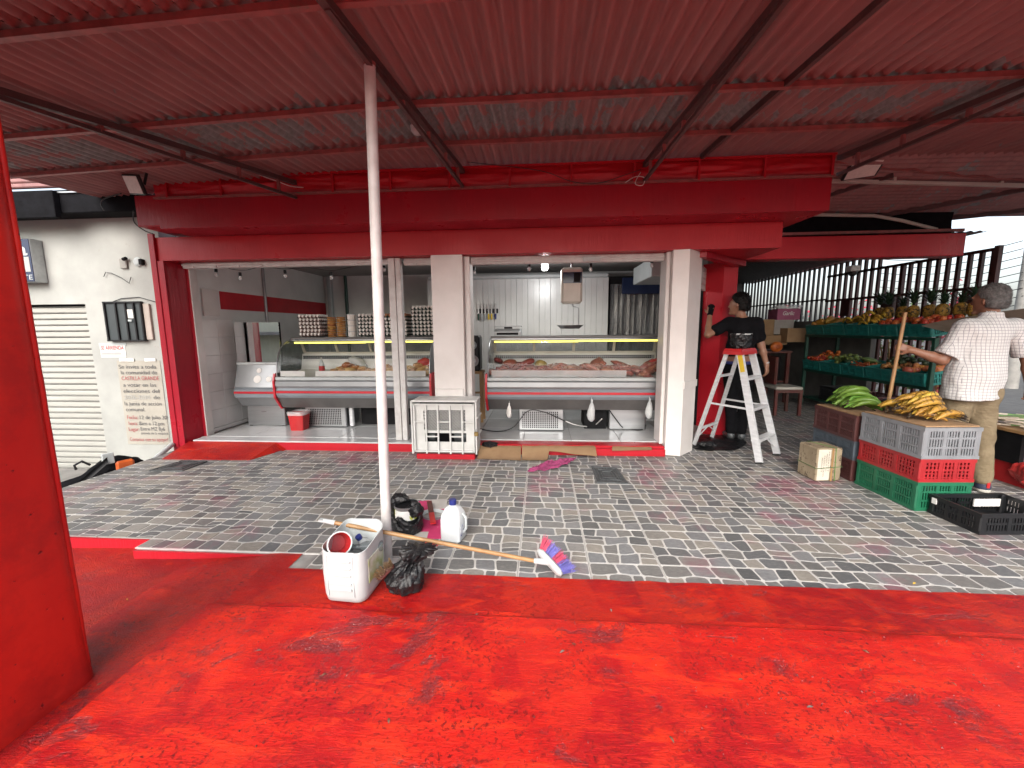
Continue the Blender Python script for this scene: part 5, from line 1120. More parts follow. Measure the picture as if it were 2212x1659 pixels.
# flattened brown boxes on the sill
def flat(pts, z, label, wrinkle=.006, seed=1):
    c = sum(pts, Vector())/4; mb = MB()
    def f(u, v): P = pts[0].lerp(pts[1],u).lerp(pts[3].lerp(pts[2],u),v); zz = .082 if P.y > .47 else (.010 if P.y < .30 else .010+(P.y-.30)/.17*.072); return (P.x-c.x, P.y-c.y, zz+z+wrinkle*nz(u*3,v*3,1,seed))
    mb.grid(f, 18, 10); b_ = len(mb.v); mb.grid(lambda u, v: (f(u,v)[0], f(u,v)[1], f(u,v)[2]-.005), 18, 10)
    o = mb.build('flattened_carton', M['card'], None, (c.x,c.y,0), smooth=30); return tag(o, label, 'cardboard', 'flattened cartons on the sill')
def gz(x, y): return G(x, y, .06)
flat([gz(1030,982),gz(1125,985),gz(1125,958),gz(1040,952)], .003, 'leftmost flattened brown carton under the black cloth on the sill', seed=2)
flat([gz(1127,985),gz(1182,986),gz(1190,962),gz(1128,958)], .006, 'narrow flattened brown carton left of the torn ones on the sill', seed=4)
flat([gz(1185,974),gz(1290,980),gz(1275,948),gz(1160,948)], .010, 'torn flattened brown carton in the middle of the sill', .01, 6)
flat([gz(1322,975),gz(1408,975),gz(1400,952),gz(1325,948)], .010, 'flattened brown carton with hand hole at the right end of the sill', seed=8)
flat([gz(1050,950),gz(1255,952),gz(1245,935),gz(1045,937)], .004, 'long thin brown carton piece along the back of the sill', seed=10)
bag('black_cloth_bag', tuple(G(1062,968,.05)), (.13,.09,.045), 2.7, 'limp black plastic bag lying on the cartons beside the white cage', h=.009, amp=.014, parts=[((.1,.0,.05),(.2,.03,.03),.02,.012)])
# ladder
F0, F1, R0, R1 = G(1640,1003), G(1678,984), G(1499,964), G(1537,949); cen = (F0+F1+R0+R1)/4; wd = (F1-F0).normalized()
ld = thing('step_ladder', cen, 'white aluminium step ladder with a red top in front of the red pillar', 'ladder'); Ht = 1.235
fd = ((F0+F1)-(R0+R1)).normalized()
def L_(p, z=0): return Vector((p.x-cen.x, p.y-cen.y, z))
tw_ = .155; tf = [wd*(-tw_)+fd*.06, wd*tw_+fd*.06, wd*(-tw_)-fd*.075, wd*tw_-fd*.075]
for P in tf: P.z = Ht
FL, FR_, RL, RR = L_(F0), L_(F1), L_(R0), L_(R1)
for a_, b_, wdt in ((FL,tf[0],.075),(FR_,tf[1],.075),(RL,tf[2],.042),(RR,tf[3],.042)):
    r = MB(); r.bar(a_+Vector((0,0,.02)), b_, .024, wdt, up=fd); r.build('rail', M['alu'], ld); f = MB(); f.bar(a_, a_+(b_-a_)*.018, .035, wdt+.006, up=fd); f.build('rubber_foot', M['rubber'], ld)
tcap = MB(); tcap.loft([[wd*(s*x)+fd*(q*y)+Vector((0,0,z)) for s,q in ((-1,1),(1,1),(1,-1),(-1,-1))] for x,y,z in ((.205,.115,Ht-.055),(.20,.11,Ht-.02),(.185,.10,Ht+.012))]); tcap.build('top_cap', M['redpl'], ld, fix=True)
for t in (.20,.47,.74): a_, b_ = FL.lerp(tf[0],t), FR_.lerp(tf[1],t); s_ = MB(); s_.bar(a_, b_, .085, .03, up=(0,0,1)); s_.build('step', M['alu'], ld)
for t in (.20,.74): a_, b_ = RL.lerp(tf[2],t), RR.lerp(tf[3],t); MB().bar(a_, b_, .02, .03).build('rear_rung', M['alu'], ld)
for a_, b_, c_ in ((FL,tf[0],0),(FR_,tf[1],1)):
    ra_, rb2 = (RL,tf[2]) if c_ == 0 else (RR,tf[3]); MB().bar(a_.lerp(b_,.47), ra_.lerp(rb2,.47), .008, .022).build('spreader', M['alu'], ld)
for a_, b_, s in ((FL,tf[0],1),(FR_,tf[1],-1)): MB().bar(a_.lerp(b_,.08), (FL.lerp(tf[0],.19)+FR_.lerp(tf[1],.19))/2+wd*(-.06*s), .006, .018).build('foot_brace', M['alu'], ld)
for a_, b_, s in ((RL,tf[2],1),(RR,tf[3],-1)): MB().bar(a_.lerp(b_,.10), (RL.lerp(tf[2],.2)+RR.lerp(tf[3],.2))/2, .006, .014).build('foot_brace', M['alu'], ld)
wn3 = (-wd*.9+fd*.3).normalized(); u_ = (tf[0]-FL).normalized(); fn = fd.cross(u_); nrm = (fd-u_*fd.dot(u_)).normalized()
lab = MB(); c_ = FL.lerp(tf[0],.86)-wd*.0135; 
def rail_quad(mb, t0, t1, w, off): A1, B1 = FL.lerp(tf[0],t0)-wd*off, FL.lerp(tf[0],t1)-wd*off; return mb.add([A1-nrm*w, A1+nrm*w, B1+nrm*w, B1-nrm*w], [(0,1,2,3)])
rail_quad(lab, .80, .955, .026, .0135).build('yellow_sticker', M['yellow'], ld)
bk = thing('paint_bucket', (cen.x,cen.y,Ht+.012), 'paint bucket wrapped in a torn black bag standing on the ladder top', 'bucket')
def buckf(P):
    rr_ = np.sqrt(P[...,0]**2+P[...,1]**2); d_ = np.maximum(rr_-(.105+.06*P[...,2]), np.abs(P[...,2]-.085)-.085); d_ = np.maximum(d_, -ell(P,(0,0,.19),(.10,.10,.05)))
    return d_+np.abs(wob(P,38,.8))*.016+np.abs(wob(P,70,2.2))*.008-.008
V, F = surf(buckf, (-.16,-.16,-.012), (.16,.16,.2), .0075); V[:,2] = np.maximum(V[:,2], .001); put('torn_bag', np_mesh('torn_bag', V, F, M['bag_black'], 28), bk); b = MB(); b.lathe([(.108,.158),(.116,.158),(.116,.172),(.104,.172),(.108,.158)], 24, cap=False); b.build('white_rim', M['white_pl'], bk)
# plastic sheet under ladder
ps = MB(); A_, B_ = Vector((2.02,.78,0)), Vector((2.78,1.32,0)); ax = (B_-A_).normalized(); ay = Vector((-ax.y,ax.x,0))
def psf(u, v): e = math.sin(u*math.pi)**.35; P = A_+ax*(u*.92)+ay*((v-.5)*.62*e+.04*nz(u*4,v,1,6)); return (P.x, P.y, .006+.09*abs(nz(P.x*4,P.y*4,1.4,2))*math.sin(v*math.pi)*math.sin(u*math.pi)+.02*abs(nz(P.x,P.y,14,5)))
ps.grid(psf, 46, 26); tag(ps.build('plastic_sheet', M['bag_black'], smooth=40), 'crumpled black plastic sheet on the floor under the ladder', 'plastic sheet')
p = G(1530,972); bag('black_bag', (p.x,p.y+.06,.004), (.14,.09,.05), 4.1, 'slack black bag on the tiles at the ladder rear foot', amp=.014, h=.009)
# carton tied with twine
bx_ = thing('tied_carton', (2.91,-.145,.002), 'stained tan carton tied with green twine beside the crate stacks', 'box', rz=R_(6)); hx, hy, hz_ = .125, .125, .33
MB().box((-hx,-hy,0),(hx,hy,hz_), 0, .012).build('carton', M['card_old'], bx_)
for z in (.14,): 
    tw2 = MB(); pts = rrect(hx+.004,hy+.004,.006,0,zf=lambda x,y: z+.012*math.sin(x*20)+.01*math.sin(y*23)); tw2.tube(pts+[pts[0]], .0035, 5); tw2.build('twine', mat('green_twine',(.10,.16,.06),(.07,.11,.04),12,.8), bx_)
tw2 = MB(); tw2.tube([(.06,-hy-.004,0.0),(.055,-hy-.004,.17),(.05,-hy-.004,hz_+.003),(.0,0,hz_+.006),(-.03,hy+.004,hz_+.003),(-.03,hy+.004,0)], .0035, 5); tw2.build('twine', M['scallion'], bx_); MB().box((.018,-hy-.003,.0),(.034,-hy,hz_)).build('tape_edge', M['wood'], bx_)
MB().box((-.115,-hy-.0015,.012),(.005,-hy+.001,hz_-.012)).build('pale_label', mat('pale_box_label',(.56,.52,.44),(.46,.42,.34),9,.8,dirt=((.25,.2,.14),18,.68)), bx_)
# ---------------------------------------------------------------- crates
def crate_meshes(Lx, Ly, H, mtl, style):
    out = {}; th = .012
    rim = MB(); 
    for z0_, z1_ in ((0,.026),(H-.03,H)):
        rim.box((0,0,z0_),(Lx,th*1.3,z1_)); rim.box((0,Ly-th*1.3,z0_),(Lx,Ly,z1_)); rim.box((0,th*1.3,z0_),(th*1.3,Ly-th*1.3,z1_)); rim.box((Lx-th*1.3,th*1.3,z0_),(Lx,Ly-th*1.3,z1_))
    for x in (0,Lx-.045):
        for y in (0,Ly-.045): rim.box((x+.001,y+.001,.0),(x+.044,y+.044,H-.002), 0, .008)
    out['frame'] = rim.mesh('frame', M[mtl])
    bs = MB(); bs.box((.012,.012,.004),(Lx-.012,Ly-.012,.012)); out['base'] = bs.mesh('base', M[mtl])
    def panel(L):                                        # panel in x from 0..L at y=0 facing -y
        p = MB(); n = 3; a0, a1 = .045, L-.045; wseg = (a1-a0)/n; p.box((a0,.002,.026),(a1,.004,.03)); 
        mids = [H*.36,H*.66] if H > .2 else [H*.52]
        for z in mids: p.box((a0,.001,z-.008),(a1,.009,z+.008))
        for k in range(1,n): p.box((a0+k*wseg-.014,-.001,.026),(a0+k*wseg+.014,.010,H-.03))
        if style == 'slot':
            m_ = int((a1-a0)/.021)
            for k in range(m_+1): x = a0+k*(a1-a0)/m_; p.box((x-.0055,.003,.026),(x+.0055,.010,H-.03))
        elif style == 'diamond':
            k = -int(H/.022)
            while a0+k*.022 < a1:
                for s in (1,-1):
                    xa, za = a0+k*.022, (.026 if s > 0 else H-.03); h_ = H-.056; xs_, xe = max(a0,xa), min(a1,xa+h_)
                    if xe > xs_: p.bar((xs_,.005+.001*s,za+s*(xs_-xa)),(xe,.005+.001*s,za+s*(xe-xa)), .006, .003, up=(0,1,0))
                k += 1
        else:
            bands = [(.03,.45*H),(.58*H,H-.035)]
            m_ = int((a1-a0)/.028)
            for k in range(m_+1): x = a0+k*(a1-a0)/m_; p.box((x-.007,.003,.026),(x+.007,.009,H-.03))
            for z in (H*.2,H*.36,H*.7,H*.85): p.box((a0,.004,z-.005),(a1,.0085,z+.005))
        return p.mesh('side_panel', M[mtl])
    out['px'] = panel(Lx); out['py'] = panel(Ly); out['dim'] = (Lx,Ly,H); return out
CR = {}
def crate(mtl, style, dim, loc, rz, label, group, cat='crate'):
    key = (mtl, style, dim)
    if key not in CR: CR[key] = crate_meshes(*dim, mtl, style)
    c = CR[key]; Lx, Ly, H = dim; t = thing('crate', loc, label, cat, group, rz)
    put('frame', c['frame'], t); put('base', c['base'], t); put('side_panel', c['px'], t); put('side_panel', c['px'], t, (Lx,Ly,0), (0,0,math.pi)); put('side_panel', c['py'], t, (0,Ly,0), (0,0,-math.pi/2)); put('side_panel', c['py'], t, (Lx,0,0), (0,0,math.pi/2))
    return t
ang = R_(3)
crate('green_crate','slot',(.44,.60,.243),(3.172,-.905,.002),ang,'dark green slotted crate at the bottom of the plantain stack','crates in the front plantain stack')
crate('red_crate','hex',(.44,.60,.194),(3.172,-.905,.245),ang,'bright red perforated crate in the middle of the plantain stack','crates in the front plantain stack')
gc = crate('grey_crate','slot',(.45,.605,.257),(3.168,-.91,.439),ang,'light grey slotted crate on top of the stack under ripe plantains','crates in the front plantain stack')
crate('brown_crate','diamond',(.42,.60,.21),(3.135,-.262,.002),0,'dark brown crate at the bottom of the rear plantain stack','crates in the rear plantain stack')
crate('slate_crate','slot',(.42,.60,.19),(3.135,-.262,.212),0,'slate blue crate in the middle of the rear plantain stack','crates in the rear plantain stack')
crate('brown_crate','diamond',(.42,.60,.245),(3.125,-.27,.402),0,'maroon lattice crate on top of the rear stack under green plantains','crates in the rear plantain stack')
kb = crate('black_crate','slot',(.58,.37,.155),(3.285,-1.285,.002),R_(4),'empty low black crate on the tiles in front of the plantain stack','loose crate')
MB().box((.33,.335,.06),(.56,.345,.12)).build('white_label', M['paper'], kb); MB().box((-.003,.31,.09),(.012,.345,.135)).build('tag_label', M['paper'], kb)
for o_, L__, z_ in ((Vector((3.172,-.905,0)),(.42,.58),.6965),(Vector((3.125,-.27,0)),(.40,.58),.6475)):
    bd_ = MB().box((.015,.012,0),(L__[0]+.012,L__[1]+.012,.012), 0, .002).build('cover_board', M['card'], None, (o_.x,o_.y,z_), (0,0,ang if o_.y < -.5 else 0)); tag(bd_, 'flat cardboard cover under the %s plantains' % ('ripe yellow' if o_.y < -.5 else 'green'), 'cardboard')
# plantains
def plantain(m, L=.24, r=.021, bend=.055, seed=0):
    mb = MB(); n = 10; pts = []; rr = []
    for k in range(n+1):
        t = k/n; x = (t-.5)*L; z = -bend*((t-.5)*2)**2+bend; pts.append((x,.004*math.sin(t*5+seed),z)); rr.append(r*(math.sin(math.pi*min(1,max(0,(t*.94+.03))))**.42)*(1 if t < .9 else .8)+.001)
    rr[0] = .006; rr[-1] = .007; rr[1] *= .75
    mb.tube(pts, rr, 7); mb.tube([pts[-1],(pts[-1][0]+.016,pts[-1][1],pts[-1][2]-.01)], [.0075,.005], 6, 1); return mb.mesh('plantain', [M[m], M['stemtip']], 60)
GPm = [plantain('green_p',.25,.024,.06,s) for s in (0,2)]; YPm = [plantain('yellow_p',.24,.022,.05,s) for s in (1,3,5)]; BNm = [plantain('yellow_b',.17,.016,.05,s) for s in (0,4)]
rp_ = random.Random(11)
def heap(meshes, c, n_layers, cnt, wx, wy, ang0, label, group, dz=.034, sc=1.0, name='plantain'):
    for l in range(n_layers):                             # hands of four fruits that share a stem
        f = 1-l/(n_layers+.6); k = max(1, int(cnt*f/4+.5))
        for q in range(k):
            v = (q+.5)/k-.5; th = ang0+rp_.uniform(-.45,.45)+(math.pi if rp_.random() < .3 else 0); d_ = Vector((math.cos(th),math.sin(th),0)); B = Vector((c[0]+rp_.uniform(-wx,wx)*f, c[1]+v*wy*f*2, 0))+d_*.10
            for i in range(4):
                yaw = th+(i-1.5)*.20; s_ = rp_.uniform(.9,1.12)*sc; e_ = Vector((math.cos(yaw),math.sin(yaw),0)); P_ = B-e_*.115*s_
                o = put(name, rp_.choice(meshes), None, (P_.x,P_.y,c[2]+.014+l*dz+.009*i+rp_.uniform(-.003,.005)), (rp_.uniform(-.3,.3)+(i-1.5)*.28,rp_.uniform(-.08,.08)-.03,yaw), s_); tag(o, label, 'plantain', group)
heap(YPm, (3.39,-.60,.712), 5, 20, .07, .23, R_(-12), 'ripe yellow plantain with black spots heaped on the grey crate', 'ripe plantains on the grey crate')
heap(GPm, (3.34,.05,.662), 4, 14, .04, .21, R_(-25), 'green plantain heaped on the maroon crate', 'green plantains on the maroon crate', .04, 1.05)
# black and red bag beyond the platform edge
bp_ = thing('backpack', (-4.90,-.32,-.30), 'black and red backpack slumped beyond the left edge of the tiles', 'backpack', rz=R_(62))
def bpf(P):
    d_ = ell(P, (.28,0,.17), (.26,.16,.20)); d_ = smin(d_, cap(P,(-.30,0,.10),(.15,0,.13),.09,.11), .06); d_ = smin(d_, cap(P,(.42,.05,.15),(.58,.03,.06),.12,.05), .05)
    return np.maximum(d_+np.abs(wob(P,24,.3))*.02-.006, -P[...,2]+.002)
V, F = surf(bpf, (-.55,-.3,-.02), (.75,.3,.46), .014); put('body', np_mesh('body', V, F, M['black_cloth'], 60), bp_)
s_ = MB(); s_.grid(lambda u, v: (-.12+.30*u, -.17+.02*math.sin(v*3), .10+.25*u+.07*v), 8, 3); s_.build('strap', M['blackp'], bp_, smooth=180); s_ = MB(); s_.tube([(.06,-.05,.34),(.0,-.05,.40),(-.06,-.05,.37),(-.05,-.05,.32)], .012, 8); s_.build('grab_loop', M['blackp'], bp_)
V, F = surf(lambda P: ell(P,(-.42,0,.13),(.07,.10,.15))+np.abs(wob(P,26,1.1))*.01, (-.55,-.2,-.02),(-.28,.2,.35), .012); put('red_end', np_mesh('red_end', V, F, M['red_bag'], 60), bp_)
MB().box((.24,-.175,.22),(.40,-.12,.34), 0, .02).build('orange_pocket', M['orangepl'], bp_); MB().box((.14,-.15,.33),(.24,-.11,.45), 0, .006).build('card_sleeve', M['white_pl'], bp_)
dp_ = MB(); A_, B_ = AY(372,960,.45), G(322,1002,-.05); dp_.tube([A_, B_], .03, 12); tag(dp_.build('drain_pipe', M['white_pl'], smooth=60), 'white plastic drain pipe slanting down from the red jamb', 'pipe')
# ================================================================ fruit hall on the right
hall = thing('market_hall', (0,0,0), 'dim open fruit hall with barred side wall behind the red side beam', 'building')
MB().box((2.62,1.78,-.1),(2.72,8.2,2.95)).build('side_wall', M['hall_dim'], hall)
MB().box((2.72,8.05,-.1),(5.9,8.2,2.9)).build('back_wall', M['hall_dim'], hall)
hr = MB(); n = 30; hr.grid(lambda u, v: (2.62+3.6*u, 1.95+6.2*v, 2.76+.012*math.cos(2*math.pi*u*3.6/.12)-.04*v), n*6, 8); hr.build('hall_roof', mat('zinc_sheet', (.14,.145,.145),(.09,.095,.095),6,.35,metal=.4,space='POS'), hall, smooth=180)
BA, BB = Vector((6.15,1.75,0)), Vector((5.78,8.0,0)); bd_ = (BB-BA); bl = bd_.length; be = bd_/bl; ba = math.atan2(be.y, be.x)
sw = thing('barred_wall', BA, 'tall barred wall along the right side of the fruit hall', 'wall', rz=ba)
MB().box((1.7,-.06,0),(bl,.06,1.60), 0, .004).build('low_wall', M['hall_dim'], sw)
nb_ = int(bl/.145); bmesh_ = MB().box((-.018,-.018,0),(.018,.018,1)).mesh('bar', M['bars_grey']); bmr = MB().box((-.022,-.022,0),(.022,.022,1)).mesh('bar', M['bars'])
for k in range(nb_):
    x = .02+k*.145; near = x < 1.3
    put('bar', bmr if x < 2.9 else bmesh_, sw, (x,0,.05 if x < 1.7 else 1.60), (0,0,0), (1,1,(2.50-.012*x-.05) if x < 1.7 else (2.50 if near else 2.72)-1.60-.0))
for z in (1.98,2.47): MB().box((0,-.022,z),(2.95,.022,z+.04)).build('rail', M['bars'], sw)
MB().box((0,-.021,.75),(1.69,.021,.79)).build('rail', M['bars'], sw)
MB().box((2.95,-.02,2.02),(bl,.02,2.05)).build('rail', M['bars_grey'], sw)
MB().box((-.05,-.03,0),(.01,.03,2.53), 0, .003).build('gate_post', M['bars'], sw); MB().box((1.28,-.03,0),(1.34,.03,2.5), 0, .003).build('gate_post', M['bars'], sw)
for x in (.12,1.40,2.30): MB().box((x,-.03,1.68),(x+.22,.03,2.02), 0, .004).build('lock_box', M['bars'], sw)
sl_ = MB(); 
for k in range(7): sl_.box((3.9,-.03,1.62+k*.055),(4.7,-.024,1.628+k*.055))
tag(sl_.build('mesh_window', M['bars_grey'], sw), kind='stuff')
# green fruit rack, along the barred wall
RX, RY0, RY1 = 5.12, 1.28, 3.80
rk = thing('fruit_rack', (RX,RY0,0), 'dark green two-tier steel fruit rack in the market hall', 'rack'); Lr = RY1-RY0
for y in (0,Lr):
    for x in (0,.55): MB().box((x-.025,y-.025,0),(x+.025,y+.025,1.34 if x < .1 else 1.55), 0, .004).build('upright', M['rack_green'], rk)
for z in (1.30,.66):
    for x in (0,.55): MB().box((x-.02,.026,z+(.1 if x else 0)),(x+.02,Lr-.026,z+.04+(.1 if x else 0)), 0, .003).build('beam', M['rack_green'], rk)
    for k in range(6): MB().bar((0,.2+k*.42,z+.035),(.55,.2+k*.42,z+.135), .03, .02).build('slat', M['rack_green'], rk)
MB().box((-.02,.03,.16),(.57,Lr-.03,.19), 0, .003).build('bottom_shelf', M['rack_green'], rk)
tc = ['nearest','second','third','fourth','farthest']
tilt = math.atan2(.1,.55)
crp = crate_meshes(.44,.48,.17,'teal_crate','slot')
slots = {}
for r, z in enumerate((1.345,.705)):
    for k in range(5):
        y = RY0+.03+k*.5; t = thing('teal_crate', (RX-.03,y,z), '%s teal crate on the %s tier of the fruit rack' % (tc[k], ('upper','lower')[r]), 'crate', 'teal crates on the fruit rack', rot=(0,-tilt,0))
        put('frame', crp['frame'], t); put('base', crp['base'], t)
        for me_, l, rz in (('px',(0,0,0),0),('px',(.44,.48,0),math.pi),('py',(0,.48,0),-math.pi/2),('py',(.44,0,0),math.pi/2)): put('side_panel', crp[me_], t, l, (0,0,rz))
        slots[(r,k)] = (RX-.03, y, z)
fr_ = random.Random(21)
def fruit_mesh(m, r, n=10, k=7): b = MB(); b.ball((0,0,0), r, n, k); return b.mesh('fruit', M[m], 180)
FM = {'orange': fruit_mesh('orange',.037), 'tomato': fruit_mesh('tomato',.034), 'lime': fruit_mesh('lime',.036), 'mango': fruit_mesh('mango',(.062,.045,.042)), 'avo': fruit_mesh('avocado',(.055,.038,.036)), 'papaya': fruit_mesh('papaya',(.12,.06,.055),12,8), 'potato': fruit_mesh('arepa',(.035,.028,.025)), 'apple': fruit_mesh('tomato',.040)}
def fill(slot, kind, n, label, cat, top=.05, x0=.06, x1=.38, y0=.05, y1=.43):
    ox, oy, oz = slots[slot]
    for q in range(n):
        x, y = fr_.uniform(x0,x1), fr_.uniform(y0,y1); z = oz+.155+x*math.tan(tilt)+fr_.uniform(0,top)
        tag(put(cat.replace(' ','_'), FM[kind], None, (ox+x,oy+y,z), (fr_.uniform(0,6),fr_.uniform(-.4,.4),fr_.uniform(0,6)), fr_.uniform(.9,1.12)), label, cat, label)
fill((0,4),'papaya',9,'orange papaya in the farthest upper teal crate','papaya',.07); fill((0,3),'papaya',3,'papaya behind the bananas on the upper tier','papaya',.10,.25,.40)
fill((0,0),'apple',24,'red fruit in the nearest upper teal crate','red fruit',.05); fill((0,1),'apple',20,'red fruit in the second upper teal crate','red fruit',.03)
fill((1,4),'tomato',26,'tomato in the farthest lower teal crate','tomato',.05,.04,.2); fill((1,4),'orange',18,'orange behind the tomatoes on the lower tier','orange',.10,.22,.40)
fill((1,3),'lime',30,'green fruit in the fourth lower teal crate','green fruit',.09); fill((1,1),'potato',24,'small pale tuber in the second lower teal crate','tuber',.03); fill((1,1),'avo',14,'dark avocado behind the pale tubers','avocado',.12,.24,.42); fill((1,0),'mango',12,'large red mango in the nearest lower teal crate','mango',.05); fill((1,0),'avo',6,'dark avocado at the back of the nearest lower crate','avocado',.12,.25,.40)
cm = MB(); cm.tube([(-.08,0,0),(-.05,0,0),(.06,0,0),(.085,0,0)], [.008,.016,.013,.004], 8); cm = cm.mesh('carrot', M['carrot'], 60); ox, oy, oz = slots[(1,2)]
for q in range(26): tag(put('carrot', cm, None, (ox+fr_.uniform(.05,.22),oy+fr_.uniform(.08,.4),oz+.15+fr_.uniform(0,.06)), (0,fr_.uniform(-.2,.2),fr_.uniform(-.5,.5)+1.2)), 'carrot in the middle lower teal crate', 'carrot', 'carrots on the fruit rack')
ox, oy, oz = slots[(1,2)]; tag(put('greens_bag', blob_mesh('greens_bag','scallion',31,(.15,.11,.05),rough=.5), None, (ox+.32,oy+.30,oz+.22), (0,.3,0)), 'bag of green leaves behind the carrots', 'vegetables'); tag(put('herb_bunch', blob_mesh('herb_bunch','leafg',33,(.14,.12,.07),rough=.9), None, (ox+.30,oy+.62,oz+.20)), 'dark bunch of herbs between the carrots and green fruit', 'vegetables')
for l in range(3):
    for q in range(6): ox, oy, oz = slots[(0,2)]; tag(put('banana', fr_.choice(BNm), None, (ox+.08+.05*q,oy+.25+fr_.uniform(-.1,.12)+.22*(l == 2),oz+.15+l*.035+.02*q), (fr_.uniform(-.3,.3),fr_.uniform(-.2,.2),R_(80)+fr_.uniform(-.4,.4)), 1.2), 'ripe banana piled on the upper tier of the fruit rack', 'banana', 'bananas on the fruit rack')
pb_ = MB(); pb_.lathe([(0,0),(.045,.006),(.068,.05),(.07,.10),(.055,.15),(.03,.17),(0,.172)], 16); pb_ = pb_.mesh('rind', M['pine'], 180); pcr = MB(); rr = random.Random(8)
for q in range(34):
    a = q*2.4; el = .5+.9*(q/34); l = .10+.09*(q/34); d_ = Vector((math.cos(a)*math.cos(el),math.sin(a)*math.cos(el),math.sin(el))); s_ = Vector((-math.sin(a),math.cos(a),0)); b0 = Vector((0,0,.165+.02*q/34)); m_ = b0+d_*l*.55; e_ = b0+d_*l+Vector((math.cos(a)*.035,math.sin(a)*.035,-.01)); pcr.add([b0-s_*.008,b0+s_*.008,m_+s_*.011,m_-s_*.011,e_], [(0,1,2,3),(3,2,4)])
pcr = pcr.mesh('crown', M['leafg'])
for k in range(8):
    y = RY0+.06+k*.215; t = thing('pineapple', (RX+.47+.03*(k % 2),y,1.60), '%s pineapple of the row along the top of the fruit rack' % ('nearest','second','third','fourth','fifth','sixth','seventh','farthest')[k], 'pineapple', 'pineapples on the fruit rack', rot=(fr_.uniform(-.12,.12),fr_.uniform(-.12,.12),k)); t.scale = (1.1,)*3; put('rind', pb_, t); put('crown', pcr, t, sc=fr_.uniform(.9,1.25))
MB().box((.42,.02,1.54),(.66,1.85,1.595), 0, .004).build('top_ledge', M['teal_crate'], rk)
# grey pipe with teal hose end at the rack corner, stored goods on a table
tb = thing('work_table', (3.75,4.0,0), 'dark wooden table loaded with boxes at the back of the hall', 'table'); MB().box((0,0,.98),(1.25,.8,1.02), 0, .004).build('top', M['wood_red'], tb)
for x in (.05,1.2):
    for y in (.05,.75): MB().box((x-.03,y-.03,0),(x+.03,y+.03,.98)).build('leg', M['wood_red'], tb)
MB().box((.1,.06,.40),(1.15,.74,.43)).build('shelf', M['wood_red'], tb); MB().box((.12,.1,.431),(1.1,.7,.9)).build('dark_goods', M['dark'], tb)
def hbox(name, xa, ya, xb, yb, Y, dep, m, label, cat='box'):
    a_, b_ = AY(xa,ya,Y), AY(xb,yb,Y); t = thing(name, (a_.x,Y,b_.z), label, cat); MB().box((0,0,0),(b_.x-a_.x,dep,a_.z-b_.z), 0, .004).build('carton', M[m], t); return t, b_.x-a_.x, a_.z-b_.z
M['pinkbox'] = mat('pale_pink_carton', (.40,.115,.21), (.33,.09,.17), 5, .7); M['whitebox'] = mat('dull_white_carton', (.36,.34,.31),(.28,.26,.24),5,.8)
garlic = hbox('garlic_box', 1680, 667, 1728, 690.5, 4.3, .35, 'pinkbox', 'pink garlic carton on top of the box pile in the hall')
hbox('white_carton', 1672, 691, 1713, 722, 4.3, .4, 'whitebox', 'dull white carton under the pink garlic carton'); hbox('brown_carton', 1650, 690, 1671.5, 724, 4.3, .4, 'card', 'brown carton left of the dull white carton in the hall'); hbox('brown_carton', 1702, 709, 1748, 739, 4.05, .3, 'card', 'low brown carton right of the halved pumpkin'); hbox('dark_carton', 1650, 724.5, 1700, 745, 4.25, .4, 'card', 'brown carton at the bottom of the box pile')
p = AY(1704,664,4.4); o = blob_mesh('white_bag','bag_clear',40,(.28,.12,.07),rough=.5); tag(put('white_bag', o, None, (p.x,4.45,p.z-.01)), 'crumpled white plastic bag lying on the pink garlic carton', 'bag')
pk_ = thing('halved_pumpkin', AY(1677,749,3.95), 'halved orange pumpkin on the table in the hall', 'pumpkin'); b = MB(); b.ball((0,0,0),(.115,.07,.10),18,10); b.build('rind', M['orange'], pk_, smooth=180); b = MB(); b.ball((0,-.062,0),(.045,.015,.04),12,8); b.build('seed_hollow', mat('pumpkin_core',(.38,.09,.02),(.3,.06,.015),20,.6), pk_, smooth=180)
ch = thing('dining_chair', (0,0,0), 'brown wooden chair with a pale seat in the hall', 'chair'); p = G(1690,893); ch.location = (p.x-.05,p.y,0)
MB().box((-.2,-.2,.44),(.24,.22,.49), 0, .015).build('seat', M['cream'], ch); MB().box((-.22,-.18,.52),(-.17,.18,1.0), 0, .02).build('backrest', M['wood_red'], ch)
for x in (-.18,.21):
    for y in (-.18,.19): MB().box((x-.022,y-.022,0),(x+.022,y+.022,.44)).build('leg', M['wood_red'], ch)
MB().box((-.2,-.2,.39),(.24,-.18,.439)).build('apron', M['wood_red'], ch)
cam_ = thing('security_camera', AY(1842,590,1.85), 'small white security camera under the red side beam', 'camera'); MB().box((-.06,-.06,.02),(.06,.06,.10), 0, .01).build('mount', M['white_pl'], cam_); b = MB(); b.ball((0,0,0),(.05,.05,.045),12,8); b.build('dome', M['blackp'], cam_, smooth=180)
for k, (x_, y_, m_, l_) in enumerate(((.06,.15,'slate_crate','nearest'),(.05,.85,'brown_crate','second'),(.07,1.55,'black_crate','farthest'))):
    crate(m_,'slot',(.44,.58,.24),(RX+x_-.02,RY0+y_,.192),0,'%s crate on the bottom shelf of the fruit rack' % l_,'crates under the fruit rack')
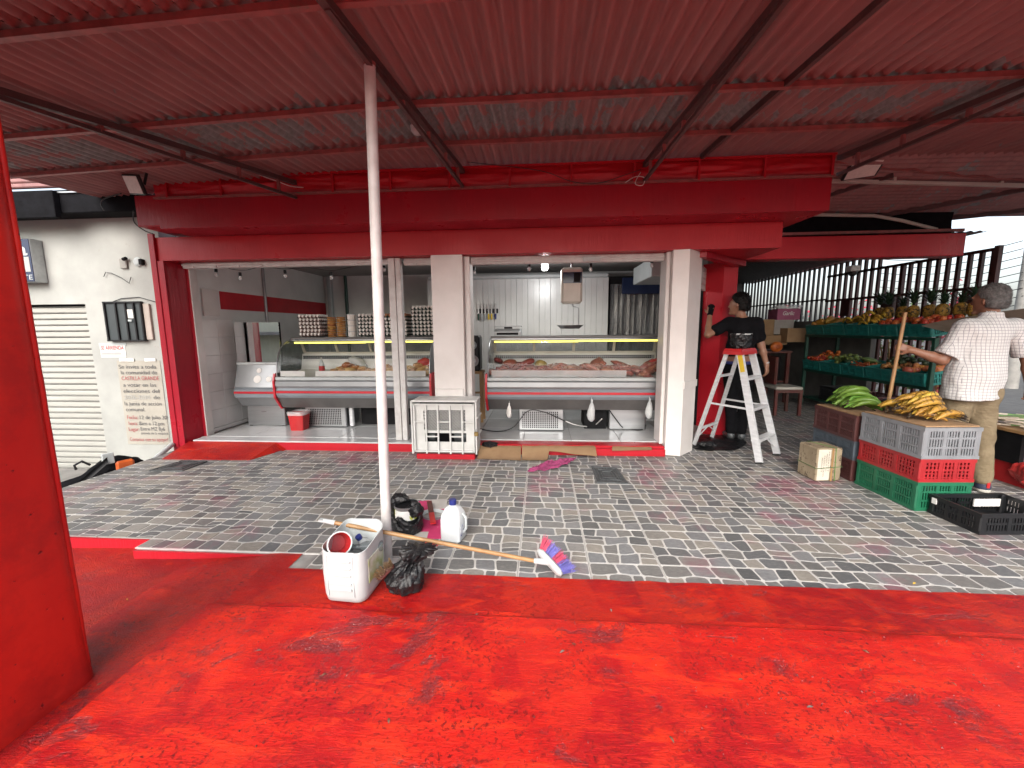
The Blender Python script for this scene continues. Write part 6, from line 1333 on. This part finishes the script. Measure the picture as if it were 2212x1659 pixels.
# onion table and red bags at the right edge
ot = thing('onion_table', (4.52,-.62,0), 'low wooden table of scallions at the right picture edge', 'table'); MB().box((0,0,.50),(1.2,1.0,.53), 0, .004).build('top', M['wood'], ot); MB().box((.06,.06,0),(1.1,.92,.20)).build('red_base', M['redpl'], ot)
for x in (.05,1.12):
    for y in (.05,.93): MB().box((x-.03,y-.03,.2),(x+.03,y+.03,.5)).build('leg', M['wood_red'], ot)
MB().box((.02,.30,.21),(.06,.9,.49)).build('dark_front', M['dark'], ot)
sm_ = MB(); sm_.tube([(-.25,0,.005),(-.1,0,.008),(0,0,.008)], [.004,.005,.007], 5, 0); sm_.tube([(0,0,.008),(.08,0,.008),(.11,0,.006)], [.007,.008,.004], 5, 1); sm_ = sm_.mesh('scallion', [M['scallion'],M['scallion_w']], 60)
for q in range(60): tag(put('scallion', sm_, None, (4.72+fr_.uniform(-.12,.4),-.30+fr_.uniform(-.27,.45),.535+fr_.uniform(0,.055)), (0,fr_.uniform(-.12,.12),R_(150)+fr_.uniform(-.5,.5)), fr_.uniform(.9,1.3)), 'loose scallion in the heap on the low table', 'scallion', 'scallions on the low table')
bag('red_bag', (4.60,-.42,.002), (.15,.20,.13), 6.2, 'crumpled translucent red bag under the scallion table', 'red_bag', h=.012, amp=.022)
bag('white_sack', (4.75,.35,.53), (.14,.14,.18), 7.7, 'bluish white sack standing on the scallion table behind the man', 'white_pl', h=.014, amp=.016)
st_ = thing('beige_awning', (5.0,.15,0), 'sagging beige cloth awning at the right picture edge', 'awning'); b = MB(); b.grid(lambda u, v: (-.1+1.3*u, -.5+1.6*v, 1.74-.32*math.sin(v*1.2)*0-.25*v-.10*math.sin(u*math.pi)+.03*nz(u*4,v*4,1,2)), 16, 16); b.build('cloth', mat('beige_canvas',(.40,.36,.29),(.32,.28,.22),5,.9,bump=.2), st_, smooth=180)
for x in (0,1.15): MB().tube([(x,-.45,0),(x,-.45,1.68)], .018, 8).build('post', M['steel'], st_)
# ================================================================ outside beyond the bars
up = thing('utility_pole', AY(2203,700,9.0), 'grey concrete utility pole against the white sky', 'utility pole'); up.location.z = -.42; MB().tube([(0,0,0),(.0,0,9)], [.17,.12], 16).build('shaft', M['pave'], up, smooth=60); MB().bar((-.9,0,7.6),(.9,0,7.6), .09).build('crossarm', M['steel_dark'], up)
for k in range(9):
    a_ = AY(2210,520+k*17,8.9); b_ = AY(1900,560+k*15,13+.3*k); pts = [a_.lerp(b_,t)+Vector((0,0,-.25*math.sin(t*math.pi))) for t in [q/8 for q in range(9)]]; tag(MB().tube(pts, .012, 5).build('overhead_wire', M['cable'], smooth=180), '%s overhead wire from the utility pole, counted from the top' % ('first','second','third','fourth','fifth','sixth','seventh','eighth','ninth')[k], 'wire', 'overhead wires')
def shrub(loc, r, n, ms, label, seed):
    t = thing('shrub', loc, label, 'shrub', 'shrubs beyond the barred wall'); rr = random.Random(seed); stems = MB()
    for k in range(7): a = rr.uniform(0,6.3); stems.tube([(0,0,0),(.3*math.cos(a)*r[0],.3*math.sin(a)*r[1],r[2]*.9),(.7*math.cos(a)*r[0],.7*math.sin(a)*r[1],r[2]*1.6)], [.03,.02,.006], 5)
    stems.build('stem', M['wood'], t)
    lf = MB()
    for k in range(n):
        v = Vector((rr.gauss(0,.45),rr.gauss(0,.45),rr.gauss(0,.42))); v = v if v.length < 1 else v/v.length; c = Vector((v.x*r[0],v.y*r[1],r[2]*1.15+v.z*r[2])); s = rr.uniform(.03,.06); u = Vector((rr.gauss(0,1),rr.gauss(0,1),rr.gauss(0,1))).normalized(); w_ = u.orthogonal().normalized()
        lf.add([c-u*s,c+w_*s*.6,c+u*s,c-w_*s*.6], [(0,1,2,3)], 0 if rr.random() < .6 else 1)
    tag(lf.build('crown', [M[q] for q in ms], t), kind='stuff')
M['flower'] = mat('red_blossom', (.50,.04,.08),(.38,.03,.05),9,.6); M['leafl'] = mat('light_leaf', (.13,.20,.035),(.09,.14,.03),9,.5)
shrub((6.9,5.2,-.3),(.5,1.0,1.15),1500,('flower','leafg'),'red flowering shrub behind the middle of the barred wall',1); shrub((6.9,7.4,-.3),(.5,.9,1.1),1300,('flower','leafg'),'red flowering shrub behind the far end of the barred wall',2); shrub((6.8,3.9,-.3),(.4,.5,1.1),900,('leafl','leafl'),'yellow-green shrub behind the barred wall',3); shrub((6.9,3.0,-.3),(.4,.5,1.2),700,('flower','leafg'),'sparse shrub behind the red gate bars',4)
# ================================================================ house across the street, seen in the counter mirror
hs2 = thing('cream_house', (-13.2,-11.0,-.42), 'cream house with a teal window across the street, reflected in the mirror', 'house', rz=R_(38))
MB().box((-5,-3,0),(5,0,4.6)).build('wall', mat('cream_render',(.58,.53,.40),(.50,.45,.34),2,.85), hs2); w_ = MB().box((-1.0,0.001,2.2),(.6,.06,3.7), 0, .01).build('window', M['teal_w'], hs2)
for k in range(9): MB().box((-.95+k*.19,.061,2.2),(-.92+k*.19,.09,3.7)).build('window_bar', M['teal_w'], w_)
MB().box((-5.2,.0,1.75),(5.2,1.2,1.85)).build('porch_roof', M['pave'], hs2); MB().box((-3.5,.01,0),(-.3,.05,1.7)).build('shopfront', M['rack_green'], hs2); MB().add([(-5.3,.5,4.6),(5.3,.5,4.6),(5.3,-3.3,5.3),(-5.3,-3.3,5.3)], [(0,1,2,3)]).build('roof', M['wood_red'], hs2)
# ================================================================ people
def hand(vx, wrist, dirv, palm_n, r=1.0, curl=.5, thumb=1):
    w = np.array(wrist, float); d = np.array(dirv, float); d /= np.linalg.norm(d); n = np.array(palm_n, float); n -= d*(n@d); n /= np.linalg.norm(n); s = np.cross(d, n)
    p = w+d*.045*r; vx.cap(w, w+d*.02*r, .026*r, .028*r, .015)
    for q in (-.025,-.008,.008,.024): vx.cap(w+d*.015*r+s*q*.6*r, w+d*.085*r+s*q*1.05*r, .016*r, .0125*r, .008)
    for q, l in ((-.029,.062),(-.0095,.078),(.0095,.072),(.028,.055)):
        a = w+d*.085*r+s*q*r; b = a+(d*math.cos(curl*.6)+n*math.sin(curl*.6))*l*.45*r; c = b+(d*math.cos(curl*1.6)+n*math.sin(curl*1.6))*l*.35*r; e = c+(d*math.cos(curl*2.4)+n*math.sin(curl*2.4))*l*.3*r
        vx.cap(a,b,.0095*r,.009*r,.004); vx.cap(b,c,.009*r,.0082*r,.003); vx.cap(c,e,.0082*r,.0068*r,.003)
    a = w+d*.025*r+s*.022*thumb*r; b = a+(d*.6+s*.7*thumb+n*.3)*.04*r; c = b+(d*.9+s*.15*thumb+n*.45)*.032*r; vx.cap(a,b,.0135*r,.0105*r,.01); vx.cap(b,c,.0105*r,.0085*r,.004)
def head(vx, c, f, up, s=1.0):      # c centre, f facing direction
    c = np.array(c, float); f = np.array(f, float); f /= np.linalg.norm(f); up = np.array(up, float); up -= f*(up@f); up /= np.linalg.norm(up); sd_ = np.cross(f, up)
    E_ = lambda a, b, d: c+(f*a+sd_*b+up*d)*s
    vx.ell(E_(-.012,0,.03), (.082*s,)*3, .02); vx.cap(E_(-.01,0,.055), E_(-.02,0,.0), .078*s, .074*s, .03); vx.cap(E_(.02,0,-.01), E_(.048,0,-.075), .062*s, .036*s, .035); vx.cap(E_(.05,0,-.02), E_(.055,0,.02), .045*s, .045*s, .03)
    vx.cap(E_(.082,0,.02), E_(.103,0,-.012), .009*s, .013*s, .012); vx.cap(E_(.088,-.016,-.055), E_(.088,.016,-.055), .009*s, .009*s, .008); vx.cap(E_(.085,-.012,-.09), E_(.085,.012,-.09), .016*s, .016*s, .02)
    vx.cap(E_(.085,-.045,.035), E_(.085,.045,.035), .009*s, .009*s, .015)
    for q in (-1,1):
        vx.ell(E_(.0,.082*q,-.005), (.017*s,.017*s,.032*s), .006); vx.carve(E_(.092,.033*q,.014), (.013*s,.013*s,.008*s)); vx.ell(E_(.078,.033*q,.013), (.012*s,)*3, .002)
    return E_
def grab(name, vx, m, parent, ang=180):
    V, F = vx.mesh(); return put(name, np_mesh(name, V, F, m if isinstance(m,(list,tuple)) else M[m], ang), parent)
def hairy(name, vx, m, parent, n, l, seed, up=.4):       # hair mass with short strands growing out of it
    V, F = vx.mesh(); rs_ = np.random.RandomState(seed); a = V[F[:,1]]-V[F[:,0]]; b = V[F[:,2]]-V[F[:,0]]; N = np.cross(a,b); N /= np.linalg.norm(N,axis=1)[:,None]+1e-9
    idx = rs_.randint(0,len(F),n); c = V[F[idx]].mean(1)-N[idx]*.002; d = N[idx]+rs_.normal(size=(n,3))*.55+np.array((0,0,-up)); d /= np.linalg.norm(d,axis=1)[:,None]; s_ = np.cross(d,rs_.normal(size=(n,3))); s_ /= np.linalg.norm(s_,axis=1)[:,None]
    L = l*rs_.uniform(.6,1.3,n)[:,None]; P = np.concatenate([V, c-s_*.0012, c+s_*.0012, c+d*L]); b0 = len(V)
    Fs = F.tolist()+[[b0+i,b0+n+i,b0+2*n+i] for i in range(n)]; return put(name, np_mesh(name, P, Fs, M[m], 180), parent)
# --- man in the checked shirt, seen from behind
MO = np.array([4.0,-.42,0.0]); man = thing('person', MO, 'man in white checked shirt and khaki trousers seen from behind, holding a stick', 'person')
A = lambda *p: np.array(p, float)
sL, sR = A(-.175,.0,1.475), A(.215,.0,1.475); eL, wL = A(-.30,.03,1.19), A(-.51,.09,1.275); eR, wR = A(.335,-.03,1.20), A(.315,-.09,.975)
hL, hR = A(-.125,.02,.93), A(.035,.0,.93); kL, kR = A(-.14,.03,.50), A(.10,.01,.50); aL, aR = A(-.14,.04,.09), A(.135,-.01,.09)
hc = A(.035,.045,1.705); fdir = A(-.42,.90,-.05)
bv = Vox((-.72,-.28,-.01), (.52,.32,1.90), .0075)
E_ = head(bv, hc, fdir, A(.0,-.05,1), 1.06)
bv.cap(A(.02,.0,1.50), A(.03,.03,1.63), .064, .058, .03); bv.cap(A(.02,0,1.42), A(-.03,0,1.0), .13, .135, .06, (1.25,.8,1)); bv.cap(sL, sR, .065, .065, .05)
for s_, e_, w_ in ((sL,eL,wL),(sR,eR,wR)): bv.cap(s_, e_, .052, .043, .03); bv.cap(e_, e_+(w_-e_)*.35, .043, .042, .02); bv.cap(e_+(w_-e_)*.35, w_, .042, .028, .02)
hand(bv, wL, A(-.75,.35,.28), A(.35,.8,-.1), 1.0, 1.15, 1); hand(bv, wR, A(-.12,-.25,-.9), A(-.6,-.2,.1), 1.0, .75, -1)
for h_, k_, a_ in ((hL,kL,aL),(hR,kR,aR)): bv.cap(h_, k_, .085, .058, .04); bv.cap(k_, a_, .055, .038, .03); bv.cap(a_, a_+A(.03,.13,-.05), .035, .03, .03)
grab('body', bv, 'skin2', man)
hv = Vox((-.12,-.12,1.60),(.20,.22,1.90), .006)
hv.ell(E_(-.018,0,.050), (.103,.103,.097), .01); hv.cap(E_(-.036,-.04,-.02), E_(-.036,.04,-.02), .070, .070, .03); P = hv.grid(); f_ = fdir/np.linalg.norm(fdir); rel = P-hc
fr2 = rel@f_; hv.v = np.maximum(hv.v, fr2-(.028+.5*np.clip(rel[...,2]-.02,-.05,.2))); hv.v = np.maximum(hv.v, -(rel[...,2]+.055-.25*np.clip(fr2,-.1,.1)))
for q in (-1,1): hv.carve(E_(.015,.088*q,-.02), (.034,.03,.04))
hv.v += wob(P,120,.5)*.0022; hairy('hair', hv, 'hair_g', man, 5000, .011, 1)
sv = Vox((-.50,-.28,.80),(.55,.30,1.62), .0075)
sv.cap(A(-.02,-.0,1.40), A(-.06,-.01,1.05), .152, .158, .06, (1.22,.86,1)); sv.cap(A(-.06,-.01,1.05), A(-.075,-.01,.80), .160, .168, .06, (1.20,.92,1)); sv.cap(sL+A(.03,0,-.01), sR-A(.03,0,.01), .085, .085, .06); sv.cap(A(.015,0,1.52), A(.022,.008,1.575), .082, .072, .035)
sv2 = Vox((-.50,-.28,.80),(.55,.30,1.62), .0075); sv2.cap(sL, sL+(eL-sL)*.95, .074, .082, .01); sv2.cap(sR, sR+(eR-sR)*.95, .074, .082, .01); P = sv.grid()
for s_, e_ in ((sL,eL),(sR,eR)):
    d_ = (e_-s_)/np.linalg.norm(e_-s_); t_ = (P-s_)@d_; sv2.v = np.where((P[...,0] < 0) == (s_[0] < 0), np.maximum(sv2.v, t_-np.linalg.norm(e_-s_)*.84), sv2.v)
sv.v = smin(sv.v, sv2.v, .035)
ph = P[...,0]*1.0+P[...,2]*.55; sv.v += .0065*np.sin(ph*34+2.2*np.sin(P[...,2]*9))*np.clip((1.45-P[...,2])*3,0,1)*.8 + wob(P,17,.7)*.006 + wob(P,40,.3)*.0022
sv.v = np.maximum(sv.v, (.862+.015*np.sin(P[...,0]*7))-P[...,2])
sv.carve(A(.025,.012,1.615), (.063,.063,.05)); grab('shirt', sv, 'shirt', man)
cv = Vox((-.12,-.13,1.50),(.18,.15,1.64), .005); cv.cap(A(.024,.006,1.545), A(.026,.010,1.592), .080, .073, .01); P = cv.grid(); r_ = np.sqrt((P[...,0]-.025)**2+(P[...,1]-.009)**2); cv.v = np.maximum(np.maximum(cv.v, .066-r_), P[...,2]-1.600+.05*(P[...,1])); grab('collar', cv, 'shirt', man)
tv = Vox((-.36,-.28,.02),(.36,.30,1.02), .0085)
tv.cap(A(-.115,.0,.93), A(.03,-.01,.93), .122, .122, .05, (1,1.0,.9)); P = None
for h_, k_, a_ in ((hL,kL,aL),(hR,kR,aR)): tv.cap(h_-A(0,0,.03), k_, .108, .078, .05); tv.cap(k_, a_+A(0,0,.03), .078, .066, .03)
P = tv.grid(); tv.v += np.sin(P[...,2]*30+4*np.sin(P[...,0]*14+P[...,2]*5)+P[...,1]*22)*.0035*np.clip(1.35-np.abs(P[...,2]-.35)*2.0,.2,1)+wob(P,22,.2)*.006+wob(P,48,.9)*.002; tv.v = np.maximum(np.maximum(tv.v, .075-P[...,2]), P[...,2]-.97); grab('trousers', tv, 'khaki', man)
for a_, nm in ((aL,'shoe'),(aR,'shoe')):
    fv = Vox(tuple(a_-A(.12,.14,.10)), tuple(a_+A(.16,.26,.08)), .006); fv.cap(a_+A(0,-.02,-.045), a_+A(.04,.17,-.055), .044, .040, .02); fv.cap(a_+A(0,-.01,.0), a_+A(.0,-.01,-.04), .046, .046, .03); fv.cutz(a_[2]-.062); so = grab('shoe', fv, 'navy', man)
    fv = Vox(tuple(a_-A(.12,.14,.10)), tuple(a_+A(.16,.26,.08)), .006); fv.cap(a_+A(0,-.022,-.065), a_+A(.042,.178,-.065), .049, .045, .02); fv.cutz(.003, a_[2]-.058); grab('sole', fv, 'sole', so)
MB().box((aR[0]-.018,aR[1]-.068,.05),(aR[0]+.006,aR[1]-.060,.115)).build('heel_tab', M['redpl'], so)
sp0, sp1 = AY(2001,674,-.36), AY(1964,862,-.36); hp = Vector(MO+wL+A(-.085,.04,.02)); dirs = (sp0-sp1).normalized(); t0 = (hp-sp1).dot(dirs); mid_ = sp1+dirs*t0; shift = hp-mid_; shift.z = 0
bot = sp1+shift; k_ = bot.z/dirs.z; stick = MB().tube([bot-dirs*(k_-.01), sp0+shift], .015, 10).build('wooden_stick', M['wood'], smooth=60); tag(stick, 'worn brown wooden stick held upright by the man in the checked shirt', 'stick')
# --- painter in black
PO = np.array([2.70,1.20,0.0]); pnt = thing('person', PO, 'man in black painting the red pillar behind the step ladder, seen from behind', 'person')
sL, sR = A(-.15,.0,1.545), A(.19,.0,1.535); eL, wL = A(-.42,-.03,1.40), A(-.36,.10,1.655); eR, wR = A(.25,-.03,1.255), A(.315,-.06,1.015)
hL, hR = A(-.08,.02,.98), A(.10,.0,.98); kL, kR = A(-.05,.03,.53), A(.11,.0,.53); aL, aR = A(-.02,.05,.09), A(.10,.02,.09); hc = A(-.03,.035,1.765); fdir = A(-.82,.56,.02)
bv = Vox((-.62,-.28,-.01), (.48,.34,1.96), .0075); E_ = head(bv, hc, fdir, A(.08,0,1), 1.08)
bv.cap(A(.01,.0,1.56), A(-.01,.02,1.68), .06, .055, .03); bv.cap(A(.02,0,1.48), A(.0,0,1.02), .125, .125, .06, (1.2,.8,1)); bv.cap(sL, sR, .06, .06, .05)
for s_, e_, w_ in ((sL,eL,wL),(sR,eR,wR)): bv.cap(s_, e_, .050, .042, .03); bv.cap(e_, e_+(w_-e_)*.35, .042, .040, .02); bv.cap(e_+(w_-e_)*.35, w_, .040, .027, .02)
hand(bv, wL, A(.12,.25,.9), A(.3,.9,-.2), 1.05, .9, 1); hand(bv, wR, A(.12,-.06,-.95), A(-.5,.6,.0), 1.05, .55, 1)
for h_, k_, a_ in ((hL,kL,aL),(hR,kR,aR)): bv.cap(h_, k_, .08, .055, .04); bv.cap(k_, a_, .052, .036, .03)
grab('body', bv, 'skin', pnt)
hv = Vox((-.20,-.12,1.66),(.14,.20,1.98), .006); hv.ell(E_(-.012,0,.060), (.112,.112,.108), .01); hv.cap(E_(-.045,-.035,-.02), E_(-.045,.035,-.02), .072, .072, .03); P = hv.grid(); f_ = fdir/np.linalg.norm(fdir); rel = P-hc; fr2 = rel@f_
hv.v = np.maximum(hv.v, fr2-(.022+.85*np.clip(rel[...,2]-.035,-.05,.08))); hv.v = np.maximum(hv.v, -(rel[...,2]+.05-.25*np.clip(fr2,-.1,.1)))
for q in (-1,1): hv.carve(E_(.012,.088*q,-.015), (.034,.03,.042))
hv.v += wob(P,100,.2)*.004; hairy('hair', hv, 'hair_b', pnt, 4500, .018, 2, .1)
sv = Vox((-.40,-.26,1.05),(.40,.26,1.66), .008); sv.cap(A(.02,0,1.48), A(.005,0,1.15), .142, .142, .06, (1.2,.85,1)); sv.cap(sL+A(.02,0,-.01), sR-A(.02,0,.01), .08, .08, .06); sv.cap(sL, sL+(eL-sL)*.6, .072, .075, .045); sv.cap(sR, sR+(eR-sR)*.62, .072, .075, .045); P = sv.grid(); sv.v += wob(P,20,.7)*.008+wob(P,44,.1)*.003; sv.v = np.maximum(sv.v, (1.13+.08*P[...,0])-P[...,2]); grab('t_shirt', sv, 'black_cloth', pnt)
tv = Vox((-.30,-.26,.05),(.34,.28,1.06), .009); tv.cap(A(-.06,0,.985), A(.085,0,.985), .128, .128, .05, (1,.9,.6))
for h_, k_, a_ in ((hL,kL,aL),(hR,kR,aR)): tv.cap(h_-A(0,0,.03), k_, .10, .075, .05); tv.cap(k_, a_+A(0,0,.03), .074, .062, .03)
P = tv.grid(); tv.v += wob(P,26,.4)*.006; tv.v = np.maximum(np.maximum(tv.v, .085-P[...,2]), P[...,2]-1.025); grab('trousers', tv, 'black_cloth', pnt)
wv_ = Vox((-.30,-.2,.98),(.34,.2,1.08), .007); wv_.cap(A(-.055,0,1.035), A(.08,0,1.035), .127, .127, .03, (1,.92,.6)); wv_.cutz(1.018,1.058); grab('waistband', wv_, 'blue', pnt)
for a_ in (aL,aR): fv = Vox(tuple(a_-A(.12,.14,.10)), tuple(a_+A(.12,.26,.08)), .007); fv.cap(a_+A(0,-.02,-.04), a_+A(.0,.16,-.05), .042, .038, .02); fv.cap(a_+A(0,0,0), a_+A(0,0,-.04), .045, .045, .03); fv.cutz(.003); grab('shoe', fv, 'iron', pnt)
gv = Vox(tuple(wL-A(.09,.06,.03)), tuple(wL+A(.12,.16,.20)), .006); gv.cap(wL, wL+A(.03,.05,.10), .034, .042, .02); gv.ell(wL+A(.05,.10,.11), (.045,.05,.03), .02); grab('dark_glove', gv, 'black_cloth', pnt)
MB().tube([wR+A(-.0,0,.03), wR+A(.003,0,.018)], .031, 14).build('bracelet', M['white_pl'], pnt)
# ================================================================ writing, small fittings, litter
def text(s, m, parent, loc, h, width=None, rot=(math.pi/2,0,0), name='lettering', bold=0.0, shear=0.0):
    cu = bpy.data.curves.new('t', 'FONT'); cu.body = s; cu.size = 1; cu.offset = bold; cu.shear = shear; cu.extrude = .004
    o = bpy.data.objects.new('t', cu); COL.objects.link(o); dg = bpy.context.evaluated_depsgraph_get(); me = bpy.data.meshes.new_from_object(o.evaluated_get(dg)); bpy.data.objects.remove(o)
    xs = [v.co.x for v in me.vertices] or [0,1]; w = max(xs)-min(xs); me.materials.clear(); me.materials.append(M[m]); sx = width/w if width else h
    return put(name, me, parent, loc, rot, (sx,h,.05))
# poster and rent sign
a_, b_ = AY(254,779,WY), AY(277,959,WY); xl = (a_.x+b_.x)/2; zt, zb = a_.z, b_.z; pw_, phh = .60, zt-zb
po = thing('election_poster', (xl,WY-.004,zb), 'hand-lettered tan paper poster inviting people to vote, on the white wall', 'poster')
b = MB(); b.grid(lambda u, v: (pw_*u, -.002-.004*abs(nz(u*2,v*3,1,3)), phh*v), 12, 16); b.build('paper_sheet', M['kraft'], po, smooth=180)
L = phh; rows_ = [(.935,'Se invita a toda','ink',.52,.0),(.868,'la comunidad de','ink',.50,.02),(.800,'CASTILLA GRANDE','ink_red',.52,.02),(.722,'a votar en las','ink',.46,.03),(.650,'elecciones del','ink',.50,.02),(.575,'2026-2030','ink_grey',.36,.02),(.575,'de','ink',.09,.43),(.500,'la junta de acción','ink',.52,.01),(.430,'comunal.','ink',.27,.02),(.335,'Fecha:','ink_red',.15,.02),(.335,'12 de Julio 20','ink',.38,.19),(.262,'hora:','ink_red',.13,.03),(.262,'8am a 12.pm','ink',.35,.18),(.190,'Lugar:','ink_red',.15,.02),(.196,'Entre MZ 8y6','ink',.34,.19),(.152,'(tienda de la esquina','ink',.38,.19),(.068,'Contamos','ink_red',.20,.02),(.068,'con su','ink_red',.14,.24),(.068,'apoyo!','ink_red',.16,.40)]
for t_, s_, m_, w_, x_ in rows_: text(s_, m_, po, (.02+x_,-.009,L*t_-.03), .072 if t_ != .152 else .045, w_, bold=-.004)
for q in range(2): MB().box((.05+.35*q,-.012,phh-.01),(.25+.3*q,-.0095,phh+.03)).build('tape', M['paper'], po)
a_ = AY(216,745,WY); b_ = AY(274,772,WY)
rs = thing('rent_sign', (a_.x,WY-.003,b_.z), 'small white SE ARRIENDA rent sign with red letters under the meter cabinet', 'sign'); w_, h_ = b_.x-a_.x, a_.z-b_.z
MB().box((0,-.002,0),(w_,0,h_)).build('paper_sheet', M['paper'], rs); text('SE ARRIENDA', 'ink_red', rs, (.012,-.004,h_*.62), h_*.42, w_-.03, bold=.02); MB().box((.012,-.0035,h_*.2),(w_*.8,-.0022,h_*.42)).build('faded_print', M['ink_grey'], rs)
MB().box((-.01,-.0045,h_-.01),(w_+.02,-.0025,h_+.025)).build('tape', M['white_pl'], rs)
# lightbox lettering, garlic carton, ladder, tied carton
text('a', 'white_pl', ls, (p1_ls.x-.19,.4705,zb_ls+(zt_ls-zb_ls)*.62), .22, .15, name='letter', bold=.02); text('TE', 'white_pl', ls, (p1_ls.x-.15,.4705,zb_ls+.03), .085, .13, name='letter')
MB().box((p1_ls.x-.19,.4695,zb_ls+(zt_ls-zb_ls)*.24),(p1_ls.x-.03,.4715,zb_ls+(zt_ls-zb_ls)*.58), 0, 0).build('pale_print', M['ink_grey'], ls)
text('Garlic', 'paper', garlic[0], (garlic[1]*.22,-.003,garlic[2]*.42), garlic[2]*.5, garlic[1]*.5, bold=.02, shear=.25)
for k, (s_, w_) in enumerate((('PRODUCT',.25),('PRODUCTO',.22),('PRODUCIDO',.26),('PRODUCT',.18))): text(s_, 'ink', bx_, (-.018-.022*k,-.1275,.30-.02*k), .018, w_*.8, rot=(math.pi/2,math.pi/2,0))
# floodlights
def flood(xd, yd, Y, s, label, rot):
    p = AY(xd,yd,Y); t = thing('floodlight', p, label, 'floodlight', 'unlit LED floodlights', rot=rot); MB().box((-s,0,-s*.8),(s,.035,s*.8), 0, .008).build('housing', M['blackp'], t); MB().box((-s*.86,-.004,-s*.68),(s*.86,.001,s*.68), 0, .003).build('led_panel', M['led'], t); MB().bar((-s*.9,.04,0),(-s*.9,.12,.12), .012, .02).build('bracket', M['blackp'], t); MB().bar((s*.9,.04,0),(s*.9,.12,.12), .012, .02).build('bracket', M['blackp'], t); return t
flood(287,399,-.30,.115,'square LED floodlight aimed at the street above the left end of the beam',(R_(22),R_(8),R_(-14)))
flood(1866,366,.55,.16,'flat LED floodlight hanging under the right wing of the canopy',(R_(62),R_(-4),R_(-12)))
cable([AY(1350,395,.06),AY(1372,382,.05),AY(1392,384,.05),AY(1388,400,.05),AY(1372,396,.05),AY(1384,372,.05)], .004, 'cable_w', 'loose white wire coiled at the end of the third truss', 'loose_wire')
cable([AY(1010,350,.05),AY(1120,362,.05),AY(1180,372,.05),AY(1235,392,.04),AY(1290,396,.04),AY(1350,378,.05),AY(1384,366,.05)], .0035, 'cable', 'thin wire sagging in front of the upper beam', 'loose_wire')
cable([AY(560,378,.06),AY(600,392,.04),AY(628,402,.05),AY(655,405,.05)], .004, 'cable_w', 'string tied round the end of the left truss', 'loose_wire')
cable([AY(288,455,.3),AY(290,480,.4),AY(312,498,.45),AY(330,505,.46)], .006, 'cable', 'black cable hanging beside the beam end block', 'loose_wire')
cable([AY(225,455,.25),AY(218,440,.25),AY(228,428,.25),AY(262,418,.2)], .006, 'cable', 'black cable loop under the left floodlight', 'loose_wire')
# dry leaves and grit on the red concrete
lm_ = MB(); lm_.grid(lambda u, v: ((u-.5)*.036, (v-.5)*.013*math.sin(math.pi*min(1,u*.96+.03)), .003+.006*math.sin(u*3)), 6, 2); LM = [lm_.mesh('leaf', m_, 180) for m_ in (mat('dry_leaf',(.16,.085,.05),(.10,.05,.03),20,.7), M['yellow_b'], mat('grey_twig',(.20,.14,.12),(.13,.09,.08),20,.7))]
rl = random.Random(17); spots = [(272,1278,1),(300,1510,0),(215,1480,0),(840,1560,0),(560,1408,2),(930,1720-300,2),(1240,1395,0),(1215,1410,2),(1030,1330,2),(1600,1470,0),(1870,1410,0),(2060,1480,0),(440,1430,2),(470,1600,2),(700,1460,0),(1450,1600,0),(1750,1530,2),(1320,1320,2),(1975,1262,1)]
for k, (x, y, m_) in enumerate(spots):
    p = G(x,y,.028 if y > 1330 and x > 480 else .004)
    if p.x < -2.2: p.z = -.05
    tag(put('fallen_leaf', LM[m_], None, p+Vector((0,0,.003)), (rl.uniform(-.2,.2),rl.uniform(-.2,.2),rl.uniform(0,6)), rl.uniform(.45,.8)), '%s fallen leaf on the ground' % ('dry brown','small yellow','grey twig-like')[m_], 'leaf', 'fallen leaves on the forecourt')
gr_ = MB()
for k in range(900):
    x, y = rl.uniform(-1.5,4.5), -2.36-abs(rl.gauss(0,.6)); s = rl.uniform(.0015,.0045); z = fg(x,y)[2]; gr_.add([(x-s,y,z),(x+s*.6,y-s,z),(x+s*.4,y+s,z),(x,y,z+s*1.2)], [(0,1,3),(1,2,3),(2,0,3)], 0 if rl.random() < .6 else 1)
tag(gr_.build('grit', [mat('dark_grit',(.05,.018,.017),(.09,.03,.028),20,.8), mat('paint_flake',(.22,.03,.03),(.15,.02,.02),20,.6)]), 'scattered grit and paint flakes on the red concrete', 'grit', kind='stuff')
